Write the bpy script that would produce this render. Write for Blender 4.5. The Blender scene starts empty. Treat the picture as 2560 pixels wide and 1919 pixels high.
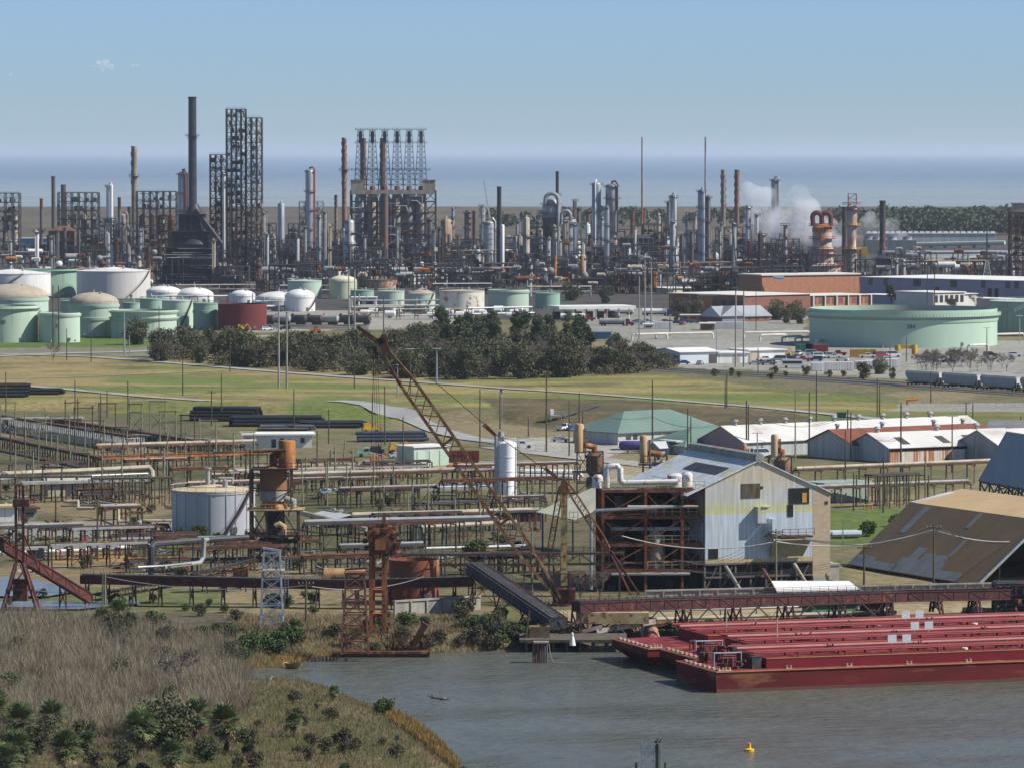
import bpy,math,random
import numpy as np
from mathutils import Vector,Matrix,geometry
C=bpy.context.scene.collection
SC=bpy.context.scene
R=math.radians
W0,H0,F,HC,G=2560,1919,12150.0,74.0,2.0
PITCH=math.atan((959.5-380)/F)
SUN_AZ,SUN_EL=R(98),R(42)
# ---------------------------------------------------------------- camera, sky, sun
cam=bpy.data.cameras.new('camera');camo=bpy.data.objects.new('camera',cam);C.objects.link(camo)
cam.sensor_width=36;cam.lens=F/W0*36;cam.clip_start=5;cam.clip_end=600000
camo.location=(0,0,HC);camo.rotation_euler=(math.pi/2-PITCH,0,0)
SC.camera=camo
wd=bpy.data.worlds.new('World');SC.world=wd;wd.use_nodes=True
nt=wd.node_tree;nt.nodes.clear()
sky=nt.nodes.new('ShaderNodeTexSky');sky.sky_type='NISHITA';sky.sun_disc=False
sky.sun_elevation=SUN_EL;sky.sun_rotation=SUN_AZ;sky.altitude=0
sky.air_density=1.0;sky.dust_density=0.0;sky.ozone_density=2.0
bg=nt.nodes.new('ShaderNodeBackground');bg.inputs['Strength'].default_value=0.075
wo=nt.nodes.new('ShaderNodeOutputWorld')
tc=nt.nodes.new('ShaderNodeTexCoord');sp=nt.nodes.new('ShaderNodeSeparateXYZ');rmp=nt.nodes.new('ShaderNodeValToRGB');mxx=nt.nodes.new('ShaderNodeMix');mxx.data_type='RGBA';mxx.blend_type='MULTIPLY';mxx.inputs[0].default_value=1
nt.links.new(tc.outputs['Generated'],sp.inputs[0]);nt.links.new(sp.outputs['Z'],rmp.inputs[0]);nt.links.new(sky.outputs[0],mxx.inputs[6]);nt.links.new(rmp.outputs[0],mxx.inputs[7])
e_=rmp.color_ramp.elements;e_[0].position=0.0;e_[0].color=(.45,.70,1.19,1);e_[1].position=.3;e_[1].color=(1,1,1,1)
k_=e_.new(.04);k_.color=(.50,.725,1.34,1)
nt.links.new(mxx.outputs[2],bg.inputs[0]);nt.links.new(bg.outputs[0],wo.inputs[0])
sl=bpy.data.lights.new('sun','SUN');so=bpy.data.objects.new('sun',sl);C.objects.link(so)
sl.energy=5.0;sl.angle=R(0.53);sl.color=(1,.95,.87)
sd=Vector((math.sin(SUN_AZ)*math.cos(SUN_EL),math.cos(SUN_AZ)*math.cos(SUN_EL),math.sin(SUN_EL)))
so.rotation_euler=(-sd).to_track_quat('-Z','Y').to_euler()
so.location=(300,900,400)
vs=SC.view_settings;vs.view_transform='Standard';vs.look='None';vs.exposure=0.35;vs.gamma=1
SC.cycles.max_bounces=6;SC.cycles.diffuse_bounces=2;SC.cycles.glossy_bounces=2;SC.cycles.transparent_max_bounces=12
SC.cycles.volume_bounces=3
try:SC.cycles.use_denoising=True
except Exception:pass
# ---------------------------------------------------------------- from the photograph's pixels (2560 wide) to the ground in metres
CP,SP=math.cos(PITCH),math.sin(PITCH)
def ray(px,py):
    dx,dz=(px-1280)/F,-(py-959.5)/F
    return dx,CP+SP*dz,-SP+CP*dz
def P(px,py,z=G):
    dx,dy,dz=ray(px,py);t=(z-HC)/dz
    return Vector((dx*t,dy*t,z))
def scale_at(v):
    return F/(v[1]*CP-(v[2]-HC)*SP)
def to_px(v):
    d=v[1]*CP-(v[2]-HC)*SP;u=v[1]*SP+(v[2]-HC)*CP
    return 1280+v[0]/d*F,959.5-u/d*F
def sst(t):
    t=np.clip(t,0,1);return t*t*(3-2*t)
BASIN=[(1215,1990),(1200,1912),(1165,1872),(1110,1826),(1050,1790),(990,1768),(930,1746),(880,1722),(830,1708),(760,1700),(690,1712),(640,1707),(605,1698),(618,1680),(660,1674),(735,1670),(775,1660),(830,1646),(900,1640),(1065,1640),(1180,1634),(1290,1628),(1340,1620),(1480,1632),(1560,1604),(1800,1588),(2560,1562),(3100,1545),(3100,1990)]
BW=np.array([P(a,b,0)[:2] for a,b in BASIN])
def shore(X,Y):
    "signed distance to the basin's shore, positive on land"
    X=np.asarray(X,float);Y=np.asarray(Y,float)
    best=np.full(X.shape,1e9);ins=np.zeros(X.shape,bool)
    n=len(BW)
    for i in range(n):
        ax,ay=BW[i];bx,by=BW[(i+1) % n]
        ex,ey=bx-ax,by-ay
        t=np.clip(((X-ax)*ex+(Y-ay)*ey)/(ex*ex+ey*ey),0,1)
        best=np.minimum(best,np.hypot(X-ax-t*ex,Y-ay-t*ey))
        c=(ay>Y) !=(by>Y)
        ins ^=c & (X<ex*(Y-ay)/(ey if abs(ey)>1e-9 else 1e-9)+ax)
    return np.where(ins,-best,best)
LEV=np.array([P(a,b)[:2] for a,b in[(-600,1012),(0,1022),(520,1034),(1000,1046),(1280,1058),(1700,1072),(2000,1092),(2560,1110),(3200,1120)]])
def zg(X,Y):
    X=np.asarray(X,float);Y=np.asarray(Y,float)
    u=Y-np.interp(X,LEV[:,0],LEV[:,1])
    z=G+2.4*sst(u/11)*(1-sst((u-50)/170))
    d=shore(X,Y)
    z=np.where(d<16,-1.3+(z+1.3)*sst((d+3)/15),z)
    z=np.where(Y>6450,G-3.3*sst((Y-6450)/150),z)
    return z
def PG(px,py):
    dx,dy,dz=ray(px,py);zz=np.arange(5.2,-1.5,-.2)
    for _ in range(2):
        t=(zz-HC)/dz;f=zg(dx*t,dy*t)-zz;i=int(np.argmax(f>=0)) if (f>=0).any() else len(zz)-1
        zz=np.linspace(zz[max(i-1,0)],zz[i],9)
    return P(px,py,float(zz[-1]))
# ---------------------------------------------------------------- mesh builder
class MB:
    def __init__(s):s.v=[];s.f=[]
    def add(s,vs,fs):
        o=len(s.v);s.v+=[tuple(v) for v in vs];s.f+=[tuple(i+o for i in f) for f in fs];return s
    def box(s,x,y,z,sx,sy,sz,rz=0):
        "centre x,y; bottom z"
        c,q=math.cos(rz),math.sin(rz);vs=[]
        for dz in (0,sz):
            for a,b in ((-1,-1),(1,-1),(1,1),(-1,1)):
                u,w=a*sx/2,b*sy/2;vs.append((x+u*c-w*q,y+u*q+w*c,z+dz))
        return s.add(vs,[(3,2,1,0),(4,5,6,7),(0,1,5,4),(1,2,6,5),(2,3,7,6),(3,0,4,7)])
    def bar(s,a,b,r,n=4,r2=None,cap=False):
        a,b=Vector(a),Vector(b);d=b-a
        if d.length<1e-6:return s
        d.normalize();up=Vector((0,0,1)) if abs(d.z)<.95 else Vector((1,0,0))
        u=d.cross(up).normalized();w=d.cross(u);r2=r if r2 is None else r2;vs=[]
        k=math.pi/n if n==4 else 0
        for p,q in ((a,r),(b,r2)):
            for i in range(n):
                t=2*math.pi*i/n+k;vs.append(p+(u*math.cos(t)+w*math.sin(t))*q)
        fs=[(i,(i+1) % n,n+(i+1) % n,n+i) for i in range(n)]
        if cap:fs+=[tuple(range(n))[::-1],tuple(range(n,2*n))]
        return s.add(vs,fs)
    def tube(s,pts,r,n=6,cap=True):
        pts=[Vector(p) for p in pts];m=len(pts);vs=[];u0=None
        for i,p in enumerate(pts):
            d=((pts[min(i+1,m-1)]-p).normalized()+(p-pts[max(i-1,0)]).normalized())
            if d.length<1e-6:d=Vector((0,0,1))
            d.normalize()
            if u0 is None:
                up=Vector((0,0,1)) if abs(d.z)<.9 else Vector((1,0,0));u0=d.cross(up).normalized()
            u=(u0-d*u0.dot(d)).normalized();w=d.cross(u);u0=u
            k=1.0
            if 0<i<m-1:
                cs=(pts[i+1]-p).normalized().dot((p-pts[i-1]).normalized());k=1/max(.7,math.sqrt(max(.01,(1+cs)/2)))
            for j in range(n):
                t=2*math.pi*j/n;vs.append(p+(u*math.cos(t)+w*math.sin(t))*r*k)
        fs=[(i*n+j,i*n+(j+1) % n,(i+1)*n+(j+1) % n,(i+1)*n+j) for i in range(m-1) for j in range(n)]
        if cap:fs+=[tuple(range(n))[::-1],tuple(range((m-1)*n,m*n))]
        return s.add(vs,fs)
    def lathe(s,x,y,prof,n=20,cap=True,a0=0,a1=None):
        vs=[];full=a1 is None;k=n if full else n+1
        for r,z in prof:
            for i in range(k):
                t=a0+(2*math.pi*i/n if full else (a1-a0)*i/n)
                vs.append((x+r*math.cos(t),y+r*math.sin(t),z))
        fs=[]
        for j in range(len(prof)-1):
            for i in range(n):
                i2=(i+1) % k;fs.append((j*k+i,j*k+i2,(j+1)*k+i2,(j+1)*k+i))
        if cap and full:fs+=[tuple(range(n))[::-1],tuple(range((len(prof)-1)*n,len(prof)*n))]
        return s.add(vs,fs)
    def hcyl(s,a,b,r,n=14,dome=.35):
        "horizontal or slanted drum with domed ends"
        a,b=Vector(a),Vector(b);d=(b-a).normalized();up=Vector((0,0,1));u=d.cross(up).normalized();w=d.cross(u);vs=[];L=(b-a).length
        rings=[(-dome*r,.5*r),(0,r),(L,r),(L+dome*r,.5*r)]
        for q,rr in rings:
            for i in range(n):
                t=2*math.pi*i/n;vs.append(a+d*q+(u*math.cos(t)+w*math.sin(t))*rr)
        fs=[(j*n+i,j*n+(i+1) % n,(j+1)*n+(i+1) % n,(j+1)*n+i) for j in range(3) for i in range(n)]
        fs+=[tuple(range(n))[::-1],tuple(range(3*n,4*n))]
        return s.add(vs,fs)
    def prism(s,poly,z0,z1):
        n=len(poly)
        return s.add([(a,b,z0) for a,b in poly]+[(a,b,z1) for a,b in poly],
                     [tuple(range(n))[::-1],tuple(range(n,2*n))]+[(i,(i+1) % n,n+(i+1) % n,n+i) for i in range(n)])
    def slab(s,pts,t):
        "flat polygon in space given thickness t along its normal"
        pts=[Vector(p) for p in pts];nrm=(pts[1]-pts[0]).cross(pts[2]-pts[0]).normalized();n=len(pts)
        return s.add([p for p in pts]+[p-nrm*t for p in pts],[tuple(range(n)),tuple(range(n,2*n))[::-1]]+[(n+i,n+(i+1) % n,(i+1) % n,i) for i in range(n)])
    def lattice(s,x0,x1,y0,y1,zs,nx,ny,r,brace=.6,rnd=random,xs=None):
        X=[x0+(x1-x0)*i/nx for i in range(nx+1)];Y=[y0+(y1-y0)*i/ny for i in range(ny+1)]
        for a in X:
            for b in Y:s.bar((a,b,zs[0]),(a,b,zs[-1]),r*1.25)
        for k,z in enumerate(zs[1:]):
            zl=zs[k]
            for b in Y:s.bar((x0,b,z),(x1,b,z),r)
            for a in X:s.bar((a,y0,z),(a,y1,z),r)
            for i in range(nx):
                for b in (y0,y1):
                    if rnd.random()<brace:
                        if rnd.random()<.5:s.bar((X[i],b,zl),(X[i+1],b,z),r*.75)
                        else:s.bar((X[i+1],b,zl),(X[i],b,z),r*.75)
            for i in range(ny):
                for a in (x0,x1):
                    if rnd.random()<brace:s.bar((a,Y[i],zl),(a,Y[i+1],z),r*.75)
        return s
    def rail(s,pts,h=1.1,r=.04,step=2.0):
        for a,b in zip(pts[:-1],pts[1:]):
            a,b=Vector(a),Vector(b);up=Vector((0,0,h));n=max(1,int((b-a).length/step))
            s.bar(a+up,b+up,r);s.bar(a+up*.5,b+up*.5,r*.8)
            for i in range(n+1):
                p=a.lerp(b,i/n);s.bar(p,p+up,r)
        return s
    def taper_tower(s,w0,w1,h,n,r,cx=0,cy=0,z0=0):
        "four legged lattice tower with X bracing"
        def cr(k):
            w=(w0+(w1-w0)*k/n)/2;z=z0+h*k/n
            return[Vector((cx+a*w,cy+b*w,z)) for a,b in ((-1,-1),(1,-1),(1,1),(-1,1))]
        for k in range(n):
            p,q=cr(k),cr(k+1)
            for i in range(4):
                j=(i+1) % 4;s.bar(p[i],q[i],r*1.3);s.bar(q[i],q[j],r);s.bar(p[i],q[j],r*.7);s.bar(p[j],q[i],r*.7)
        return s
    def build(s,name,m,parent=None,loc=None,rz=0,smooth=40):
        me=bpy.data.meshes.new(name);me.from_pydata(s.v,[],s.f)
        if m is not None:me.materials.append(m)
        if smooth:me.shade_smooth();me.set_sharp_from_angle(angle=R(smooth))
        o=bpy.data.objects.new(name,me);C.objects.link(o)
        if parent is not None:o.parent=parent
        if loc is not None:o.location=loc
        o.rotation_euler.z=rz
        return o
THINGS=[]
def tag(o,label,cat,group=None,at=None):
    o['label']=label;o['category']=cat
    o['kind']='thing'
    if group:o['group']=group
    THINGS.append((o,at));return o
def thing(name,label,cat,loc=(0,0,0),rz=0,group=None,at=None):
    o=bpy.data.objects.new(name,None);C.objects.link(o);o.location=loc;o.rotation_euler.z=rz
    o.empty_display_size=.5
    return tag(o,label,cat,group,at)
def struct(o,kind='structure'):o['kind']=kind;return o
def kids(o):return[c for c in C.objects if c.parent is o]
def dup(src,loc,rz=0,label=None,at=None,sc=None,tree=None):
    tree=tree if tree is not None else TREE.setdefault(src.name,[(c,kids(c)) for c in kids(src)])
    r=src.copy();C.objects.link(r);r.location=loc;r.rotation_euler.z=rz
    if sc:r.scale=(sc,)*3 if not isinstance(sc,tuple) else sc
    if label:r['label']=label
    THINGS.append((r,at))
    for ch,sub in tree:
        c=ch.copy();C.objects.link(c);c.parent=r
        for g in sub:d=g.copy();C.objects.link(d);d.parent=c
    return r
TREE={}
# ---------------------------------------------------------------- materials
MATS={}
def M(name,c1,c2=None,scale=.5,rough=.75,metal=0.,st=(1,1,1),lo=.35,hi=.65,c3=None,t3=.6,s3=None,st3=None,bump=0.,attr=None,spec=.3,vary=0.):
    if name in MATS:return MATS[name]
    m=bpy.data.materials.new(name);MATS[name]=m;m.use_nodes=True;n=m.node_tree;b=n.nodes['Principled BSDF']
    b.inputs['Roughness'].default_value=rough;b.inputs['Metallic'].default_value=metal;b.inputs['Specular IOR Level'].default_value=spec
    c2=c2 or tuple(x*.75 for x in c1)
    tc=n.nodes.new('ShaderNodeTexCoord');oi=n.nodes.new('ShaderNodeObjectInfo')
    ad=n.nodes.new('ShaderNodeVectorMath');ad.operation='ADD';ml=n.nodes.new('ShaderNodeVectorMath');ml.operation='SCALE';ml.inputs[3].default_value=137.0
    cb=n.nodes.new('ShaderNodeCombineXYZ')
    for i in range(3):n.links.new(oi.outputs['Random'],cb.inputs[i])
    n.links.new(cb.outputs[0],ml.inputs[0]);n.links.new(tc.outputs['Object'],ad.inputs[0]);n.links.new(ml.outputs[0],ad.inputs[1])
    def noise(sc,stretch,det=4):
        mp=n.nodes.new('ShaderNodeMapping');mp.inputs['Scale'].default_value=stretch;n.links.new(ad.outputs[0],mp.inputs[0])
        t=n.nodes.new('ShaderNodeTexNoise');t.inputs['Scale'].default_value=sc;t.inputs['Detail'].default_value=det;n.links.new(mp.outputs[0],t.inputs['Vector']);return t
    t=noise(scale,st)
    cr=n.nodes.new('ShaderNodeValToRGB');e=cr.color_ramp.elements
    e[0].position,e[1].position=lo,hi;e[0].color=(*c1,1);e[1].color=(*c2,1)
    n.links.new(t.outputs['Fac'],cr.inputs[0]);out=cr.outputs[0]
    if attr:
        at=n.nodes.new('ShaderNodeVertexColor');at.layer_name=attr
        mx=n.nodes.new('ShaderNodeMix');mx.data_type='RGBA';mx.blend_type='MULTIPLY';mx.inputs[0].default_value=1
        n.links.new(at.outputs[0],mx.inputs[6]);n.links.new(out,mx.inputs[7]);out=mx.outputs[2]
    if c3:
        t3n=noise(s3 or scale*2.3,st3 or st,6)
        r3=n.nodes.new('ShaderNodeMapRange');r3.inputs[1].default_value=t3-.05;r3.inputs[2].default_value=t3+.05;n.links.new(t3n.outputs['Fac'],r3.inputs[0])
        mx=n.nodes.new('ShaderNodeMix');mx.data_type='RGBA';n.links.new(r3.outputs[0],mx.inputs[0]);n.links.new(out,mx.inputs[6]);mx.inputs[7].default_value=(*c3,1);out=mx.outputs[2]
    if vary:
        hs=n.nodes.new('ShaderNodeHueSaturation');mr=n.nodes.new('ShaderNodeMapRange');mr.inputs[3].default_value=1-vary;mr.inputs[4].default_value=1+vary
        n.links.new(oi.outputs['Random'],mr.inputs[0]);n.links.new(mr.outputs[0],hs.inputs['Value']);n.links.new(out,hs.inputs['Color']);out=hs.outputs[0]
    n.links.new(out,b.inputs['Base Color'])
    if bump:
        bp=n.nodes.new('ShaderNodeBump');bp.inputs['Strength'].default_value=.6;bp.inputs['Distance'].default_value=bump
        n.links.new(t.outputs['Fac'],bp.inputs['Height']);n.links.new(bp.outputs[0],b.inputs['Normal'])
    return m
STEEL=M('dark_steel',(.040,.044,.052),(.085,.078,.078),.35,.7,c3=(.16,.07,.035),t3=.62)
BLACKST=M('black_steel',(.03,.033,.04),(.06,.06,.065),.3,.6)
RUST=M('rust',(.15,.06,.032),(.085,.038,.026),.6,.9,st=(1,1,.4),c3=(.30,.14,.06),t3=.6)
RUSTO=M('orange_rust',(.42,.17,.05),(.22,.085,.035),.5,.9,st=(1,1,.35),c3=(.46,.27,.12),t3=.6)
RUSTD=M('dark_rust',(.10,.045,.03),(.05,.03,.026),.5,.9,c3=(.17,.07,.035),t3=.6)
SILV=M('aluminium_jacket',(.42,.43,.44),(.30,.30,.30),.4,.45,.35,st=(1,1,.3),c3=(.25,.19,.13),t3=.66)
GREYP=M('grey_paint',(.33,.34,.34),(.24,.24,.23),.4,.6,c3=(.22,.14,.09),t3=.66)
BEIGE=M('beige_insulation',(.46,.41,.32),(.33,.28,.21),.3,.7,st=(1,1,.4),c3=(.24,.15,.09),t3=.64)
WHITEP=M('white_paint',(.72,.72,.70),(.60,.59,.56),.3,.6,st=(1,1,.2),c3=(.48,.42,.36),t3=.66,s3=.8,st3=(2,2,.1))
WOOD=M('weathered_wood',(.115,.10,.062),(.06,.05,.036),1.5,.9,st=(1,1,.2))
PALEW=M('pale_timber',(.26,.255,.17),(.17,.165,.11),1.5,.9,st=(1,1,.2))
GALV=M('galvanised',(.42,.44,.46),(.32,.34,.36),.6,.45,.5)
REDP=M('red_paint',(.26,.05,.045),(.18,.045,.04),.5,.7)
CONC=M('concrete',(.34,.33,.29),(.22,.21,.18),.5,.9,st=(1,1,.35))
YELP=M('yellow_paint',(.60,.36,.05),(.42,.24,.05),.6,.6)
ORNG=M('orange_paint',(.58,.16,.03),(.40,.11,.03),.6,.6)
GLASS=M('window_glass',(.03,.035,.04),(.05,.055,.06),1,.15,spec=.6)
BLACKR=M('black_rubber',(.02,.02,.02),(.035,.035,.035),2,.8)
# ---------------------------------------------------------------- ground, water
_rg=np.random.RandomState(5)
_tab=_rg.rand(256,256)
def vn(x,y):
    x=np.asarray(x,float);y=np.asarray(y,float)
    xi=np.floor(x).astype(int);yi=np.floor(y).astype(int);a=x-xi;b=y-yi
    a=a*a*(3-2*a);b=b*b*(3-2*b)
    g=lambda i,j:_tab[i & 255,j & 255]
    return (g(xi,yi)*(1-a)+g(xi+1,yi)*a)*(1-b)+(g(xi,yi+1)*(1-a)+g(xi+1,yi+1)*a)*b
def fbm(x,y,o=4):
    s=0;k=.5
    for i in range(o):s=s+k*vn(x*2**i+31*i,y*2**i+17*i);k*=.5
    return s/.94
def inpoly(px,py,poly):
    r=np.zeros(px.shape,bool);n=len(poly)
    for i in range(n):
        ax,ay=poly[i];bx,by=poly[(i+1) % n]
        if ay==by:continue
        c=(ay>py) !=(by>py);r ^=c & (px<(bx-ax)*(py-ay)/(by-ay)+ax)
    return r
rows=np.concatenate([[505,508],np.arange(511,760,3),np.arange(760,1995,3)])
cols=np.concatenate([[-3000,-1500,-800],np.arange(-480,3050,9),[3400,4100,5600]])
GX,GY=np.meshgrid(cols.astype(float),rows.astype(float))
dzz=-SP+CP*(-(GY-959.5)/F);t=(G-HC)/dzz
X=(GX-1280)/F*t;Y=(CP+SP*(-(GY-959.5)/F))*t
Z=zg(X,Y)+(fbm(X/7,Y/7,3)-.5)*.16*(Y<1500)
wx=(fbm(X/30,Y/45)-.5);wy=(fbm(X/30+50,Y/45+9)-.5)
qx,qy=GX+wx*55,GY+wy*14
col=np.zeros(GX.shape+(3,));col[:]=(.17,.145,.085)
n1=fbm(X/40,Y/90);n2=fbm(X/9+7,Y/14);n3=fbm(X/90+3,Y/60+8)
def paint(mask,c,k=1.0):
    m=np.asarray(mask,float)[...,None]*k;col[:]=col*(1-m)+np.array(c)*m
ss=lambda a,lo,hi:sst((a-lo)/(hi-lo))
paint(ss(n2,.45,.6),(.11,.115,.045),.8);paint(ss(n1,.5,.62),(.25,.20,.12),.7)
paint(qy<600,(.10,.085,.068));paint((qy<600)*ss(n3,.45,.6),(.14,.115,.08),.8)
paint((qy>=600) & (qy<800),(.085,.078,.075));paint(((qy>=600) & (qy<800))*ss(n2,.45,.6),(.05,.045,.045),.7)
paint(inpoly(qx,qy,[(-900,848),(400,838),(430,893),(-900,893)]),(.10,.145,.035))
paint(inpoly(qx,qy,[(-900,872),(420,868),(420,892),(-900,892)]),(.20,.19,.15),.8)
field=inpoly(qx,qy,[(-2000,896),(430,893),(900,935),(1300,945),(1650,935),(2200,1000),(2560,1025),(4500,1040),(4500,1085),(2560,1075),(1900,1060),(1280,1042),(800,1050),(520,1042),(-2000,1030)])
paint(field,(.27,.22,.09));fm=field*1.0
stp=fbm(X/120+11,Y/22+4)
paint(fm*ss(stp,.43,.58),(.15,.16,.052),.95);paint(fm*ss(n1,.50,.66),(.28,.21,.11),.65)
paint(fm*ss(fbm(X/25,Y/12+40),.6,.7),(.12,.10,.055),.7)
for x0,x1,y0,y1 in ((-600,700,985,1005),(560,1000,958,985),(1240,2300,985,1003),(1900,2560,1060,1085),(250,640,945,972),(700,1000,1005,1065),(1000,1900,1015,1032)):
    cx,cy=(x0+x1)/2,(y0+y1)/2
    e=((qx-cx)/((x1-x0)/2))**2+((qy-cy)/((y1-y0)/2))**2
    paint(ss(1.25-e+(n2-.5),0,.6),(.125,.16,.045),.9)
lev=inpoly(qx,qy,[(1180,1012),(1560,1018),(1960,1050),(2100,1085),(1500,1085),(1250,1060)])
paint(lev,(.13,.10,.058),.9);paint(lev*ss(n2,.45,.6),(.075,.07,.035),.8)
paint(inpoly(qx,qy,[(-400,1018),(210,1030),(560,1035),(560,1052),(-400,1046)]),(.10,.10,.05),.8)
old=inpoly(qx,qy,[(-900,1060),(480,1050),(640,1110),(700,1230),(1240,1240),(1500,1290),(1760,1300),(1780,1490),(1250,1470),(560,1480),(-900,1480)])
paint(old,(.115,.10,.062),.85);paint(old*ss(n2,.5,.62),(.075,.08,.035),.85);paint(old*ss(n1,.56,.64),(.22,.17,.10),.8)
park=inpoly(qx,qy,[(1560,845),(2700,850),(4000,870),(4000,945),(2560,940),(2230,945),(1750,918),(1500,890)])
paint(park,(.30,.29,.265));paint(park*ss(n2,.5,.65),(.23,.215,.19),.8)
paint(inpoly(qx,qy,[(1420,770),(2020,780),(2020,848),(1500,850)]),(.26,.25,.23),.9)
paint(inpoly(qx,qy,[(560,780),(1200,782),(1200,815),(560,835)]),(.33,.31,.28),.85)
paint(inpoly(qx,qy,[(2260,1010),(2900,1005),(2900,1040),(2240,1042)]),(.27,.26,.24),.9)
yard=inpoly(qx,qy,[(1080,1085),(1440,1080),(1700,1120),(1700,1215),(1250,1200),(1100,1130)])
paint(inpoly(qx,qy,[(1260,1095),(1430,1092),(1580,1120),(1500,1145),(1260,1128)]),(.34,.325,.29))
paint(inpoly(qx,qy,[(1240,1150),(1640,1150),(1640,1200),(1240,1195)]),(.30,.235,.16),.9)
paint(inpoly(qx,qy,[(600,1160),(1260,1152),(1260,1176),(600,1182)]),(.29,.24,.17),.85)
paint(inpoly(qx,qy,[(700,1180),(1260,1172),(1260,1240),(700,1240)]),(.15,.135,.06),.7)
paint(inpoly(qx,qy,[(1950,1270),(2300,1270),(2200,1360),(1950,1380)]),(.10,.15,.035),.8)
paint(inpoly(qx,qy,[(0,1300),(430,1300),(430,1345),(0,1350)]),(.27,.26,.22),.75)
paint(inpoly(qx,qy,[(0,1335),(450,1340),(520,1360),(0,1372)]),(.12,.14,.05),.7)
paint(inpoly(qx,qy,[(140,1380),(340,1376),(340,1402),(140,1405)]),(.33,.20,.09),.8)
paint(inpoly(qx,qy,[(-400,1470),(560,1470),(560,1520),(-400,1520)]),(.10,.12,.045),.8)
paint(inpoly(qx,qy,[(560,1480),(1000,1470),(1250,1520),(1250,1630),(560,1660)]),(.21,.165,.095),.8)
paint(inpoly(qx,qy,[(1330,1520),(2700,1500),(2700,1545),(1400,1570)]),(.34,.27,.17),.8)
paint(inpoly(qx,qy,[(-500,1540),(620,1530),(700,1690),(620,1760),(-500,1790)]),(.10,.085,.06),.9)
fg=inpoly(qx,qy,[(560,1700),(900,1700),(1200,1880),(1230,1990),(-500,1990),(-500,1760)])
paint(fg,(.17,.135,.075));paint(fg*ss(n2,.42,.58),(.09,.10,.04),.85);paint(fg*ss(n1,.55,.65),(.22,.17,.10),.6)
paint(inpoly(qx,qy,[(1250,1552),(2900,1530),(2900,1620),(1300,1650)]),(.10,.09,.05),.9);paint(inpoly(qx,qy,[(560,1585),(1300,1590),(1300,1650),(560,1665)]),(.12,.10,.055),.8)
sd_=shore(X,Y)
paint(sst(1-sd_/6.0)*(Y<1100),(.06,.05,.035),.9)
col*=(.85+.3*n2)[...,None]
nr,nc=GX.shape
co=np.stack([X,Y,Z],-1).reshape(-1,3)
idx=np.arange(nr*nc).reshape(nr,nc)
q=np.stack([idx[1:,:-1],idx[1:,1:],idx[:-1,1:],idx[:-1,:-1]],-1).reshape(-1,4)
def npmesh(name,co,quads,mat,colr=None,mi=None):
    me=bpy.data.meshes.new(name);k=quads.shape[1]
    me.vertices.add(len(co));me.vertices.foreach_set('co',np.ascontiguousarray(co,np.float32).ravel())
    me.loops.add(quads.size);me.loops.foreach_set('vertex_index',np.ascontiguousarray(quads,np.int32).ravel())
    me.polygons.add(len(quads));me.polygons.foreach_set('loop_start',np.arange(0,quads.size,k,dtype=np.int32))
    me.update(calc_edges=True)
    for m_ in (mat if isinstance(mat,(list,tuple)) else[mat]):me.materials.append(m_)
    if mi is not None:me.polygons.foreach_set('material_index',np.ascontiguousarray(mi,np.int32))
    if colr is not None:
        a=me.color_attributes.new('Col','FLOAT_COLOR','POINT');a.data.foreach_set('color',np.concatenate([colr,np.ones((len(colr),1))],1).astype(np.float32).ravel())
    o=bpy.data.objects.new(name,me);C.objects.link(o);return o
GROUND=M('soil_and_grass',(1.15,1.15,1.15),(.72,.74,.70),.55,.95,attr='Col',bump=.25,spec=.1)
gr=struct(npmesh('ground',co,q,GROUND,col.reshape(-1,3)))
gr.data.shade_smooth()
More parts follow.
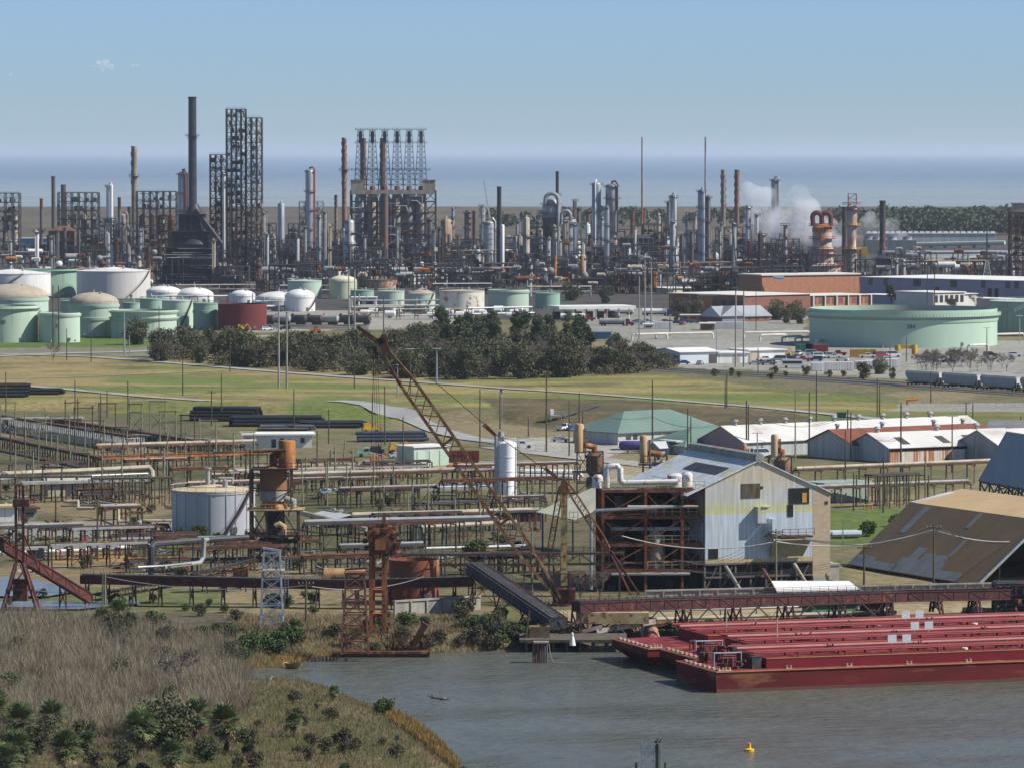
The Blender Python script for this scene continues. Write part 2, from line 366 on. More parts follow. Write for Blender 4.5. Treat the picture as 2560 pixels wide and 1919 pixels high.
def water_mat(name,base,sc=1.0,bumpd=1.3):
    m=bpy.data.materials.new(name);m.use_nodes=True;n=m.node_tree;b=n.nodes['Principled BSDF']
    b.inputs['Roughness'].default_value=.16;b.inputs['IOR'].default_value=1.333
    tc=n.nodes.new('ShaderNodeTexCoord')
    def nz(scale,st,det):
        mp=n.nodes.new('ShaderNodeMapping');mp.inputs['Scale'].default_value=st;mp.inputs['Rotation'].default_value=(0,0,.25);n.links.new(tc.outputs['Object'],mp.inputs[0])
        t=n.nodes.new('ShaderNodeTexNoise');t.inputs['Scale'].default_value=scale;t.inputs['Detail'].default_value=det;t.inputs['Roughness'].default_value=.6;n.links.new(mp.outputs[0],t.inputs['Vector']);return t
    a=nz(sc*.45,(.55,1,1),5)
    far=nz(.0016,(.25,1,1),3)
    sx=n.nodes.new('ShaderNodeSeparateXYZ');n.links.new(tc.outputs['Object'],sx.inputs[0])
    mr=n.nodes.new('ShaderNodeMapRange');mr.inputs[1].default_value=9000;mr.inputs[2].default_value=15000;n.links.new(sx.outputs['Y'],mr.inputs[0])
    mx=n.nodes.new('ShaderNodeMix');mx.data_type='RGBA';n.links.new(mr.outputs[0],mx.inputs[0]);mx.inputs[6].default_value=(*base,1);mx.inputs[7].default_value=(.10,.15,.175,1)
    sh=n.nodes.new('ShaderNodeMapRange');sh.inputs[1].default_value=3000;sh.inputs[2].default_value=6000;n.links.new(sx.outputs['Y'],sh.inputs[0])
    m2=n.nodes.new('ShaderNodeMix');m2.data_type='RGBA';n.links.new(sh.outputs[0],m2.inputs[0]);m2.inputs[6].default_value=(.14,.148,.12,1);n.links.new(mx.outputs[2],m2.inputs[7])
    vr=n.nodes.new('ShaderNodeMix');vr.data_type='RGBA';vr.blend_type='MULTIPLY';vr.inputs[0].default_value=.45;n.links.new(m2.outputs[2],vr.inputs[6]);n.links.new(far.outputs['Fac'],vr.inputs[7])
    n.links.new(vr.outputs[2],b.inputs['Base Color'])
    wd_=nz(.035,(.5,1,1),3);rr=n.nodes.new('ShaderNodeMapRange');rr.inputs[1].default_value=.35;rr.inputs[2].default_value=.65;rr.inputs[3].default_value=.06;rr.inputs[4].default_value=.30;n.links.new(wd_.outputs['Fac'],rr.inputs[0]);n.links.new(rr.outputs[0],b.inputs['Roughness'])
    bp=n.nodes.new('ShaderNodeBump');bp.inputs['Strength'].default_value=1.0;bp.inputs['Distance'].default_value=bumpd
    n.links.new(a.outputs['Fac'],bp.inputs['Height']);n.links.new(bp.outputs[0],b.inputs['Normal'])
    return m
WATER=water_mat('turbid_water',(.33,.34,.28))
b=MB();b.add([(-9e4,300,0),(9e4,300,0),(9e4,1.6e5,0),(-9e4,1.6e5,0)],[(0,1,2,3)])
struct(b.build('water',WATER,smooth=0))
def sheet(name,pts,mat,dz=.06,step=None):
    "polygon given by photograph pixels, laid on the ground"
    vs=[];n=len(pts)
    for i in range(n):
        (a,b),(c,d)=pts[i],pts[(i+1) % n];k=max(1,int(math.hypot(c-a,d-b)/30))
        vs+=[PG(a+(c-a)*j/k,b+(d-b)*j/k)+Vector((0,0,dz)) for j in range(k)]
    tri=geometry.tessellate_polygon([vs]);m=MB();m.add(vs,[t_[::-1] for t_ in tri]);return m.build(name,mat,smooth=0)
def strip(name,line,wid,mat,dz=.12,mb=None):
    "ribbon of real width along a line of photograph pixels"
    pts=[]
    for (a,b),(c,d) in zip(line[:-1],line[1:]):
        k=max(1,int(math.hypot(c-a,d-b)/14));pts+=[PG(a+(c-a)*j/k,b+(d-b)*j/k) for j in range(k)]
    pts.append(PG(*line[-1]));m=mb or MB();vs=[]
    for i,p in enumerate(pts):
        d=(pts[min(i+1,len(pts)-1)]-pts[max(0,i-1)]);d.z=0;d.normalize();s=Vector((-d.y,d.x,0))*wid/2
        for e in (s,-s):
            v=p+e;v.z=float(zg(v.x,v.y))+.12+dz;vs.append(v)
    m.add(vs,[(2*i+1,2*i,2*i+2,2*i+3)[::-1] for i in range(len(pts)-1)])
    return m if mb else m.build(name,mat,smooth=0)
ASPH=M('pale_asphalt',(.33,.325,.31),(.26,.255,.24),.15,.9)
GRAV=M('gravel',(.36,.34,.30),(.25,.23,.20),.3,.95)
POND=M('pond_water',(.15,.16,.16),(.12,.125,.12),.2,.25,spec=.5)
struct(strip('road',[(-60,884),(230,893),(430,908),(640,926),(860,943),(1060,957),(1280,973),(1500,987),(1700,1003),(1920,1021),(2120,1040),(2240,1053),(2330,1066)],5.5,ASPH))
struct(strip('access_road',[(-60,893),(150,884),(300,881),(400,877),(520,873)],9,ASPH,.05))
struct(strip('farm_road',[(-60,958),(0,961),(160,973),(350,991),(520,1003)],5,GRAV))
struct(strip('track',[(-60,947),(150,944),(400,934),(600,925)],2.2,GRAV,.03))
struct(strip('curved_road',[(835,1003),(880,1005),(930,1013),(985,1030),(1040,1052),(1100,1078),(1180,1098),(1300,1112)],7,ASPH))
struct(strip('tank_farm_road',[(380,855),(560,845),(760,838)],12,GRAV,.05))
struct(strip('path',[(1240,1118),(1420,1140),(1640,1165),(1800,1175)],9,GRAV,.06))
struct(strip('dirt_track',[(600,1174),(860,1176),(1100,1168),(1260,1160)],4.5,M('bare_dirt',(.32,.25,.17),(.24,.19,.12),.4,.95),.04))
struct(sheet('pond',[(-300,1447),(60,1447),(130,1463),(205,1480),(120,1494),(-300,1494)],POND,.35))
struct(sheet('ditch_water',[(-300,1510),(120,1506),(215,1512),(340,1506),(352,1513),(200,1526),(-300,1528)],POND,.35))
struct(sheet('refinery_ground',[(-600,700),(2700,700),(2900,720),(2500,735),(-800,735)],M('concrete_apron',(.085,.08,.075),(.045,.042,.042),.08,.95),.2))
hz=MB();hz.box(0,60000,-2.6,120000,120400,172.6)
HZ=bpy.data.materials.new('thin_haze');HZ.use_nodes=True;hn=HZ.node_tree;hn.nodes.clear()
ho=hn.nodes.new('ShaderNodeOutputMaterial');hv=hn.nodes.new('ShaderNodeVolumePrincipled');hv.inputs['Density'].default_value=2.3e-5;hv.inputs['Color'].default_value=(.76,.86,1,1);hv.inputs['Anisotropy'].default_value=.2
hn.links.new(hv.outputs[0],ho.inputs['Volume'])
struct(hz.build('haze',HZ,smooth=0),'stuff')
# ---------------------------------------------------------------- refinery on the far side
def spec(px,base,top,w=None):
    v=PG(px,base);s=scale_at(v);return v,(base-top)/s,(w/2/s if w else None),s
def ringp(m,r,z,ext=1.1,rail=True,a0=0,a1=None):
    m.lathe(0,0,[(r,z),(r+ext,z),(r+ext,z+.3),(r,z+.3)],14,cap=False,a0=a0,a1=a1)
    if rail:
        m.lathe(0,0,[(r+ext,z+1.0),(r+ext+.12,z+1.0),(r+ext+.12,z+1.25),(r+ext,z+1.25)],14,cap=False,a0=a0,a1=a1)
        for i in range(10):
            t=(a0+(a1-a0)*i/9) if a1 is not None else i*.628
            m.bar(((r+ext)*math.cos(t),(r+ext)*math.sin(t),z),((r+ext)*math.cos(t),(r+ext)*math.sin(t),z+1.2),.06)
def column(label,px,w,top,base,mat,plats=3,pipe=1,skirt=None,pm=None,cat='column',rnd=None,bulge=None,hoop=0,pipem=None):
    v,h,r,s=spec(px,base,top,w);rnd=rnd or random.Random(int(px*7+top))
    t=thing('distillation_tower',label,cat,v,rnd.random()*.6,at=(px,(top+base)/2))
    prof=[(r,0)]
    if bulge:prof+=[(r,h*bulge[0]),(r*bulge[1],h*(bulge[0]+.05)),(r*bulge[1],h-r*.5)];rt=r*bulge[1]
    else:prof+=[(r,h-r*.5)];rt=r
    prof+=[(rt*.85,h-r*.2),(rt*.45,h),(.01,h+r*.05)]
    m=MB();m.lathe(0,0,prof,18,cap=False)
    for k in range(hoop):
        z=h*(k+.5)/hoop;m.lathe(0,0,[(r*1.0,z),(r*1.05,z),(r*1.05,z+.35),(r,z+.35)],18,cap=False)
    m.build('shell',mat,t)
    if plats:
        for k in range(plats):
            z=h*(1-(k+.15)/plats*rnd.uniform(.85,1)) if k else h-r*.6
            rr=(rt if bulge and z>h*bulge[0] else r)
            q=MB();a=rnd.uniform(0,6);ringp(q,rr,z,rnd.uniform(.9,1.5),True,a,a+rnd.uniform(2.5,6.2));q.build('platform',pm or STEEL,t)
        q=MB();a=-1.2+rnd.uniform(-.6,.6);c,d=math.cos(a),math.sin(a)
        for e in (-.25,.25):q.bar((c*(r+.25)-d*e,d*(r+.25)+c*e,0),(c*(rt+.25)-d*e,d*(rt+.25)+c*e,h-r*.5),.06)
        q.build('ladder',pm or STEEL,t)
    for k in range(pipe):
        a=rnd.uniform(-2.6,-.5) if k==0 else rnd.uniform(0,6);q=MB();c,d=math.cos(a),math.sin(a);R0=rt+.75;pr=max(.22,r*.16)
        q.tube([(0,0,h-.1),(0,0,h+pr*2.5),(c*R0*.6,d*R0*.6,h+pr*3.2),(c*R0,d*R0,h-pr),(c*(max(r,rt)+.75),d*(max(r,rt)+.75),h*.5),(c*(r+.75),d*(r+.75),.5)],pr,7);q.build('overhead_pipe',pipem or mat,t)
    return t
def stack(label,px,w,top,base,mat,spiral=None,plats=(),cone=None,flare=False,cat='chimney',w2=None,topm=None):
    v,h,r,s=spec(px,base,top,w);t=thing('smoke_stack',label,cat,v,at=(px,(top+base)/2));m=MB()
    r1=w2/2/s if w2 else r
    prof=[(r*(cone or 1),0),(r*(cone or 1),h*.12),(r,h*.2)] if cone else[(r,0)]
    m.lathe(0,0,prof+[(r1,h-1.2),(r1*1.08,h-1.1),(r1*1.08,h),(r1*.8,h),(r1*.75,h-2)],16,cap=False);m.build('flue',mat,t)
    if topm:
        q=MB();q.lathe(0,0,[(r1*1.02,h*.80),(r1*1.02,h-1.3),(r1*1.10,h-1.2),(r1*1.1,h+.05),(r1*.8,h+.05)],16,cap=False);q.build('rusty_top',topm,t)
    if spiral:
        z0,z1=spiral;q=MB()
        for k in range(3):
            pts=[]
            for i in range(36):
                f=i/35;z=h*(z0+(z1-z0)*f);a=2*math.pi*(k/3+f*(z1-z0)*h/(r*10));rr=r+(r1-r)*z/h+.15
                pts.append((rr*math.cos(a),rr*math.sin(a),z))
            q.tube(pts,r*.17,4,cap=False)
        q.build('spiral_strake',mat,t)
    for z in plats:
        q=MB();ringp(q,r,h*z,1.9)
        for i in range(8):a=i*.785;q.bar((r*math.cos(a),r*math.sin(a),h*z-2.5),((r+1.8)*math.cos(a),(r+1.8)*math.sin(a),h*z),.1)
        q.build('platform',STEEL,t)
    q=MB()
    for e in (-.25,.25):q.bar((e,-r-.3,0),(e,-r1-.3,h-1),.07)
    q.build('ladder',STEEL,t)
    return t
def steelwork(label,px0,px1,top,base,mat,nf,nb,deep=14,fill=.5,eq=(),r=.28,seed=1,cat='structure',brace=.7,vessels=0,vm=None,floors=True,name='steel_structure',grp=None):
    v,h,_,s=spec((px0+px1)/2,base,top);w=(px1-px0)/s;rnd=random.Random(seed)
    t=thing(name,label,cat,v+Vector((0,deep/2,0)),group=grp,at=((px0+px1)/2,(top+base)/2))
    zs=[h*k/nf for k in range(nf+1)];m=MB();m.lattice(-w/2,w/2,-deep/2,deep/2,zs,nb,2,r,brace,rnd);m.build('frame',mat,t)
    if floors:
        q=MB()
        for z in zs[1:]:
            if rnd.random()<fill:q.box(0,0,z+.1,w*.98,deep*.98,.2)
            q.rail([(-w/2,-deep/2,z),(w/2,-deep/2,z)],1.1,.07,4)
        q.build('deck',BLACKST,t)
    q=MB()
    def nx():
        nonlocal q
        if seed<13 and q.v:q.build('pipe_run',vm or STEEL,t);q=MB()
    for k in range(int(nf*nb*fill*1.6)):
        nx();z=rnd.choice(zs[:-1]);hh=(zs[1])*rnd.uniform(.2,.55);q.box(rnd.uniform(-.44,.44)*w,rnd.uniform(-.5,.3)*deep,z+.3,rnd.uniform(.6,2.2),rnd.uniform(1,3),hh,rnd.random())
    for k in range(int(nf*fill*2)):
        nx();z=rnd.choice(zs[1:])-rnd.uniform(.4,1.4);a=rnd.uniform(-.5,.1)*w;q.tube([(a,-deep/2+.4,z),(a+rnd.uniform(.3,.6)*w*.7,-deep/2+.4,z),(a+.5*w*.7,-deep/2+.4,z-rnd.uniform(1,zs[1]*1.5))],rnd.uniform(.15,.4),6)
    if q.v:q.build('piping' if seed>12 else 'pipe_run',vm or STEEL,t)
    for k in range(vessels):
        q=MB();rr=w/(vessels+.3)*.3;zz=h*rnd.uniform(.1,.25);q.lathe(-w/2+w*(k+.5)/vessels,0,[(.1,zz),(rr,zz+rr*.5),(rr,h*.62),(rr*.6,h*.66),(.1,h*.67)],14);q.build('drum',vm or BEIGE,t)
    return t
random.seed(3)
BLUEC=M('blue_grey_jacket',(.34,.37,.42),(.24,.26,.30),.3,.5,.2,st=(1,1,.3),c3=(.2,.16,.13),t3=.68)
DARKC=M('sooty_steel',(.14,.13,.125),(.08,.08,.08),.3,.6,st=(1,1,.4),c3=(.2,.10,.05),t3=.62)
GREENST=M('green_grey_steel',(.19,.25,.23),(.12,.15,.14),.5,.6)
SPIR=M('scaly_chimney_paint',(.33,.31,.26),(.20,.16,.12),.3,.8,st=(1,1,.5),c3=(.26,.10,.06),t3=.58)
SPIRR=M('red_brown_chimney',(.26,.115,.085),(.15,.075,.06),.3,.8,c3=(.32,.28,.22),t3=.6)
BRNST=M('brown_chimney',(.12,.085,.075),(.075,.06,.06),.3,.7)
NAVY=M('black_chimney',(.022,.026,.035),(.04,.042,.05),.2,.5)
steelwork('dark steel frame cut by the frame edge with open top beams',-25,47,484,645,STEEL,7,4,16,.6,seed=2,vessels=3)
stack('thin stack with rusty top alone on the marsh side',104,8,497,640,DARKC,topm=RUST,plats=(.45,))
stack('slim brown stack standing beside the brown furnace',134,10,441,612,BRNST)
stack('wide brown stack rising out of the brown furnace',159,13,462,585,BRNST)
def furnace(label,px0,px1,top,base,mat,deep=14,tr=RUST):
    v,h,_,s=spec((px0+px1)/2,base,top);w=(px1-px0)/s;t=thing('furnace',label,'furnace',v+Vector((0,deep/2,0)),at=((px0+px1)/2,(top+base)/2))
    m=MB();m.box(0,0,h*.12,w,deep,h*.75);m.add(*[[(-w/2,-deep/2,h*.87),(w/2,-deep/2,h*.87),(w/2,deep/2,h*.87),(-w/2,deep/2,h*.87),(-w*.2,-deep*.2,h),(w*.2,-deep*.2,h),(w*.2,deep*.2,h),(-w*.2,deep*.2,h)],[(0,1,5,4),(1,2,6,5),(2,3,7,6),(3,0,4,7),(4,5,6,7)]]);m.build('casing',mat,t)
    q=MB()
    n=max(3,int(w/3))
    for i in range(n+1):
        a=-w/2+w*i/n;q.box(a,-deep/2-.15,0,.35,.3,h*.87)
    for z in (.12,.35,.6,.86):q.box(0,-deep/2-.16,h*z,w,.34,.35)
    q.build('buckstay',tr,t)
    q=MB();q.box(0,-deep/2-1.3,h*.6,w+2,2,.2);q.rail([(-w/2-1,-deep/2-2.2,h*.62),(w/2+1,-deep/2-2.2,h*.62)],1.2,.08,3);q.build('walkway',STEEL,t)
    return t
furnace('brown fired furnace with rust red upper casing under two stacks',122,186,566,660,M('furnace_brown',(.13,.075,.055),(.075,.05,.045),.4,.8,c3=(.3,.1,.05),t3=.6))
steelwork('open topped dark frame behind the brown furnace',144,245,483,640,STEEL,7,6,16,.6,seed=4,vessels=4,vm=BEIGE)
column('white domed column above the green stair tower',275,18,462,640,WHITEP,2,1,pm=RUST)
steelwork('green grey stair tower with zigzag flights',246,290,547,645,GREENST,9,3,12,.5,seed=5,brace=1.,vm=GREENST)
stack('dark short stack beside the white domed column',299,8,494,645,DARKC,topm=RUSTD)
column('beige column between two dark stacks',310,20,535,640,BEIGE,2,1)
stack('dark round topped stack beside the beige column',323,8,517,640,NAVY)
stack('tall pale spiral chimney with one platform ring',336,14,366,635,SPIR,spiral=(.62,.97),plats=(.72,),topm=None)
steelwork('wide dark frame with open roof bay and crane boxes',340,440,480,650,STEEL,8,6,16,.65,seed=6,vessels=4,vm=RUST)
column('silver column with red piping on its head',458,25,430,640,SILV,4,1,pm=RUST,pipem=REDP)
stack('the tallest chimney black with two platform rings',482,22,243,640,NAVY,plats=(.755,.30),w2=20)
v,h,_,s=spec(476,712,520);t=thing('cracking_unit','massive black tiered structure under the tallest chimney','structure',v+Vector((0,16,0)),at=(476,640))
for k,(w,z0,z1) in enumerate(((140,0,48),(122,48,92),(96,92,132),(62,132,175))):
    W,a,e=w/s,z0/s,z1/s;m=MB();m.lattice(-W/2,W/2,-13+k*2,13-k*2,[a+(e-a)*i/3 for i in range(4)],7-k,3,.3,.7);m.build('frame',NAVY,t)
    q=MB();q.box(0,0,e-.2,W+2,28-k*4,.4);q.rail([(-W/2-1,-14+k*2,e+.2),(W/2+1,-14+k*2,e+.2)],1.3,.09,3)
    q.box(0,1,a,W*.9,22-k*4,(e-a)*.96);q.build('deck',BLACKST,t)
q=MB();q.lathe(1,0,[(11,100/s),(7,135/s),(4,185/s),(2.4,200/s)],16);q.build('cone',NAVY,t)
q=MB();q.bar((2,-5,185/s),(16,-9,100/s),2.0,4,cap=True);q.build('duct',STEEL,t)
for k in range(26):q=MB();z=random.uniform(1,20);q.tube([(random.uniform(-15,5),-14.5,z),(random.uniform(5,15),-14.5,z)],random.uniform(.1,.3),5);q.build('pipe',GREYP if k % 3 else STEEL,t)
for k in range(14):q=MB();a=random.uniform(-16,16);q.tube([(a,-14.8,0),(a,-14.8,random.uniform(4,18))],random.uniform(.15,.35),5);q.build('pipe',STEEL,t)
steelwork('shorter rusty lattice tower against the tallest lattice tower',525,566,388,700,STEEL,17,3,10,.6,seed=7,r=.26,brace=1,vm=RUST)
steelwork('tallest rusty lattice tower with open crown',566,614,274,705,M('rust_grey_steel',(.10,.08,.075),(.06,.055,.055),.5,.8),22,4,12,.6,seed=8,r=.27,brace=1)
steelwork('rusty lattice tower with white panels beside the tallest one',614,654,296,705,M('rust_brown_steel',(.14,.085,.06),(.07,.055,.05),.5,.8),20,3,14,.6,seed=9,r=.27,brace=1,vm=GREYP)
column('tall thin white riser before the lattice towers',561,9,434,700,WHITEP,1,0)
column('thin white riser with beige foot before the lattice towers',577,9,449,700,BEIGE,1,0)
column('small blue grey column near the lattice towers',703,17,508,655,BLUEC,0,1)
column('slender pale column standing low before the plant',763,8,566,680,GREYP,1,0)
steelwork('grey stepped frame carrying a silver reactor with red head',748,808,506,640,GREYP,7,4,12,.6,seed=10,vm=GREYP)
column('silver reactor with red head on a stepped frame',775,22,424,640,SILV,4,1,pm=REDP,pipem=REDP)
for lab,px,w,tp,bs,mt,pl in[('thin silver column beside two others of equal height',797,9,542,690,SILV,2),('grey ringed column in a row of thin columns',812,10,530,695,GREYP,3),('beige short column in a row of thin columns',825,8,563,685,BEIGE,2),('rusty thin column at the row end',686,7,590,688,BEIGE,1)]:
    column(lab,px,w,tp,bs,mt,pl,1)
stack('thin spiral stack with rusty top',840,7,488,650,SPIR,spiral=(.4,.95),topm=RUST)
stack('rusty spiral chimney left of the drilling derricks',861,12,345,655,SPIRR,spiral=(.6,.97),plats=(.74,))
column('silver bottle shaped vessel with yellow collar',874,32,549,668,SILV,4,1,bulge=(.52,.78))
v,h,_,s=spec(982,668,478);t=thing('coke_drum_structure','dark six drum coker building under the row of derricks','structure',v+Vector((0,18,0)),at=(982,560));W=212/s
m=MB();m.lattice(-W/2,W/2,-15,15,[h*k/7 for k in range(8)],8,2,.42,.8);m.build('frame',STEEL,t)
q=MB()
for k in range(1,8):q.box(0,3,h*k/7,W,24,.3)
q.build('deck',BLACKST,t)
q=MB();q.box(0,-15.4,h*.955,W*.98,.7,h*.055);q.build('fascia_beam',BEIGE,t)
for k,cx in enumerate((900,930,961,992,1022,1052)):
    x=(cx-982)/s;q=MB();q.lathe(x,-6,[(1,h*.16),(3.4,h*.32),(3.6,h*.9),(2,h*.97),(.5,h)],16);q.build('drum',BEIGE if k % 2 else GREYP,t)
    q=MB();q.lathe(x,-9,[(1.6,h),(1.6,h+2.2),(1,h+3)],10);q.build('drum_valve',REDP,t)
for x in (-W/2+4,W/2-4):
    q=MB();q.box(x,-8,h,8,6,6.5);q.box(x,-8,h+6.5,8.6,6.6,.5);q.build('hoist_house',BEIGE,t)
for k in range(40):
    q=MB();z=h*random.uniform(.05,.95);a=random.uniform(-W/2,W/2-6);q.tube([(a,-15.6,z),(a+random.uniform(2,8),-15.6,z),(a+8,-15.6,z+random.uniform(-6,6))],random.uniform(.2,.5),6);q.build('pipe',GREYP if k % 2 else RUST,t)
DERR=M('blue_grey_derrick_steel',(.10,.12,.15),(.06,.07,.09),.6,.6)
names=['leftmost','second from the left','third from the left','third from the right','second from the right','rightmost']
for k,cx in enumerate((900,930,961,992,1022,1052)):
    hh=(478-327)/s;x=(cx-982)/s
    d=thing('drilling_derrick',names[k]+' of the six blue grey derricks on the coker roof','derrick',v+Vector((x,12,h+.3)),at=(cx,400),group='derricks on the coker roof')
    m=MB();m.taper_tower(31/s,13/s,hh,11,.15);m.build('tower',DERR,d)
    q=MB()
    for z,e in ((hh,1.6),(hh*.78,1.2),(hh*.33,2.6)):
        w=(31+(13-31)*z/hh)/s+e*2;q.box(0,0,z,w,w,.25);q.rail([(-w/2,-w/2,z),(w/2,-w/2,z),(w/2,w/2,z),(-w/2,w/2,z),(-w/2,-w/2,z)],1.2,.08,2.5)
    q.build('platform',DERR,d)
    q=MB();q.box(0,0,hh*.78,2.2,2.2,hh*.2);q.bar((0,0,0),(0,0,hh),.3);q.bar((.9,.4,0),(.9,.4,hh*.9),.15);q.bar((-.9,.4,0),(-.9,.4,hh*.9),.15);q.build('drill_stem',DERR,d)
stack('rusty spiral chimney before the leftmost derricks',909,13,346,660,SPIRR,spiral=(.62,.97),plats=(.55,))
stack('rusty spiral chimney before the middle derricks',957,13,346,660,SPIRR,spiral=(.62,.97))
stack('thick rust sided stack before the coker',962,17,484,668,M('half_rusty_stack',(.10,.09,.09),(.20,.09,.05),.12,.8))
column('white wide headed vessel before the coker',983,17,495,660,WHITEP,1,0,bulge=(.62,1.3))
stack('orange rust stack above a black furnace',985,9,528,660,RUSTO)
stack('dark plain stack before the coker',1018,9,526,665,BRNST)
stack('dark blue stack at the coker corner',1062,10,505,640,DARKC)
column('silver column at the coker corner beside the orange crane',917,17,517,650,SILV,3,1)
column('thin banded column standing low before the coker',912,7,590,690,GREYP,3,0)
v,h,_,s=spec(951,620,484);t=thing('lattice_crane','orange lattice boom crane working at the coker','crane',v,at=(935,530))
q=MB();a,e=Vector((0,0,10)),Vector((-35/s,0,h))
for o in ((-1,-1),(1,-1),(1,1),(-1,1)):
    q.bar(a+Vector((o[0]*.5,o[1]*.8,0)),a.lerp(e,.2)+Vector((o[0]*1.3,o[1]*1.1,0)),.22);q.bar(a.lerp(e,.2)+Vector((o[0]*1.3,o[1]*1.1,0)),e+Vector((o[0]*.7,o[1]*.5,0)),.22)
for i in range(13):
    p,g=a.lerp(e,.1+i*.068),a.lerp(e,.1+(i+1)*.068);sg=1 if i % 2 else-1;q.bar(p+Vector((sg,-1,0)),g+Vector((-sg,-1,0)),.18)
q.build('boom',YELP,t);q=MB();q.box(0,0,1.2,8,4,2.6);q.box(2,0,3.8,5,3.6,4);q.box(-2,-1,3.8,2,1.6,2.6);q.build('cab',ORNG,t)
q=MB();[q.box(0,y_,0,9,1.2,1.3) for y_ in (-2,2)];q.build('crawler_track',BLACKST,t)
v,h,_,s=spec(1240,640,453);t=thing('mobile_crane','white telescopic crane boom raised over the plant','crane',v,at=(1222,500))
q=MB();a,e=Vector((0,0,3)),Vector((-31/s,0,h));q.bar(a,a.lerp(e,.4),1.0,4,.9,True);q.bar(a.lerp(e,.4),a.lerp(e,.75),.75,4,.7,True);q.bar(a.lerp(e,.75),e,.55,4,.45,True);q.build('boom',WHITEP,t)
q=MB();q.box(1,0,1,11,3,2);q.box(-3.2,0,3,2,2.6,1.6);q.build('carrier',WHITEP,t);q=MB();[q.lathe(-4+i*2.3,-1.4,[(.01,.6),(.6,.6),(.6,.601)],8) for i in range(4)];[q.box(-3.5+i*2.4,-1.3,0,1.2,.5,1.1) for i in range(4)];q.build('wheel',BLACKR,t)
column('two toned rust and beige vessel with railed rusty crown',1116,29,548,672,M('rust_beige_vessel',(.40,.30,.20),(.20,.13,.09),.25,.8,st=(1,1,.2)),2,1,pm=RUSTO)
column('column wrapped in red scaffolding',1173,10,528,660,GREYP,8,0,pm=REDP)
stack('dark brown stack beside the red scaffolded column',1185,8,528,660,BRNST)
stack('dark stack with collar left of the white crane boom',1248,11,467,690,NAVY,plats=(.5,))
column('short white capped column against a dark stack',1256,10,562,695,WHITEP,0,0)
column('silver vessel with many hoops and rusty dome',1222,27,553,670,SILV,1,1,hoop=9,pm=RUST)
column('tan column with cage top above an orange pipe',1316,17,543,690,BEIGE,3,1)
v,h,r,s=spec(1378,660,500,42);t=thing('reactor_pair','dark reactor and silver regenerator joined by big looping silver ducts','reactor',v+Vector((0,5,0)),at=(1400,560))
q=MB();q.lathe(0,0,[(r,0),(r,h*.75),(r*1.12,h*.8),(r*1.05,h*.9),(r*.6,h),(.1,h*1.02)],20);q.build('reactor',M('black_lower_jacket',(.07,.07,.075),(.13,.12,.11),.2,.6),t)
q=MB();q.lathe(0,0,[(r*1.03,h*.72),(r*1.14,h*.8),(r*1.07,h*.9),(r*.62,h),(.1,h*1.03)],20);q.build('reactor_head',SILV,t)
x2=46/s;q=MB();q.lathe(x2,0,[(18/s,0),(18/s,105/s),(16/s,112/s),(8/s,117/s)],18);q.build('regenerator',SILV,t)
q=MB();pr=5.0/s;q.tube([(-15/s,-4,h*.9)]+[((-15+16.5-16.5*math.cos(a))/s,-5,h+(16*math.sin(a))/s) for a in[i*math.pi/8 for i in range(9)]]+[(18/s,-7,h*.5),(18/s,-7,h*.2)],pr,8);q.build('duct',SILV,t)
q=MB();pr=4.2/s;q.tube([(26/s,-7,h*.62)]+[((26+11-11*math.cos(a))/s,-6,h*.76+(11*math.sin(a))/s) for a in[i*math.pi/8 for i in range(9)]]+[(48/s,-5,h*.7)],pr,8);q.build('duct',SILV,t)
for z,rr,xx in ((h*.78,r*1.1,0),(h*.55,r,0),(h*.92,r,0),(h*.62,18/s,x2),(h*.74,17/s,x2),(h*.4,18/s,x2)):
    q=MB();ringp(q,rr,z,1.6);[None for _ in ()];o=q.build('platform',RUST if z>h*.7 else STEEL,t);o.location.x=xx
q=MB();q.lattice(-r-4,-r-.5,-4,2,[h*k/8 for k in range(7)],1,1,.2,.9);q.build('stair_frame',STEEL,t)
stack('short black stack behind the looping silver ducts',1393,8,429,640,NAVY,plats=(.72,))
column('tall blue silver column with small loop pipe on top',1491,23,456,655,BLUEC,3,1,pipem=WHITEP)
column('fat silver column with big dome and drooping side pipe',1530,27,460,655,SILV,5,1,bulge=(.62,1.22),pipem=STEEL)
column('silver column before the fat domed column',1517,13,517,695,SILV,4,1)
FLR=M('red_white_flare_mast',(.36,.14,.11),(.52,.46,.40),.05,.7,st=(.1,.1,1),lo=.45,hi=.55)
stack('left of two tall thin red and white flare stacks',1605,5,343,640,FLR,w2=4)
stack('right of two tall thin red and white flare stacks',1763,5,343,640,FLR,w2=4)
furnace('black heater box under twin rusty stacks',1558,1633,588,645,BLACKST,12,GREYP)
stack('left twin rusty stack on the black heater',1581,11,529,600,RUST,cone=2.2)
stack('right twin rusty stack on the black heater',1609,11,529,600,RUST,cone=2.2)
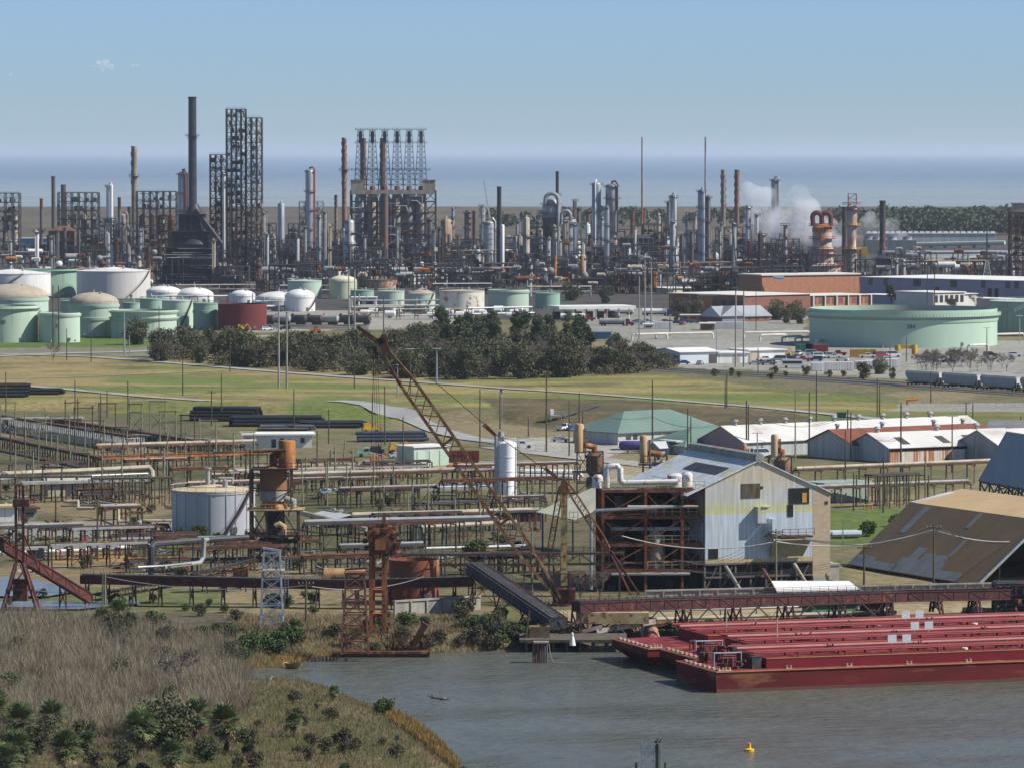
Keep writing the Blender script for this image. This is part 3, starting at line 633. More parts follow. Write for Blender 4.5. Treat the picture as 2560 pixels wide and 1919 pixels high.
for lab,px,w,tp,bs,mt,pl in[
    ('bright silver column with railed head',1682,20,488,630,SILV,2),('thin dark column hugging a bright silver column',1671,9,505,640,DARKC,2),('slim silver column low before the railed silver column',1680,10,568,680,SILV,2),
    ('thin bare column with spiky top',1714,8,548,675,GREYP,3),('tan slim column with spiky top',1737,10,543,650,BEIGE,3),('tall dark column with silver middle beside a flare stack',1753,18,475,675,BLUEC,5),('dark column close to a flare stack',1769,13,492,672,DARKC,3),
    ('silver column with wide head ring left of the steam',1870,13,517,665,SILV,3),('silver thin column inside the steam edge',1891,10,535,665,SILV,2),('slim banded column below the spiral stacks',1798,9,573,680,GREYP,3),('small white column low among the pipe racks',1664,8,614,680,WHITEP,1),
    ('slim silver column right of the looping ducts',1437,10,560,690,SILV,2),('white column with red foot right of the looping ducts',1470,12,560,665,WHITEP,2),('grey column in front of the looping ducts',1400,10,600,680,GREYP,2),('silver column poking out of the steam cloud',1937,20,447,640,SILV,2),
    ('grey column with open cage head',1293,8,552,660,GREYP,2),('short tan column near the long pipe rack',1458,9,610,690,BEIGE,2),('rusty slim column above the brick offices',1897,7,583,728,RUSTD,0),('dark slim column beside the rust beige vessel',1098,9,570,680,DARKC,2),('slim grey column beside the rust beige vessel',1082,8,576,690,GREYP,3),('grey vessel with hoops near the white crane',1290,14,590,690,GREYP,2),('small beige column before the black tiered structure',535,9,600,712,BEIGE,1),('small silver column at the foot of the lattice towers',668,9,585,705,SILV,2),('white slim column behind the yellow topped tank',744,7,600,700,WHITEP,1)]:
    column(lab,px,w,tp,bs,mt,pl,1)
stack('left spiral chimney beside the steam cloud',1808,12,425,640,SPIR,spiral=(.5,.98))
stack('right spiral chimney beside the steam cloud',1842,12,425,640,SPIRR,spiral=(.5,.98))
v,h,r,s=spec(2057,712,566,54);t=thing('catalytic_cracker','orange topped reactor with red goosenecks and red walkways','reactor',v+Vector((0,6,0)),at=(2057,640))
RUSTW=M('rust_streaked_white',(.52,.49,.44),(.36,.31,.26),.25,.8,st=(1,1,.2),c3=(.36,.16,.07),t3=.56)
q=MB();q.lathe(0,0,[(r*1.7,0),(r*1.7,h*.32),(r*1.05,h*.38),(r*1.05,h*.62),(r*.9,h*.66),(r*.9,h*.93)],20);q.build('shell',RUSTW,t)
q=MB();q.lathe(0,0,[(r*.93,h*.9),(r*.95,h*.97),(r*.7,h*1.02),(r*.2,h*1.05)],20);q.build('head',RUSTO,t)
for a in (-.5,.35):
    q=MB();q.tube([(a*r-2,-1,h)]+[(a*r-2.5*math.cos(k*math.pi/6),-1,h*1.15+2.5*math.sin(k*math.pi/6)) for k in range(7)]+[(a*r+2.5,-1,h*1.0)],1.3,8);q.build('gooseneck',M('dark_red_paint',(.15,.035,.03),(.10,.03,.028),.5,.6),t)
for z,rr in ((1.0,.95),(.78,.95),(.6,1.05),(.52,1.1),(.34,1.7),(.2,1.7)):
    q=MB();ringp(q,r*rr,h*z,1.8);q.build('platform',REDP,t)
q=MB();q.lattice(-r*2,r*2,-r*1.9,r*1.2,[h*k/10 for k in range(6)],6,2,.16,.6);q.build('scaffold',STEEL,t)
v,h,r,s=spec(2130,705,512,27);t=thing('regenerator_tower','rusty regenerator with yellow rings and red railed top','tower',v+Vector((0,4,0)),at=(2130,600))
q=MB();q.lathe(0,0,[(r,0),(r,h*.4),(r*.85,h*.45),(r*.85,h*.66),(r,h*.7),(r,h*.97),(r*.6,h)],18);q.build('shell',RUSTW,t)
for z,mt in ((1,REDP),(.93,REDP),(.73,YELP),(.42,YELP)):
    q=MB();ringp(q,r,h*z,2.2);q.build('platform',mt,t)
q=MB();q.lattice(-2,2.5,-2,2,[h,h+3,h+6],1,1,.15,1);q.build('top_frame',REDP,t)
q=MB();q.lattice(-r*1.6,r*1.6,-r*1.5,r*1.3,[h*k/12 for k in range(6)],3,2,.2,.8);q.build('frame',BLACKST,t)
stack('brown ribbed stack touching the rusty regenerator',2111,13,518,700,BRNST)
stack('thick black stack at the end of the plant with rust patches',2206,15,502,690,M('black_rust_patch',(.04,.04,.045),(.06,.055,.05),.2,.7,c3=(.20,.07,.05),t3=.6,s3=.25))
furnace('black furnace below the thick black stack',2185,2228,640,700,NAVY,12,BLACKST)
v,h,_,s=spec(2180,700,630);t=thing('inclined_conveyor','tan covered chute sloping down beside the regenerator','conveyor',v,at=(2185,660))
q=MB();q.bar((-25/s,0,h),(12/s,0,6),2.1,4,cap=True);q.build('gallery',BEIGE,t);q=MB();q.box(-2,3,0,1,1,10);q.box(5,3,0,1,1,5);q.box(-38/s,1,h-2,12,5,4.5);q.build('support',YELP,t)
v,h,_,s=spec(1963,705,565);t=thing('red_tower','slim grey tower with red railed rings left of the reactor','tower',v,at=(1963,620))
q=MB();q.lathe(0,0,[(1.1,0),(1.1,h)],10);q.build('shell',GREYP,t)
for z in (1,.8,.62,.45,.3):q=MB();ringp(q,1.2,h*z,1.6);q.build('platform',REDP,t)
v,h,_,s=spec(1936,690,583);t=thing('crane','dark crane boom leaning beside the red ringed tower','crane',v,at=(1942,620));q=MB();q.bar((0,0,2),(14/s,0,h),.6,4,.4);q.build('boom',BLACKST,t);q=MB();q.box(0,0,0,7,3,3);q.build('carrier',BLACKST,t)
v,h,_,s=spec(1834,690,552);t=thing('mast','thin dark leaning mast below the spiral chimneys','mast',v,at=(1834,610));q=MB();q.bar((2,0,0),(-1,0,h),.5,4,.3);q.build('pole',BLACKST,t)
COOL=M('cooling_tower_boards',(.24,.26,.27),(.16,.175,.19),.4,.8,st=(3,3,.1))
for lab,x0,x1,tp,bs in (('wide grey cooling tower under the steam plume',2213,2289,601,634),('small grey cooling tower behind the rusty regenerator',2163,2206,600,632)):
    v,h,_,s=spec((x0+x1)/2,bs,tp);t=thing('cooling_tower',lab,'cooling tower',v+Vector((0,7,0)),at=((x0+x1)/2,617));w=(x1-x0)/s
    q=MB();q.add([(-w/2*k,-7*k,z) for k,z in ((1,0),(1.06,h))]+[(w/2*k,-7*k,z) for k,z in ((1,0),(1.06,h))]+[(w/2*k,7*k,z) for k,z in ((1,0),(1.06,h))]+[(-w/2*k,7*k,z) for k,z in ((1,0),(1.06,h))],[(0,2,3,1),(2,4,5,3),(4,6,7,5),(6,0,1,7),(1,3,5,7)]);q.build('casing',COOL,t)
    n=max(2,int(w/9))
    for i in range(n):q=MB();q.lathe(-w/2+w*(i+.5)/n,0,[(3.6,h),(3.2,h+1.2),(3.5,h+2.4),(3.0,h+2.4)],14,cap=False);q.build('fan_stack',GREYP,t)
def hall(label,p0,p1,top,deep,wall,roofm,ridge=0,name='warehouse',cat='warehouse',wins=0,winm=None,over=.6,para=0,win_h=(.35,.7),pil=0,doors=(),rz=None,sidewins=0,base2=None,at=None):
    "box building whose near foot runs between two photograph pixels"
    a,b=PG(*p0),PG(*p1);s=scale_at(a);h=(p0[1]-top)/s;d=b-a;d.z=0;L=d.length;rz=math.atan2(d.y,d.x)
    t=thing(name,label,cat,a,rz,at=at or ((p0[0]+p1[0])/2,(top+p0[1])/2))
    m=MB();m.prism([(0,0),(L,0),(L,deep),(0,deep)],-.5,h)
    if ridge:m.add([(0,0,h),(0,deep,h),(0,deep/2,h+ridge),(L,0,h),(L,deep,h),(L,deep/2,h+ridge)],[(0,2,1),(3,4,5)])
    m.build('wall',wall,t)
    q=MB()
    if ridge:
        o=over;k=ridge/(deep/2)
        q.slab([(-o,-o,h-o*k+.03),(L+o,-o,h-o*k+.03),(L+o,deep/2,h+ridge+.03),(-o,deep/2,h+ridge+.03)],.15);q.slab([(-o,deep/2,h+ridge+.03),(L+o,deep/2,h+ridge+.03),(L+o,deep+o,h-o*k+.03),(-o,deep+o,h-o*k+.03)],.15)
    else:q.box(L/2,deep/2,h+.005,L+2*over,deep+2*over,.35+para)
    q.build('roof',roofm,t)
    for i in range(wins):
        q=MB();x=L*(i+.5)/wins;q.box(x,-.04,h*win_h[0],L/wins*.62,.12,h*(win_h[1]-win_h[0]));q.build('window',winm or GLASS,t)
    for i in range(sidewins):
        q=MB();y=deep*(i+.5)/sidewins;q.box(L+.04,y,h*win_h[0],.12,deep/sidewins*.5,h*(win_h[1]-win_h[0]));q.build('window',winm or GLASS,t)
    for i in range(pil+1 if pil else 0):q=MB();q.box(L*i/pil,-.5,0,.5,.8,h);q.build('pilaster',WHITEP,t)
    for x,w,hh,mt in doors:q=MB();q.box(L*x,-.05,0,w,.14,hh);q.build('door',mt,t)
    return t,L,h,s
PALEWALL=M('pale_metal_siding',(.44,.45,.45),(.36,.36,.35),.2,.6,st=(2,2,.1))
LAV=M('lavender_siding',(.36,.33,.39),(.30,.275,.33),.1,.8,st=(1,1,.2),c3=(.2,.17,.19),t3=.72)
BRICKO=M('orange_brick',(.44,.20,.115),(.36,.16,.09),.6,.9,c3=(.30,.14,.09),t3=.68)
BRICKD=M('brown_brick',(.24,.11,.08),(.18,.085,.065),.6,.9)
CREAM=M('cream_render',(.66,.63,.57),(.58,.55,.50),.2,.8)
WROOF=M('white_roof',(.74,.73,.70),(.62,.61,.58),.12,.7)
PINKW=M('pink_stained_siding',(.42,.31,.31),(.36,.28,.29),.25,.8,st=(1,1,.2))
v,h,_,s=spec(2375,632,601);L=330/s;t=thing('conveyor_gallery','long white roofed gallery on trestles far behind the plant','conveyor',v+Vector((0,160,0)),.02,at=(2400,595));L*=1.03
q=MB();q.box(0,0,h-6,L,8,8);q.build('gallery',PALEWALL,t);q=MB();q.box(0,0,h+2.01,L+1,9,.5);q.build('roof',WROOF,t);q=MB();[q.box(-L/2+L*(i+.5)/22,0,h+2.5,3,3,1.2) for i in range(22)];q.build('roof_vent',WHITEP,t);q=MB();[q.box(-L/2+L*(i+.5)/9,y_,0,1.5,1.5,h-6) for i in range(9) for y_ in (-3,3)];q.build('trestle',STEEL,t)
hall('low white roofed hall nearest behind the lavender warehouse',(2300,652),(2560,650),632,40,PALEWALL,M('grey_flat_roof',(.30,.31,.32),(.24,.25,.26),.1,.8),wins=0)
hall('far low white shed beside the mast',(2290,664),(2480,662),648,25,WHITEP,WROOF)
v,h,_,s=spec(2390,622,612);t=thing('pipeline','pale green pipeline crossing behind the low white sheds','pipe',v,at=(2390,616));q=MB();q.tube([(-98/s,0,h),(112/s,-30,h+2)],1.6,8);q.build('pipe',M('pale_green_paint',(.45,.55,.45),(.38,.48,.40),.2,.6),t);q=MB();[q.box(-90/s+i*30/s,-i*4.2,0,.8,.8,h) for i in range(7)];q.build('support',CONC,t)
v,h,_,s=spec(2467,700,525);t=thing('mast','tall slim mast with pale foot near the end of the plant','mast',v,at=(2467,610));q=MB();q.bar((0,0,40/s),(0,0,h),.55,5,.3);q.build('pole',BLACKST,t);q=MB();q.taper_tower(22/s,6/s,48/s,5,.15);q.build('foot',WHITEP,t)
steelwork('red and dark frame at the edge of the plant with a tan top box',2528,2600,532,712,M('red_dark_steel',(.20,.05,.05),(.09,.05,.05),.4,.8),10,4,16,.6,seed=12,vm=BLACKST)
v,h,_,s=spec(2555,712,532);t=thing('elevator_head','tan box on top of the red and dark frame','machine house',v+Vector((0,6,h+.2)),at=(2550,520));q=MB();q.box(0,0,0,44/s,9,21/s);q.box(0,0,21/s,50/s,10,.6);q.build('housing',BEIGE,t)
t,L,h,s=hall('long lavender warehouse with a row of small dark windows',(2150,742),(2700,757),694,60,LAV,WROOF,wins=0)
for i,x in enumerate((.05,.12,.26,.275,.43,.44,.57,.68,.72,.8)):q=MB();q.box(L*x,-.06,h*.62,2.6,.2,3.6);q.build('window',GLASS,t)
for x in (.13,.36,.6,.63):q=MB();q.box(L*x,-.08,0,2.2,.2,h*.6);q.build('door',RUSTD,t)
hall('lower lavender annex in front of the long lavender warehouse',(2148,757),(2560,772),737,12,LAV,WROOF)
t,L,h,s=hall('upper orange brick office block carrying the company sign',(1905,742),(2148,738),690,22,BRICKO,CREAM,name='brick_office',cat='office building',para=.3)
hall('lower orange brick office wing with white pilasters and ribbon windows',(1944,783),(2176,778),742,24,BRICKO,CREAM,name='brick_office',cat='office building',wins=14,winm=BRICKD,pil=8,win_h=(.52,.86))
hall('brown brick long office behind the grey gabled gatehouse',(1672,783),(1862,790),734,40,BRICKD,CREAM,name='brick_office',cat='office building',wins=9,winm=M('brown_glazing',(.07,.045,.04),(.05,.04,.04),1,.3),win_h=(.3,.75))
hall('plain orange brick end block of the brown office',(1860,789),(1946,785),741,24,BRICKO,CREAM,name='brick_office',cat='office building',wins=5,win_h=(.55,.8))
hall('low white flat roof behind the brown brick office',(1668,733),(1798,731),722,20,CREAM,WROOF,name='flat_building',cat='building')
def text_on(parent,body,size,loc,mat,rot=(math.pi/2,0,0),name='lettering'):
    cu=bpy.data.curves.new(name,'FONT');cu.body=body;cu.size=size;cu.align_x='CENTER';cu.extrude=.02
    o=bpy.data.objects.new(name,cu);C.objects.link(o);bpy.context.view_layer.update()
    me=bpy.data.meshes.new_from_object(o.evaluated_get(bpy.context.evaluated_depsgraph_get()));bpy.data.objects.remove(o);me.materials.clear();me.materials.append(mat)
    o=bpy.data.objects.new(name,me);C.objects.link(o);o.parent=parent;o.rotation_euler=rot;o.location=loc;return o
sg=PG(1946,742);s=scale_at(sg);w_,h_=27/s,10/s
t=thing('company_sign','white company sign with blue letters and a red and blue emblem on the brick parapet','sign',sg+Vector((0,-.6,(742-732.5+32)/s)),at=(1946,722));z0=0
q=MB();q.box(0,0,0,w_,.3,h_);q.build('board',M('sign_white',(.8,.8,.8),(.77,.77,.77),.2,.5),t)
text_on(t,'Chevron',h_*.56,(w_*.13,-.2,h_*.3),M('sign_blue',(.02,.06,.30),(.02,.06,.28),1,.5))
for k,mt in ((0,M('sign_blue',(.02,.06,.3))),(1,M('sign_red',(.5,.03,.05),(.45,.03,.05),1,.5))):
    q=MB();z=h_*(.48-.22*k);x=-w_*.36;d=h_*.24;q.slab([(x-d,-.2,z+d*.55),(x,-.2,z),(x,-.2,z+d*.5),(x-d,-.2,z+d*1.05)][::1],.04);q.slab([(x,-.2,z),(x+d,-.2,z+d*.55),(x+d,-.2,z+d*1.05),(x,-.2,z+d*.5)],.04);q.build('emblem_stripe',mt,t)
t,L,h,s=hall('cream two storey office with dark windows behind the big tank',(2234,768),(2334,772),734,26,CREAM,WROOF,name='cream_office',cat='office building',wins=13,win_h=(.5,.82))
hall('cream office wing nearest the green tank with white window bays',(2334,773),(2411,771),733,26,CREAM,WROOF,name='cream_office',cat='office building',wins=6,win_h=(.4,.85))
hall('upper cream storey standing on the cream office roof',(2270,745),(2366,746),719,16,CREAM,WROOF,name='roof_storey',cat='building',wins=1)
rnd=random.Random(11)
def pipe_rack(label,p0,p1,hgt,npipe,mats,seed,lev=2):
    rn=random.Random(seed);a,b=PG(*p0),PG(*p1);d=b-a;L=d.length;t=thing('pipe_rack',label,'pipe rack',a,math.atan2(d.y,d.x),at=((p0[0]+p1[0])/2,(p0[1]+p1[1])/2-8));n=max(2,int(L/8));m=MB();W=5
    for i in range(n+1):
        x=L*i/n
        for y in (0,W):m.bar((x,y,0),(x,y,hgt+.6),.2)
        for k in range(lev):m.bar((x,0,hgt-k*2.4),(x,W,hgt-k*2.4),.18)
        if i and i % 3==0:m.bar((x,0,0),(L*(i-1)/n,0,hgt-2),.13)
    m.build('frame',STEEL,t)
    for k in range(npipe):
        q=MB();y=rn.uniform(-.3,W);z=hgt-rn.randrange(lev)*2.4+.4;x0,x1=(0,L) if rn.random()<.6 else sorted((rn.uniform(0,L),rn.uniform(0,L)))
        pts=[(x0,y,z),(x1,y,z)]
        if rn.random()<.5:pts+=[(x1,y,z-rn.uniform(1,hgt*.8))]
        if rn.random()<.5:pts=[(x0,y,z+rn.uniform(1,4))]+pts
        q.tube(pts,rn.uniform(.16,.42),6);q.build('pipe',rn.choice(mats),t)
    return t
MIX=[GREYP,RUST,SILV,BEIGE,STEEL,DARKC,RUSTD,DARKC]
for k,(a,b,hg) in enumerate([((-40,668),(120,668),9),((200,660),(400,662),10),((-40,640),(200,640),8),((250,690),(400,690),7),((640,700),(760,702),8),((700,680),(900,682),11),((880,690),(1090,690),9),((1080,680),(1300,676),12),((1050,702),(1330,700),9),((1300,668),(1500,668),8),((1407,690),(1827,682),6),((1480,712),(1700,712),8),((1700,705),(1900,705),10),((1560,668),(1760,668),9),((1740,655),(1900,655),7),((2220,690),(2470,688),8),((2230,676),(2540,676),7),((1860,690),(2000,690),9),((1040,720),(1260,718),10),((1180,655),(1420,655),9),((560,720),(640,722),8),((1900,720),(2010,720),9)]):
    pipe_rack(['long','rusty','grey','crowded','two level'][k % 5]+' pipe rack @',a,b,hg,9,MIX,50+k)
for k in range(270):
    px=rnd.choice([rnd.uniform(0,420),rnd.uniform(620,1900),rnd.uniform(640,1900),rnd.uniform(1000,1900),rnd.uniform(2200,2540)]);py=(rnd.uniform(632,726) if k % 3 else rnd.uniform(705,742)) if px<1900 else rnd.uniform(672,705);v=PG(px,py);mt=rnd.choice([WHITEP,SILV,BEIGE,GREYP,RUST,RUST,RUSTO,GREYP,SILV]);nm={WHITEP.name:'white',SILV.name:'silver',BEIGE.name:'beige',GREYP.name:'grey',RUST.name:'rusty',RUSTO.name:'orange rust'}[mt.name]
    kind=rnd.random();z=rnd.uniform(1.5,8)
    if kind<.45:
        t=thing('horizontal_drum',nm+' horizontal drum @','pressure vessel',v,rnd.choice([0,0,1.57,.3]),group='horizontal drums in the plant',at=(px,py));r=rnd.uniform(.8,1.9);L=r*rnd.uniform(3,6);q=MB();q.hcyl((-L/2,0,z+r),(L/2,0,z+r),r,12);q.build('shell',mt,t);q=MB();[q.box(e*L*.3,0,0,.5,r*1.4,z+r*.5) for e in (-1,1)];q.build('saddle',STEEL,t)
    elif kind<.75:
        t=thing('vertical_vessel',nm+' upright vessel @','pressure vessel',v,0,group='small upright vessels in the plant',at=(px,py-6));r=rnd.uniform(.7,1.7);hh=r*rnd.uniform(4,10);q=MB();q.lathe(0,0,[(r,0),(r,hh),(r*.7,hh+r*.35),(.1,hh+r*.5)],12);q.build('shell',mt,t);q=MB();ringp(q,r,hh*.9,.9);q.build('platform',STEEL,t)
    else:
        t=thing('equipment_frame',nm+' equipped open frame @','structure',v,0,group='open equipment frames in the plant',at=(px,py-6));w,hh=rnd.uniform(5,12),rnd.uniform(5,14);q=MB();q.lattice(-w/2,w/2,-3,3,[0,hh/2,hh],3,1,.18,.6,rnd);q.build('frame',STEEL,t);q=MB();[q.box(rnd.uniform(-.4,.4)*w,0,hh/2*rnd.randrange(3)+.1,rnd.uniform(1,3),rnd.uniform(2,4),rnd.uniform(1,2.6)) for _ in range(5)];q.hcyl((-w*.4,0,hh+1.2),(w*.2,0,hh+1.2),1,10);q.build('machinery',mt,t)
for k,(px0,px1,tp,bs) in enumerate([(640,700,600,690),(700,760,610,700),(905,960,600,672),(1070,1130,610,690),(1120,1200,600,660),(1260,1340,610,670),(1320,1366,570,660),(1440,1500,600,668),(1500,1560,620,690),(1620,1700,620,680),(1700,1790,610,672),(1790,1880,570,650),(1880,1960,610,700),(1690,1800,690,735),(1805,1900,672,735),(190,260,590,650),(290,340,560,650),(395,420,540,700),(650,690,560,650),(720,745,560,660),(1960,2020,640,712),(2140,2190,650,708),(2225,2300,660,690),(2440,2530,655,700),(40,120,615,660),(1110,1180,650,705),(1390,1470,655,700),(1000,1040,610,690)]):
    steelwork(['low dark frame @','grey stacked frame @','rusty open frame @'][k % 3],px0,px1,tp,bs,[STEEL,DARKC,RUSTD][k % 3],max(2,int((bs-tp)/18)),max(2,int((px1-px0)/20)),10,.7,seed=100+k,r=.2,vessels=k % 3,vm=MIX[k % 7],grp='crowded steel frames in the plant')
for k in range(44):
    a=rnd.uniform(10,1960);b_=rnd.uniform(640,690)
    if 396<a<560:continue
    column(['tall ringed grey column @','tall dark ringed column @','tall beige column @','tall silver ringed column @'][k % 4],a,rnd.uniform(7,13),b_-rnd.uniform(75,140),b_,[GREYP,DARKC,BEIGE,SILV][k % 4],2+k % 4,1)['group']='ringed columns in the plant'
for k,(px,tp,bs) in enumerate(((1316,640,712),(1387,640,712),(1455,640,712))):
    v,h,_,s=spec(px,bs,tp);t=thing('vent_pipe',['leftmost','middle','rightmost'][k]+' of three orange rust standpipes near the green tanks','pipe',v,group='orange rust standpipes',at=(px,680));q=MB();q.tube([(0,0,0),(0,0,h)],1.0,8);q.build('pipe',RUSTO,t);q=MB();q.tube([(0,0,3),(34/s,0,3),(36/s,0,.5)],1.0,8);q.build('elbow',RUSTO,t)
for k in range(215):
    a=rnd.uniform(0,1980);w=rnd.uniform(24,80);b_=rnd.uniform(640,738);
    if 400<a+w/2<560 or (b_>672 and a<400):continue
    steelwork(['dark crowded frame @','dim stacked frame @','sooty open frame @'][k % 3],a,a+w,b_-rnd.uniform(25,80),b_,[STEEL,BLACKST,RUSTD,DARKC][k % 4],rnd.randrange(2,5),max(2,int(w/14)),9,.9,seed=300+k,r=.2,vessels=k % 3,vm=MIX[k % 8],grp='crowded steel frames in the plant')
for k in range(80):
    a=rnd.uniform(0,1950);b_=rnd.uniform(640,705)
    if 400<a<560:continue
    column(['slim grey riser @','slim rusty riser @','slim white riser @','slim dark riser @'][k % 4],a,rnd.uniform(4.5,9),b_-rnd.uniform(40,105),b_,[GREYP,RUST,WHITEP,DARKC][k % 4],1+k % 3,1)['group']='slim risers in the plant'
for k,(a,b,hg) in enumerate([((880,794),(1010,793),4),((1000,800),(1180,798),4),((1180,797),(1340,794),4),((900,782),(1100,781),5),((640,778),(720,777),4),((700,742),(830,741),5),((1060,742),(1230,741),6),((440,740),(640,739),5),((380,765),(570,764),4),((1320,745),(1480,744),5)]):
    pipe_rack('pale pipe manifold rack @',a,b,hg,8,[WHITEP,GALV,GREYP,RUST,BEIGE],90+k)
for k in range(26):
    px=rnd.uniform(900,1330);py=rnd.uniform(776,800);t=thing('horizontal_drum','white small drum among the manifolds @','pressure vessel',PG(px,py),0,group='white drums among the manifolds',at=(px,py));q=MB();r=rnd.uniform(.8,1.3);q.hcyl((-r*1.6,0,r+.8),(r*1.6,0,r+.8),r,10);q.build('shell',WHITEP,t);q=MB();q.box(0,0,0,r*1.4,r,1);q.build('saddle',CONC,t)
# ---------------------------------------------------------------- tank farm
GRN=M('pale_green_tank_paint',(.42,.51,.41),(.36,.45,.36),.12,.6,st=(1,1,.3),c3=(.30,.36,.28),t3=.64,s3=.5,st3=(1.5,1.5,.1))
GRN2=M('deep_green_tank_paint',(.27,.40,.315),(.22,.34,.27),.12,.6,st=(1,1,.3),c3=(.22,.28,.22),t3=.63,s3=.5,st3=(1.5,1.5,.1))
GRNL=M('washed_green_tank_paint',(.46,.55,.45),(.38,.50,.40),.15,.65,st=(1,1,.3),c3=(.52,.53,.47),t3=.6)
GREYW=M('grey_white_tank_paint',(.58,.56,.52),(.48,.46,.43),.5,.7,st=(3,3,.04),c3=(.4,.34,.29),t3=.68)
TANR=M('tan_dome_shingle',(.40,.345,.26),(.33,.28,.22),.3,.9)
RUSTWH=M('rust_blotched_white',(.62,.60,.52),(.52,.50,.42),.2,.8,c3=(.34,.17,.09),t3=.60,s3=.35)
REDT=M('dark_red_tank_primer',(.16,.03,.028),(.12,.025,.025),.15,.8,st=(1,1,.4))
DARKIN=M('rusty_floating_roof',(.10,.045,.04),(.06,.035,.035),.08,.9)
def tank(label,xl,xr,ytop,ybase,mat,roof='flat',rise=0,rmat=None,girders=(),stair=None,deck=False,rim=None,num=None,n=48):
    f=PG((xl+xr)/2,ybase);r=(xr-xl)/2/scale_at(f)
    for _ in range(4):c=f+Vector((f.x/f.y*r,r,0));r=(xr-xl)/2/scale_at(c)
    c.z=G;s=scale_at(c);h=(to_px(c)[1]-ytop)/s;rp=rise/s;rmat=rmat or mat
    t=thing('storage_tank',label,'storage tank',c,at=((xl+xr)/2,(ytop+ybase)/2))
    m=MB();m.lathe(0,0,[(r,0),(r,h)]+([(r-.12,h),(r-.12,h*.8)] if roof=='open' else[]),n,cap=False);m.build('shell',mat,t)
    q=MB()
    if roof=='open':q.lathe(0,0,[(r-.13,h*.86),(.05,h*.86)],n,cap=False)
    elif roof=='dome':q.lathe(0,0,[(r*1.01,h-.05)]+[(r*math.cos(a),h+rp*math.sin(a)) for a in[i*math.pi/16 for i in range(8)]]+[(.05,h+rp)],n,cap=False)
    else:q.lathe(0,0,[(r*1.008,h-.15),(r*1.008,h+.06),(.05,h+.06+max(rp,.3))],n,cap=False)
    q.build('roof',rmat if roof !='open' else DARKIN,t)
    for z,e in girders:
        q=MB();q.lathe(0,0,[(r,z*h-.9),(r+.25,z*h-.9),(r+e,z*h),(r+e,z*h+.2),(r,z*h+.25)],n,cap=False);q.build('wind_girder',mat,t)
    if deck:
        q=MB();q.lathe(0,0,[(r,h-2.7),(r+1.4,h-2.4),(r+1.4,h-1.3),(r+1.36,h-1.3),(r+1.36,h-2.3),(r,h-2.3)],n,cap=False)
        for i in range(90):a=math.pi+i*math.pi/89;q.bar(((r+1.42)*math.cos(a),(r+1.42)*math.sin(a),h-2.5),((r+1.42)*math.cos(a),(r+1.42)*math.sin(a),h-1.1),.05);q.bar((r*math.cos(a),r*math.sin(a),h-4),((r+1.2)*math.cos(a),(r+1.2)*math.sin(a),h-2.6),.09)
        q.build('walkway',mat,t)
    if roof in ('dome','flat'):
        q=MB();q.lathe(0,0,[(r+.02,h-.5),(r+.12,h-.5),(r+.12,h-.3),(r+.02,h-.3)],n,cap=False)
        k=26
        for i in range(k):a=math.pi*2*i/k;q.bar(((r+.05)*math.cos(a),(r+.05)*math.sin(a),h-.4),((r+.05)*math.cos(a),(r+.05)*math.sin(a),h+.9),.05)
        q.lathe(0,0,[(r+.02,h+.85),(r+.1,h+.85),(r+.1,h+.95)],n,cap=False);q.build('railing',mat,t)
        q=MB();q.lathe(r*.3,-r*.35,[(.5,h),(.5,h+rp*.75+1.2),(.01,h+rp*.75+1.4)],8);q.lathe(0,0,[(.35,h),(.35,h+rp+.9),(.01,h+rp+1)],8);q.build('roof_vent',GREYP,t)
    if stair:
        q=MB();a0,a1=stair;k=22;pts=[((r+.5)*math.cos(a0+(a1-a0)*i/k),(r+.5)*math.sin(a0+(a1-a0)*i/k),.3+(h-.3)*i/k) for i in range(k+1)]
        for p,g in zip(pts[:-1],pts[1:]):q.bar(p,g,.28);q.bar(Vector(p)+Vector((0,0,1)),Vector(g)+Vector((0,0,1)),.06)
        q.build('stair',STEEL if mat is not GRN else GREYP,t)
    q=MB();q.lathe(r*.86,-r*.58,[(.5,1),(.5,1.01)],8);q.box(r*.55,-r*.83-.3,.6,1.1,.5,1.2);q.tube([(-r*.3,-r*.95,.8),(-r*.3,-r-2,.8),(-r*.3,-r-2,.1)],.25,6);q.build('nozzle',GREYP,t)
    if num:text_on(t,num,2.2,(0,-r-.06,h*.52),BLACKST)
    return t
tank('big white cone roofed tank cut by the frame edge',-62,127,683,746,WHITEP,'flat',10,WHITEP,stair=(-2.2,-1.2))
tank('green open topped tank between two large pale tanks',58,193,673,743,GRN2,'open',girders=((.95,1.2),))
tank('grey white streaked tank with white low cone roof',192,376,677,747,GREYW,'flat',9,WHITEP,stair=(-1.15,-.25))
tank('white domed tank right of the streaked tank',366,452,730,757,WHITEP,'dome',15)
tank('white domed tank with yellow roof stair',440,534,738,757,WHITEP,'dome',19)
tank('smaller white domed tank near the dark red tank',575,638,739,760,WHITEP,'dome',14)
tank('tan domed tank with green band cut by the frame edge',-55,121,742,782,GRNL,'dome',32,TANR,girders=((.86,.5),))
tank('green tank mostly hidden behind the tan domed one',152,220,752,800,GRN2,'flat',2)
tank('tan domed green tank behind the washed green tank',172,297,757,842,GRN,'dome',26,TANR,girders=((.93,.5),(.55,.35)))
tank('green open topped tank at the frame edge on the grass bank',-64,95,764,857,GRN,'open',girders=((.93,1.1),),num='38')
tank('washed pale green tank with the low front on the grass bank',97,200,782,857,GRNL,'open',girders=((.95,.6),),num='31')
tank('small green tank peeking over the twin girdered tank',307,350,757,790,GRN2,'flat',2)
tank('green flat tank behind the twin girdered tank',350,411,747,800,GRN2,'flat',2)
tank('twin girdered green tank behind the round dark tree',278,442,775,847,GRN,'open',girders=((.95,1.0),(.72,1.0)),num='36')
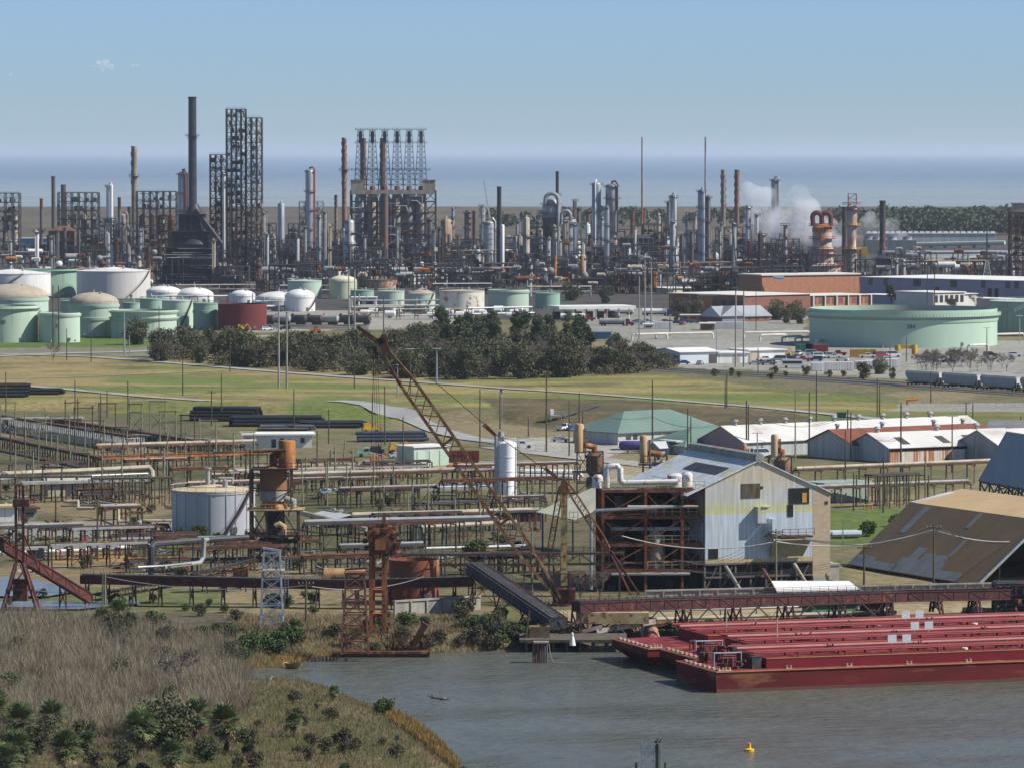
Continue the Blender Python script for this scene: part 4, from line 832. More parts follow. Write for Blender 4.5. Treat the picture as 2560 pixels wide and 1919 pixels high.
tank('washed green tank with pale right flank',405,484,751,822,GRNL,'flat',2,stair=(-1.4,-.5))
tank('deep green tank touching the dark red tank',483,545,758,824,GRN2,'flat',2,girders=((.7,.25),))
tank('dark red primer tank beside the rail sidings',545,667,759,827,REDT,'open')
tank('white low domed tank beyond the rail sidings',640,754,747,767,WHITEP,'dome',18)
tank('white domed tank with side stair beyond the rail sidings',712,788,742,779,WHITEP,'dome',19,stair=(-1.0,-.1))
tank('pale green flat tank behind the white domes',719,804,702,748,GRNL,'flat',3)
tank('yellow green tank with cream dome',822,892,703,748,M('yellow_green_tank_paint',(.50,.54,.36),(.44,.48,.33),.15,.7),'dome',14,M('cream_dome',(.60,.56,.42),(.52,.48,.36),.2,.8))
tank('low deep green tank in front of the cream dome',876,935,726,754,GRN2,'flat',1)
tank('pale green tank with pipe loops left of the conical one',944,1011,728,773,GRN,'flat',2)
tank('pale green tank with tan cone roof',1022,1088,734,778,GRNL,'flat',15,TANR,stair=(-1.3,-.6))
tank('rust topped white tank above the wood',1098,1211,727,787,RUSTWH,'flat',3,rmat=TANR)
tank('large green tank above the wood with stair',1220,1322,724,780,GRN,'open',girders=((.92,.7),))
tank('small green tank left of the loading canopy',1337,1400,733,772,GRN2,'flat',1)
tank('rusty stained low tank behind the pale green tanks',912,993,700,732,M('rust_patch_tan',(.40,.35,.29),(.30,.25,.2),.3,.8,c3=(.3,.11,.06),t3=.5),'flat',2,RUST)
tank('huge green open topped tank beside the car park',2024,2492,770,870,M('big_tank_green',(.37,.50,.39),(.33,.45,.36),.06,.62,st=(1,1,.25),c3=(.38,.52,.40),t3=.62),'open',girders=((.73,.5),),deck=True,num='284',n=110)
tank('green tank behind the huge tank cut by the frame edge',2475,2700,752,842,GRN2,'flat',8,GRNL,girders=((.8,.3),),n=64)
v=PG(2450,790);t=thing('tank_bridge','grey gangway stair sloping down inside the huge tank rim','stair',Vector((v.x-6,1822+30,G+13.6)),at=(2435,765));q=MB();q.rail([(-8,0,-2.5),(0,0,1.6)],1.2,.09,1.5);q.rail([(-8,1.2,-2.5),(0,1.2,1.6)],1.2,.09,1.5);q.bar((-8,.6,-2.5),(0,.6,1.6),.3);q.build('stair',GALV,t)
PIPW=M('cream_pipe',(.66,.63,.56),(.55,.52,.46),.3,.6)
for k,(x0,x1,y) in enumerate([(1640,1782,848),(1860,2024,845),(1900,1966,852),(1955,2005,856),(1988,2030,858),(2040,2062,866),(2136,2158,868),(2190,2228,868),(2250,2282,868),(1580,1668,850),(2420,2470,878),(2480,2560,850)]):
    a,b=PG(x0,y),PG(x1,y-2);t=thing('pipe_loop','cream pipe loop raised on legs @','pipe',a,group='cream pipe loops near the huge tank',at=((x0+x1)/2,y));d=b-a
    q=MB();q.tube([(0,0,0),(0,0,1.6),(.6,0,2.1),(d.x-.6,d.y,2.1),(d.x,d.y,1.6),(d.x,d.y,0)],.42,7);q.build('pipe',PIPW,t)
# ---------------------------------------------------------------- vehicles
def vmb(prof,w,taper=.0):
    "side profile (x,z) extruded across y"
    m=MB();n=len(prof);m.add([(x,-w/2+taper*max(0,z-1)*.35,z) for x,z in prof]+[(x,w/2-taper*max(0,z-1)*.35,z) for x,z in prof],[tuple(range(n)),tuple(range(n,2*n))[::-1]]+[(i,n+i,n+(i+1) % n,(i+1) % n) for i in range(n)]);return m
CARP={}
def paint_m(c):
    k='car_paint_'+c
    col=dict(white=(.78,.78,.78),silver=(.42,.43,.45),black=(.02,.02,.025),grey=(.16,.165,.17),red=(.36,.03,.03),blue=(.04,.09,.26),teal=(.30,.58,.50),gold=(.36,.29,.18),green=(.06,.2,.12))[c]
    return M(k,col,tuple(x*.92 for x in col),.2,.25,.15,spec=.6)
def vehicle(kind,colour,loc,rz,label,cat,group=None,at=None):
    key=(kind,colour)
    if key in CARP:
        r=dup(CARP[key],loc,rz,label,at);r['group']=group or r.get('group','');
        if group is None and 'group' in r:del r['group']
        return r
    t=thing({'pickup':'pickup_truck','sedan':'parked_car','suv':'parked_suv','van':'parked_van'}[kind],label,cat,loc,rz,group,at);pm=paint_m(colour)
    if kind=='sedan':
        L=4.7;body=[(-2.35,.35),(-2.3,.85),(-1.7,.98),(1.0,1.0),(2.2,.82),(2.35,.4)];cabx=[(-1.75,.97),(-1.05,1.45),(.35,1.45),(1.15,.99)];wx=(-1.4,1.45);w=1.8;rw=.33
    elif kind=='suv':
        L=4.9;body=[(-2.4,.4),(-2.4,1.1),(1.1,1.1),(2.3,1.0),(2.45,.45)];cabx=[(-2.38,1.08),(-2.15,1.75),(.4,1.75),(1.2,1.09)];wx=(-1.45,1.5);w=1.95;rw=.38
    elif kind=='van':
        L=5.4;body=[(-2.7,.4),(-2.7,1.2),(1.6,1.2),(2.6,1.05),(2.7,.45)];cabx=[(-2.68,1.18),(-2.6,2.2),(1.0,2.2),(1.9,1.19)];wx=(-1.7,1.7);w=2.0;rw=.36
    else:
        L=5.8;body=[(-2.9,.55),(-2.9,1.15),(1.35,1.15),(2.8,1.08),(2.9,.55)];cabx=[(-.75,1.13),(-.55,1.85),(.75,1.85),(1.4,1.14)];wx=(-1.85,1.85);w=2.0;rw=.42
    vmb(body,w).build('body',pm,t,smooth=30)
    vmb(cabx,w*.93,.5).build('cabin',pm,t,smooth=30)
    g=MB();cx=[x for x,_ in cabx];z0,z1=cabx[0][1]+.1,cabx[1][1]-.1
    for sgn in (-1,1):
        y0,y1=sgn*(w*.465+.015),sgn*(w*.465-.10)
        g.add([(cx[0]+.25,y0,z0),(cx[3]-.3,y0,z0),(cx[2]-.1,y1,z1),(cx[1]+.12,y1,z1)],[(0,1,2,3)])
    for (xa,za),(xb,zb),e in ((cabx[3],cabx[2],.03),(cabx[0],cabx[1],-.03)):
        g.add([(xa+(xb-xa)*.12+e,-w*.42,za+(zb-za)*.15),(xa+(xb-xa)*.12+e,w*.42,za+(zb-za)*.15),(xb+(xa-xb)*.1+e,w*.36,zb-(zb-za)*.12),(xb+(xa-xb)*.1+e,-w*.36,zb-(zb-za)*.12)],[(0,1,2,3)])
    g.build('window',GLASS,t,smooth=0)
    for x in wx:
        for sgn in (-1,1):
            q=MB();q.hcyl((x,sgn*(w/2-.2),rw),(x,sgn*(w/2+.02),rw),rw,10,.05);wh=q.build('wheel',BLACKR,t)
    if kind=='pickup':
        q=MB();q.box(-1.85,0,1.152,1.9,w*.8,.01);q.build('load_bed',BLACKST,t)
    q=MB();q.box(L/2-.1,w*.36,.72,.14,.35,.16);q.build('headlight',WHITEP,t);q=MB();q.box(L/2-.1,-w*.36,.72,.14,.35,.16);q.build('headlight',WHITEP,t)
    CARP[key]=t;TREE[t.name]=[(c,kids(c)) for c in kids(t)]
    return t
rc=random.Random(21);names_k={'sedan':('sedan','car'),'suv':('estate car','car'),'pickup':('pickup','pickup truck'),'van':('van','van')}
def park(rows,n,grp,seed):
    r_=random.Random(seed)
    for i in range(n):
        x0,y0,x1,y1=r_.choice(rows);f=r_.random();px,py=x0+(x1-x0)*f,y0+(y1-y0)*f+r_.uniform(-1,1);v=PG(px,py)
        if any((v-u).length<4.6 for u in PLACED):continue
        PLACED.append(v);k=r_.choice(['sedan','suv','pickup','pickup','sedan','van']);c=r_.choice(['white','white','silver','black','grey','blue','red','white','silver'])
        vehicle(k,c,v,r_.choice([0,0,.2,3.14,1.3,2.9,.5]),c+' '+names_k[k][0]+' parked @',names_k[k][1],grp,(px,py))
PLACED=[]
park([(1590,806,1740,808),(1590,811,1720,812)],26,'cars parked near the gatehouse',1)
park([(1640,900,1700,905),(1655,908,1760,912),(1600,892,1640,896)],26,'cars parked by the white and blue shed',2)
park([(1870,903,1960,903),(1870,911,1950,912),(1960,903,2110,902),(2020,897,2110,895),(1990,889,2100,888)],55,'cars in the gravel car park',3)
park([(2165,895,2330,890),(2280,898,2400,900),(2300,906,2420,906),(2380,890,2540,892),(2180,903,2260,905)],48,'cars beyond the bare thicket',4)
park([(470,828,540,829),(610,824,650,823),(655,826,720,825)],20,'vehicles by the tank farm road',5)
vehicle('pickup','white',PG(1303,1119),.1,'white double cab pickup on the pale yard road near the silo','pickup truck',None,(1303,1112))
vehicle('sedan','silver',PG(1400,1103),0,'silver sedan parked on grass edge left of the green roofed building','car',None,(1400,1096))
vehicle('suv','white',PG(1470,1106),3.1,'white estate car half hidden by the tan cyclone','car',None,(1470,1100))
vehicle('pickup','white',PG(1414,1075),.9,'white pickup parked on dry grass facing the levee','pickup truck',None,(1414,1068))
vehicle('sedan','blue',PG(1434,1075),.9,'dark blue car beside the white pickup near the levee','car',None,(1434,1068))
vehicle('sedan','silver',PG(995,1144),.4,'silver car tucked beside the pale green shed','car',None,(995,1138))
for i,(px,py) in enumerate(((1905,1142),(1893,1137))):vehicle('van','white',PG(px,py),.4,['white van parked under a lamp near the pink gabled shed','second white van behind the van near the pink gabled shed'][i],'van',None,(px,py))
def flatbed(label,px,py,rz,cabc,bedm,at,load=False):
    t=thing('flatbed_truck',label,'truck',PG(px,py),rz,at=at);pm=paint_m(cabc)
    vmb([(.3,.6),(.3,1.1),(.35,2.2),(1.6,2.2),(2.1,1.35),(3.2,1.2),(3.3,.6)],2.1).build('cab',pm,t)
    g=MB()
    for sgn in (-1,1):g.add([(.5,sgn*1.06,1.35),(1.85,sgn*1.06,1.35),(1.5,sgn*1.06,2.05),(.5,sgn*1.06,2.05)],[(0,1,2,3)])
    g.build('window',GLASS,t)
    q=MB();q.box(-1.7,0,.9,3.8,2.3,.25);q.box(.12,0,1.1,.2,2.2,1.0)
    if load:q.box(-1.2,0,1.15,2.4,1.6,1.4);q.bar((-2.6,.4,1.1),(-1.8,.2,3.0),.15);q.box(-2.8,0,1.15,.8,1.8,.7)
    q.build('bed',bedm,t)
    for x in (-2.2,2.3):
        for sgn in (-1,1):q=MB();q.hcyl((x,sgn*.8,.45),(x,sgn*1.06,.45),.45,10,.05);q.build('wheel',BLACKR,t)
    return t
flatbed('white flatbed truck with empty black bed on the dirt track',908,1175,.05,'white',BLACKST,(900,1166))
flatbed('old teal truck with a loaded dark bed left of the shed',927,1141,3.2,'teal',STEEL,(925,1130),True)
def machine(label,px,py,col,at,kind):
    t=thing(kind,label,'machine',PG(px,py),.2,at=at)
    if kind=='boom_lift':
        q=MB();q.box(0,0,.5,2.6,1.8,.9);q.box(-.4,0,1.4,1.8,1.5,.8);q.build('chassis',ORNG,t);q=MB();q.bar((-1,0,2),(1.6,0,1.5),.25);q.bar((1.6,0,1.7),(-1.6,0,3.2),.2);q.bar((-1.6,0,3.2),(1.8,0,2.4),.15);q.build('boom',BEIGE,t);q=MB();q.rail([(1.8,-.6,2.0),(2.8,-.6,2.0),(2.8,.6,2.0),(1.8,.6,2.0)],1,.05,.6);q.build('basket',ORNG,t)
    elif kind=='tractor':
        q=MB();q.box(-.8,0,.8,2.6,1.1,.8);q.box(1.0,0,.8,2.2,1.4,.9);q.box(.3,0,1.6,1.3,1.3,1.1);q.build('body',ORNG,t);q=MB();q.box(.3,0,2.7,1.6,1.6,.12);q.build('canopy',BLACKST,t);q=MB();q.bar((1.8,-.5,1.2),(3.4,-.5,.6),.12);q.bar((1.8,.5,1.2),(3.4,.5,.6),.12);q.box(3.5,0,.2,.4,2,.7);q.build('loader',col,t)
    else:
        q=MB();q.box(0,0,.9,4,2,.7);q.box(-.6,.2,1.6,2.2,1.6,1.2);q.build('body',col,t);q=MB();q.bar((.6,0,1.6),(2.2,0,3.0),.28);q.bar((2.2,0,3.0),(3.3,0,1.4),.22);q.box(3.3,0,.7,.8,.9,.9);q.build('arm',col,t);q=MB();q.box(.3,.2,1.6,.9,1.2,1.3);q.build('cab',GLASS,t)
    for x in (-1.3,1.5):
        for sgn in (-1,1):q=MB();q.hcyl((x,sgn*.9,.6),(x,sgn*1.25,.6),.6,10,.05);q.build('wheel',BLACKR,t)
machine('orange boom lift folded beside the old teal truck',940,1163,ORNG,(940,1150),'boom_lift')
machine('yellow loader parked behind the black pipe row',925,1084,YELP,(928,1074),'loader')
machine('yellow machine half hidden left of the pale green shed',993,1134,YELP,(990,1125),'loader')
machine('orange tractor on grass behind the crane boom',1168,1179,ORNG,(1160,1168),'tractor')
machine('second orange tractor with red loader behind the crane boom',1140,1178,REDP,(1138,1168),'tractor')
machine('orange forklift beside the rail sidings',788,834,ORNG,(788,828),'tractor')
machine('yellow skip loader near the dark red tank',605,829,YELP,(603,824),'loader')
machine('yellow digger in the car park',1960,892,YELP,(1960,885),'loader')
def container(label,px,py,L,h,w,mat,rz=0,group=None,at=None,name='container',ribs=True):
    t=thing(name,label,'container',PG(px,py)+Vector((0,w/2,0)),rz,group,at or (px,py));q=MB();q.box(0,0,.15,L,w,h);
    if ribs:
        for i in range(int(L/.9)):q.box(-L/2+.45+i*.9,0,.2,.12,w+.1,h-.12)
    q.build('body',mat,t);q=MB();q.box(L/2-.02,0,.3,.1,w*.94,h*.9);q.build('door',mat,t);return t
for k,(px,py,L,mt,nm) in enumerate([(2095,926,10.5,WHITEP,'white long'),(2160,923,6,WHITEP,'white short'),(2185,921,6,WHITEP,'white ribbed'),(2226,918,6,WHITEP,'white far'),(2044,928,4,WHITEP,'white small'),(2010,880,6,M('green_container',(.06,.17,.13),(.05,.13,.1),.5),'dark green'),(2035,880,6,M('maroon_container',(.22,.06,.06),(.16,.05,.05),.5),'maroon'),(2053,881,5,REDP,'red'),(2158,893,9,YELP,'yellow open'),(1660,822,7,WHITEP,'white office'),(1160,1155,7,M('dark_red_container',(.20,.045,.03),(.13,.035,.03),.6,.9),'dark red rusted'),(1818,822,16,WHITEP,'white flat trailer')]):
    container(nm+' container @',px,py,L,2.6,2.6,mt,.04 if k<5 else 0)
t=thing('bus','white shuttle bus with dark window band in the car park','bus',PG(1985,920),-.05,at=(1985,910));q=vmb([(-4,.6),(-4,2.9),(2.8,2.9),(3.1,1.6),(4.2,1.4),(4.3,.6)],2.4);q.build('body',paint_m('white'),t);q=MB();q.box(-.6,0,1.5,6.4,2.44,.9);q.build('window',GLASS,t)
for x in (-2.6,2.9):
    for sg_ in (-1,1):q=MB();q.hcyl((x,sg_*.9,.45),(x,sg_*1.22,.45),.45,10,.05);q.build('wheel',BLACKR,t)
def tanker(label,px,py,rz,cab,at,trailer=True,tm=None):
    t=thing('tank_lorry',label,'lorry',PG(px,py),rz,at=at);q=MB();q.hcyl((-6,0,2.1),(4.2,0,2.1),1.15,14,.2);q.build('tank',tm or WHITEP,t);q=MB();q.box(-1,0,.6,10.5,1.6,.4);q.build('chassis',BLACKST,t)
    vmb([(4.8,.6),(4.8,2.9),(6.3,2.9),(6.7,1.7),(8.0,1.55),(8.1,.6)],2.3).build('cab',cab,t);q=MB();q.box(6.0,0,1.9,.9,2.34,.7);q.build('window',GLASS,t)
    for x in (-5,-3.8,4.0,5.2,7.4):
        for sg_ in (-1,1):q=MB();q.hcyl((x,sg_*.85,.5),(x,sg_*1.16,.5),.5,8,.05);q.build('wheel',BLACKR,t)
tanker('white tank lorry trailer just in front of the loading canopy',1437,803,0,REDP,(1437,795))
tanker('maroon tractor pulling a grey dusty tank trailer',1535,815,0,M('maroon_cab',(.16,.03,.06),(.12,.03,.05),.5,.4),(1535,808),tm=GREYP)
tanker('white tank lorry parked behind the blue tarp',1640,790,0,M('blue_cab',(.04,.10,.3),(.04,.09,.26),.5,.4),(1640,785))
tanker('white tank lorry with red cab under the canopy end',1548,788,3.14,REDP,(1548,783))
a,b=PG(1398,800),PG(1590,798);s=scale_at(a);L=(b-a).length;h=26/s;t=thing('loading_canopy','white flat canopy on white posts over the lorry bays','canopy',a,math.atan2((b-a).y,(b-a).x),at=(1490,775))
q=MB();q.box(L/2,9,h,L,18,1.3);q.build('roof',WROOF,t)
for i in range(7):
    for y in (2,16):q=MB();q.box(L*(i+.5)/7,y,0,.5,.5,h);q.build('post',WHITEP,t)
q=MB();[q.box(L*(i+.3)/7,9,0,2.6,3,3.2) for i in range(6)];q.build('loading_rack',STEEL,t)
def hiphall(label,p0,p1,top,deep,ridge,wall,roofm,hip=.5,wins=0,name='building',cat='building',at=None,doors=(),over=.7):
    a,b=PG(*p0),PG(*p1);s=scale_at(a);h=(p0[1]-top)/s;d=b-a;d.z=0;L=d.length
    t=thing(name,label,cat,a,math.atan2(d.y,d.x),at=at or ((p0[0]+p1[0])/2,(top+p0[1])/2));m=MB();m.prism([(0,0),(L,0),(L,deep),(0,deep)],-.5,h-.02);m.build('wall',wall,t);o=over;k=deep*hip
    q=MB();z=h-.05;q.add([(-o,-o,z),(L+o,-o,z),(L+o,deep+o,z),(-o,deep+o,z),(k,deep/2,h+ridge),(L-k,deep/2,h+ridge),(-o,-o,z-.2),(L+o,-o,z-.2),(L+o,deep+o,z-.2),(-o,deep+o,z-.2)],[(0,1,5,4),(1,2,5),(2,3,4,5),(3,0,4),(0,6,7,1),(1,7,8,2),(2,8,9,3),(3,9,6,0),(9,8,7,6)]);q.build('roof',roofm,t,smooth=0)
    for i in range(wins):q=MB();q.box(L*(i+.5)/wins,-.04,h*.4,1.3,.12,h*.35);q.build('window',GLASS,t)
    for x,w,hh,mt in doors:q=MB();q.box(L*x,-.05,0,w,.14,hh);q.build('door',mt,t)
    return t
GREYR=M('grey_metal_roof',(.36,.38,.40),(.29,.31,.33),.15,.5,.1)
hiphall('grey gabled gatehouse of red brick left half',(1802,806),(1925,803),792,14,4.2,BRICKD,GREYR,0,6,'gatehouse','building')
hiphall('grey gabled gatehouse porch with slate gable',(1776,804),(1806,806),788,10,4.0,M('slate_gable',(.22,.24,.27),(.2,.21,.24),.3,.7),GREYR,0,1,'gatehouse','building')
hall('pale low brick shed among hedges beside the gatehouse',(1700,803),(1766,803),789,6,BRICKO,WROOF,wins=3,name='shed',cat='shed')
TEAL=M('white_teal_base',(.62,.67,.70),(.52,.58,.62),.1,.6)
hall('white and blue shed with rusty slip roof in the car park',(1700,910),(1797,908),880,20,TEAL,WROOF,wins=0,name='shed',cat='shed',doors=((.85,3,3,STEEL),),ridge=1.0)
hall('white box shed next to the white and blue shed',(1798,908),(1870,907),884,14,WHITEP,WROOF,name='shed',cat='shed',doors=((.6,2.5,2.6,BEIGE),))
hall('white store with cream panel right of the box shed',(1873,904),(1962,902),877,14,WHITEP,WROOF,name='shed',cat='shed',doors=((.15,4,3,BEIGE),))
hall('blue roofed low shed between the trees',(1486,848),(1528,848),832,8,M('blue_siding',(.10,.20,.30),(.08,.16,.25),.3),M('blue_roof',(.10,.26,.42),(.08,.2,.35),.3,.5),name='shed',cat='shed')
hall('low cream guard hut by the lorry yard',(1610,822),(1634,822),812,5,CREAM,WROOF,name='hut',cat='hut',wins=1)
hall('dark guard shelter at the car gate',(1752,826),(1786,826),810,6,BRICKD,WROOF,name='hut',cat='hut',wins=1)
hall('teal blue low roofs behind the thin rusty stack',(40,618),(118,618),597,20,M('teal_siding',(.12,.27,.36),(.1,.22,.3),.2),M('pale_teal_roof',(.45,.55,.58),(.38,.48,.5),.1,.6),name='shed',cat='shed')
for k,(a0,b0,tp,lab) in enumerate([((560,780),(700,778),768,'long low pink roofed shed behind the rail sidings'),((880,770),(940,770),745,'white small building in front of the low deep green tank'),((840,700),(968,698),672,'white low block behind the pale green tanks'),((1035,712),(1100,711),690,'white roofed slim shed below the coker'),((968,684),(1040,684),665,'cream two storey cabin below the coker'),((735,690),(775,690),676,'cream low cabin below the grey stepped frame')]):
    hall(lab,a0,b0,tp,9,[PINKW,WHITEP,WHITEP,WHITEP,CREAM,CREAM][k],WROOF,name='shed',cat='shed',wins=2)
# ---------------------------------------------------------------- railways
RAILM=M('rail_steel',(.34,.33,.33),(.24,.22,.21),.2,.4,.6);BALL=M('ballast',(.15,.135,.125),(.09,.08,.075),.4,.95)
def railway(label,line,gauge=1.5):
    struct(strip('rail_bed',line,4.6,BALL,.02));
    pts=[]
    for (a,b),(c,d) in zip(line[:-1],line[1:]):
        k=max(1,int(math.hypot(c-a,d-b)/14));pts+=[PG(a+(c-a)*j/k,b+(d-b)*j/k) for j in range(k)]
    pts.append(PG(*line[-1]));t=thing('railway_track',label,'railway track',pts[0],at=line[len(line)//2])
    for sgn in (-1,1):
        q=MB();P2=[]
        for i,p in enumerate(pts):
            d=pts[min(i+1,len(pts)-1)]-pts[max(i-1,0)];d.z=0;d.normalize();n_=Vector((-d.y,d.x,0));P2.append(p+n_*sgn*gauge/2+Vector((0,0,.5))-pts[0])
        q.tube(P2,.11,4);q.build('rail',RAILM,t)
railway('front railway track curving past the hopper wagons',[(1620,923),(1690,930),(1920,942),(2120,957),(2300,971),(2580,990)])
railway('rear railway track carrying the hopper wagons',[(1680,925),(1920,937),(2120,951),(2300,963),(2600,982)])
for k,yy in enumerate((813,818,823)):railway(['rear siding track','middle siding track','front siding track'][k]+' beside the dark red tank',[(560,yy-6),(700,yy-2),(920,yy+2)])
def hopper(px0,px1,y0,y1,label):
    a,b=PG(px0,y0),PG(px1,y1);d=b-a;d.z=0;L=d.length;t=thing('hopper_wagon',label,'rail wagon',a+Vector((0,0,.45)),math.atan2(d.y,d.x),group='hopper wagons on the rear track',at=((px0+px1)/2,y0-15))
    HM=M('hopper_grey',(.36,.38,.38),(.29,.31,.31),.5,.7,st=(.6,.6,.2),c3=(.25,.24,.22),t3=.66)
    q=MB();L1=L-.8
    sec=[(-1.45,1.2),(-1.6,2.0),(-1.6,3.9),(-1.0,4.5),(1.0,4.5),(1.6,3.9),(1.6,2.0),(1.45,1.2)]
    xs=[.8,2.2,L1-2.2+.8,L1];vs=[]
    for i,x in enumerate(xs):
        for y,z in sec:vs.append((x,y,z if i in (1,2) or z>3.2 else z+(1.6 if z<2.5 else 0)))
    n=len(sec);fs=[(i*n+j,i*n+(j+1) % n,(i+1)*n+(j+1) % n,(i+1)*n+j) for i in range(3) for j in range(n)]+[tuple(range(n))[::-1],tuple(range(3*n,4*n))];q.add(vs,fs);q.build('body',HM,t)
    q=MB();[q.box(L*f,y_,1.3,.12,.12,2.6) for f in[i/14 for i in range(2,13)] for y_ in (-1.62,1.62)];q.build('side_rib',HM,t)
    q=MB();[q.add([(L*f-1.5,-1.2,1.4),(L*f+1.5,-1.2,1.4),(L*f+1.5,1.2,1.4),(L*f-1.5,1.2,1.4),(L*f-.3,-.5,.3),(L*f+.3,-.5,.3),(L*f+.3,.5,.3),(L*f-.3,.5,.3)],[(0,1,5,4),(1,2,6,5),(2,3,7,6),(3,0,4,7),(4,5,6,7)]) for f in (.3,.5,.7)];q.build('discharge_gate',BLACKST,t)
    q=MB();q.box(L-.5,0,1.2,.3,2.6,2.9);q.build('end_panel',WHITEP,t);q=MB();q.box(.4,0,1.0,.3,2.4,.3);q.box(L/2,0,.95,L-.4,.4,.3);q.box(L-.4,-1,.9,.8,.2,1.6);q.build('end_sill',RUST,t)
    for f in (.12,.88):
        q=MB();q.box(L*f,0,.45,2.4,2.1,.35)
        for e in (-.85,.85):
            for y_ in (-.8,.8):q.hcyl((L*f+e,y_-.06,.42),(L*f+e,y_+.06,.42),.42,10,.05)
        q.build('bogie',RUSTD,t)
for k,(a0,b0,c0,d0) in enumerate(((2269,2358,964.5,970),(2360,2454,970,976.5),(2456,2552,976.5,983),(2556,2655,983,990))):hopper(a0,b0,c0,d0,['first','second','third','frame cut last'][k]+' grey hopper wagon from the dark shrub end')
for k in range(8):
    px=612+k*40;t=thing('tank_wagon',['black','dark grey','grey'][k % 3]+' tank wagon on the sidings @','rail wagon',PG(px,815)+Vector((0,0,.4)),-.25,group='tank wagons on the sidings',at=(px,808));q=MB();q.hcyl((-5.5,0,2.7),(5.5,0,2.7),1.5,14,.4);q.lathe(0,0,[(.6,4),(.6,4.7)],8);q.build('tank',[BLACKST,STEEL,GREYP][k % 3],t);q=MB();q.box(0,0,.9,12,1.6,.4);q.build('underframe',BLACKST,t)
    for e in (-4.2,4.2):q=MB();q.box(e,0,.1,2.2,2,.8);q.build('bogie',BLACKST,t)
t=thing('pipe_gantry','yellow pipe frame standing before the huge tank','gantry',PG(2265,886),at=(2265,880));q=MB();q.box(0,0,2,8,1,1.4);q.lathe(-3,0,[(1,0),(1.1,3.4)],10);q.lathe(3,0,[(1,0),(1.1,3.4)],10);q.build('frame',YELP,t)
# ---------------------------------------------------------------- middle yard: sheds and stores
CORW=M('weathered_white_siding',(.46,.47,.47),(.34,.35,.36),.35,.7,st=(2.5,2.5,.08),c3=(.30,.17,.10),t3=.66,s3=.9)
CORR=M('rust_run_siding',(.60,.56,.48),(.48,.42,.35),.3,.8,st=(3,3,.1),c3=(.32,.13,.06),t3=.50,s3=.5)
ROOFW=M('chalky_white_roof',(.62,.61,.58),(.50,.48,.46),.12,.6,c3=(.42,.36,.31),t3=.66,s3=.12)
ROOFR=M('rust_red_roof',(.22,.075,.045),(.16,.06,.04),.4,.9)
ROOFG=M('green_metal_roof',(.155,.225,.19),(.125,.19,.165),.1,.5,st=(1,1,1))
ROOFS=M('slate_grey_roof',(.30,.32,.34),(.24,.26,.28),.3,.6,st=(2,.2,.2))
hiphall('green roofed building near half with white walls',(1545,1112),(1800,1099),1080,17,4.6,CORW,ROOFG,.55,3,'site_office','building',(1600,1080),((.1,1.5,2.2,STEEL),))
hiphall('green roofed lower wing right of the near half',(1712,1136),(1950,1124),1114,16,3.8,CORW,ROOFG,.55,4,'site_office','building',(1800,1110))
hall('small blue grey gabled garden shed by the purple tank',(1650,1135),(1688,1133),1116,4,M('blue_grey_siding',(.30,.34,.38),(.25,.29,.33),.5,.7),M('pale_tin_roof',(.5,.51,.52),(.4,.41,.42),.4),ridge=1.2,name='garden_shed',cat='shed',doors=((.5,1,1.8,WHITEP),))
hall('long white flat roofed lean store before the green roof',(1560,1124),(1690,1123),1106,5,BEIGE,ROOFW,name='store',cat='store',wins=2)
hall('white roofed open cabin row right of the garden shed',(1692,1134),(1760,1131),1104,6,STEEL,ROOFW,name='store',cat='store',wins=3)
t,L,h,s=hall('white roofed warehouse with pink gable end',(1862,1141),(2470,1112),1103,17,CORW,ROOFW,3.4,at=(2100,1078))
q=MB();q.add([(-.05,.2,0),(-.05,16.8,0),(-.05,16.8,h),(-.05,8.5,h+3.3),(-.05,.2,h)],[(4,3,2,1,0)]);q.build('gable_panel',M('pink_gable',(.36,.25,.27),(.31,.22,.25),.5,.8),t)
q=MB();[q.lathe(L*(i+.5)/10,8.5,[(.5,h+3.2),(.5,h+4.2),(.9,h+4.3),(.5,h+4.8)],8) for i in range(9)];q.build('roof_vent',GREYP,t)
t,L,h,s=hall('warehouse with the dark rust red roof',(2131,1149),(2500,1132),1108,17,CORW,ROOFR,3.0,at=(2086,1110))
q=MB();[q.lathe(L*f,8.5,[(.45,h+2.8),(.45,h+3.8),(.8,h+3.9),(.45,h+4.3)],8) for f in (.05,.35,.7,.9)];q.build('roof_vent',GREYP,t)
t,L,h,s=hall('bright white roofed warehouse with rust run front wall',(2224,1156),(2560,1143),1117,17,CORR,ROOFW,3.0,at=(2300,1135),doors=((.5,4,3.2,WHITEP),))
q=MB();q.add([(-.05,.1,0),(-.05,16.9,0),(-.05,16.9,h),(-.05,8.5,h+2.9),(-.05,.1,h)],[(4,3,2,1,0)]);q.build('gable_panel',CORW,t)
q=MB();q.box(L*.3,-.08,h-1.0,L*.58,.1,.9);q.build('rust_fascia',RUSTD,t);q=MB();[q.lathe(L*f,8.5,[(.5,h+2.8),(.5,h+3.8),(.9,h+3.9),(.5,h+4.4)],8) for f in (.06,.5,.8)];q.build('roof_vent',GREYP,t)
q=MB();[q.slab([(L*f,1.2,h+.53),(L*f+2.2,1.2,h+.53),(L*f+2.2,5.2,h+1.94),(L*f,5.2,h+1.94)],.03) for f in (.12,.42,.62)];q.build('roof_light',STEEL,t)
hall('shaded grey gabled warehouse end near the frame edge',(2503,1156),(2640,1150),1114,17,M('shade_siding',(.33,.36,.37),(.27,.29,.30),.4,.7,st=(2,2,.1)),ROOFW,3.4,at=(2460,1125))
hall('low grey roof by the gravel lot behind the warehouses',(2470,1090),(2560,1084),1072,14,STEEL,M('dark_grey_roof',(.2,.2,.21),(.15,.15,.16),.3),2,name='store',cat='store')
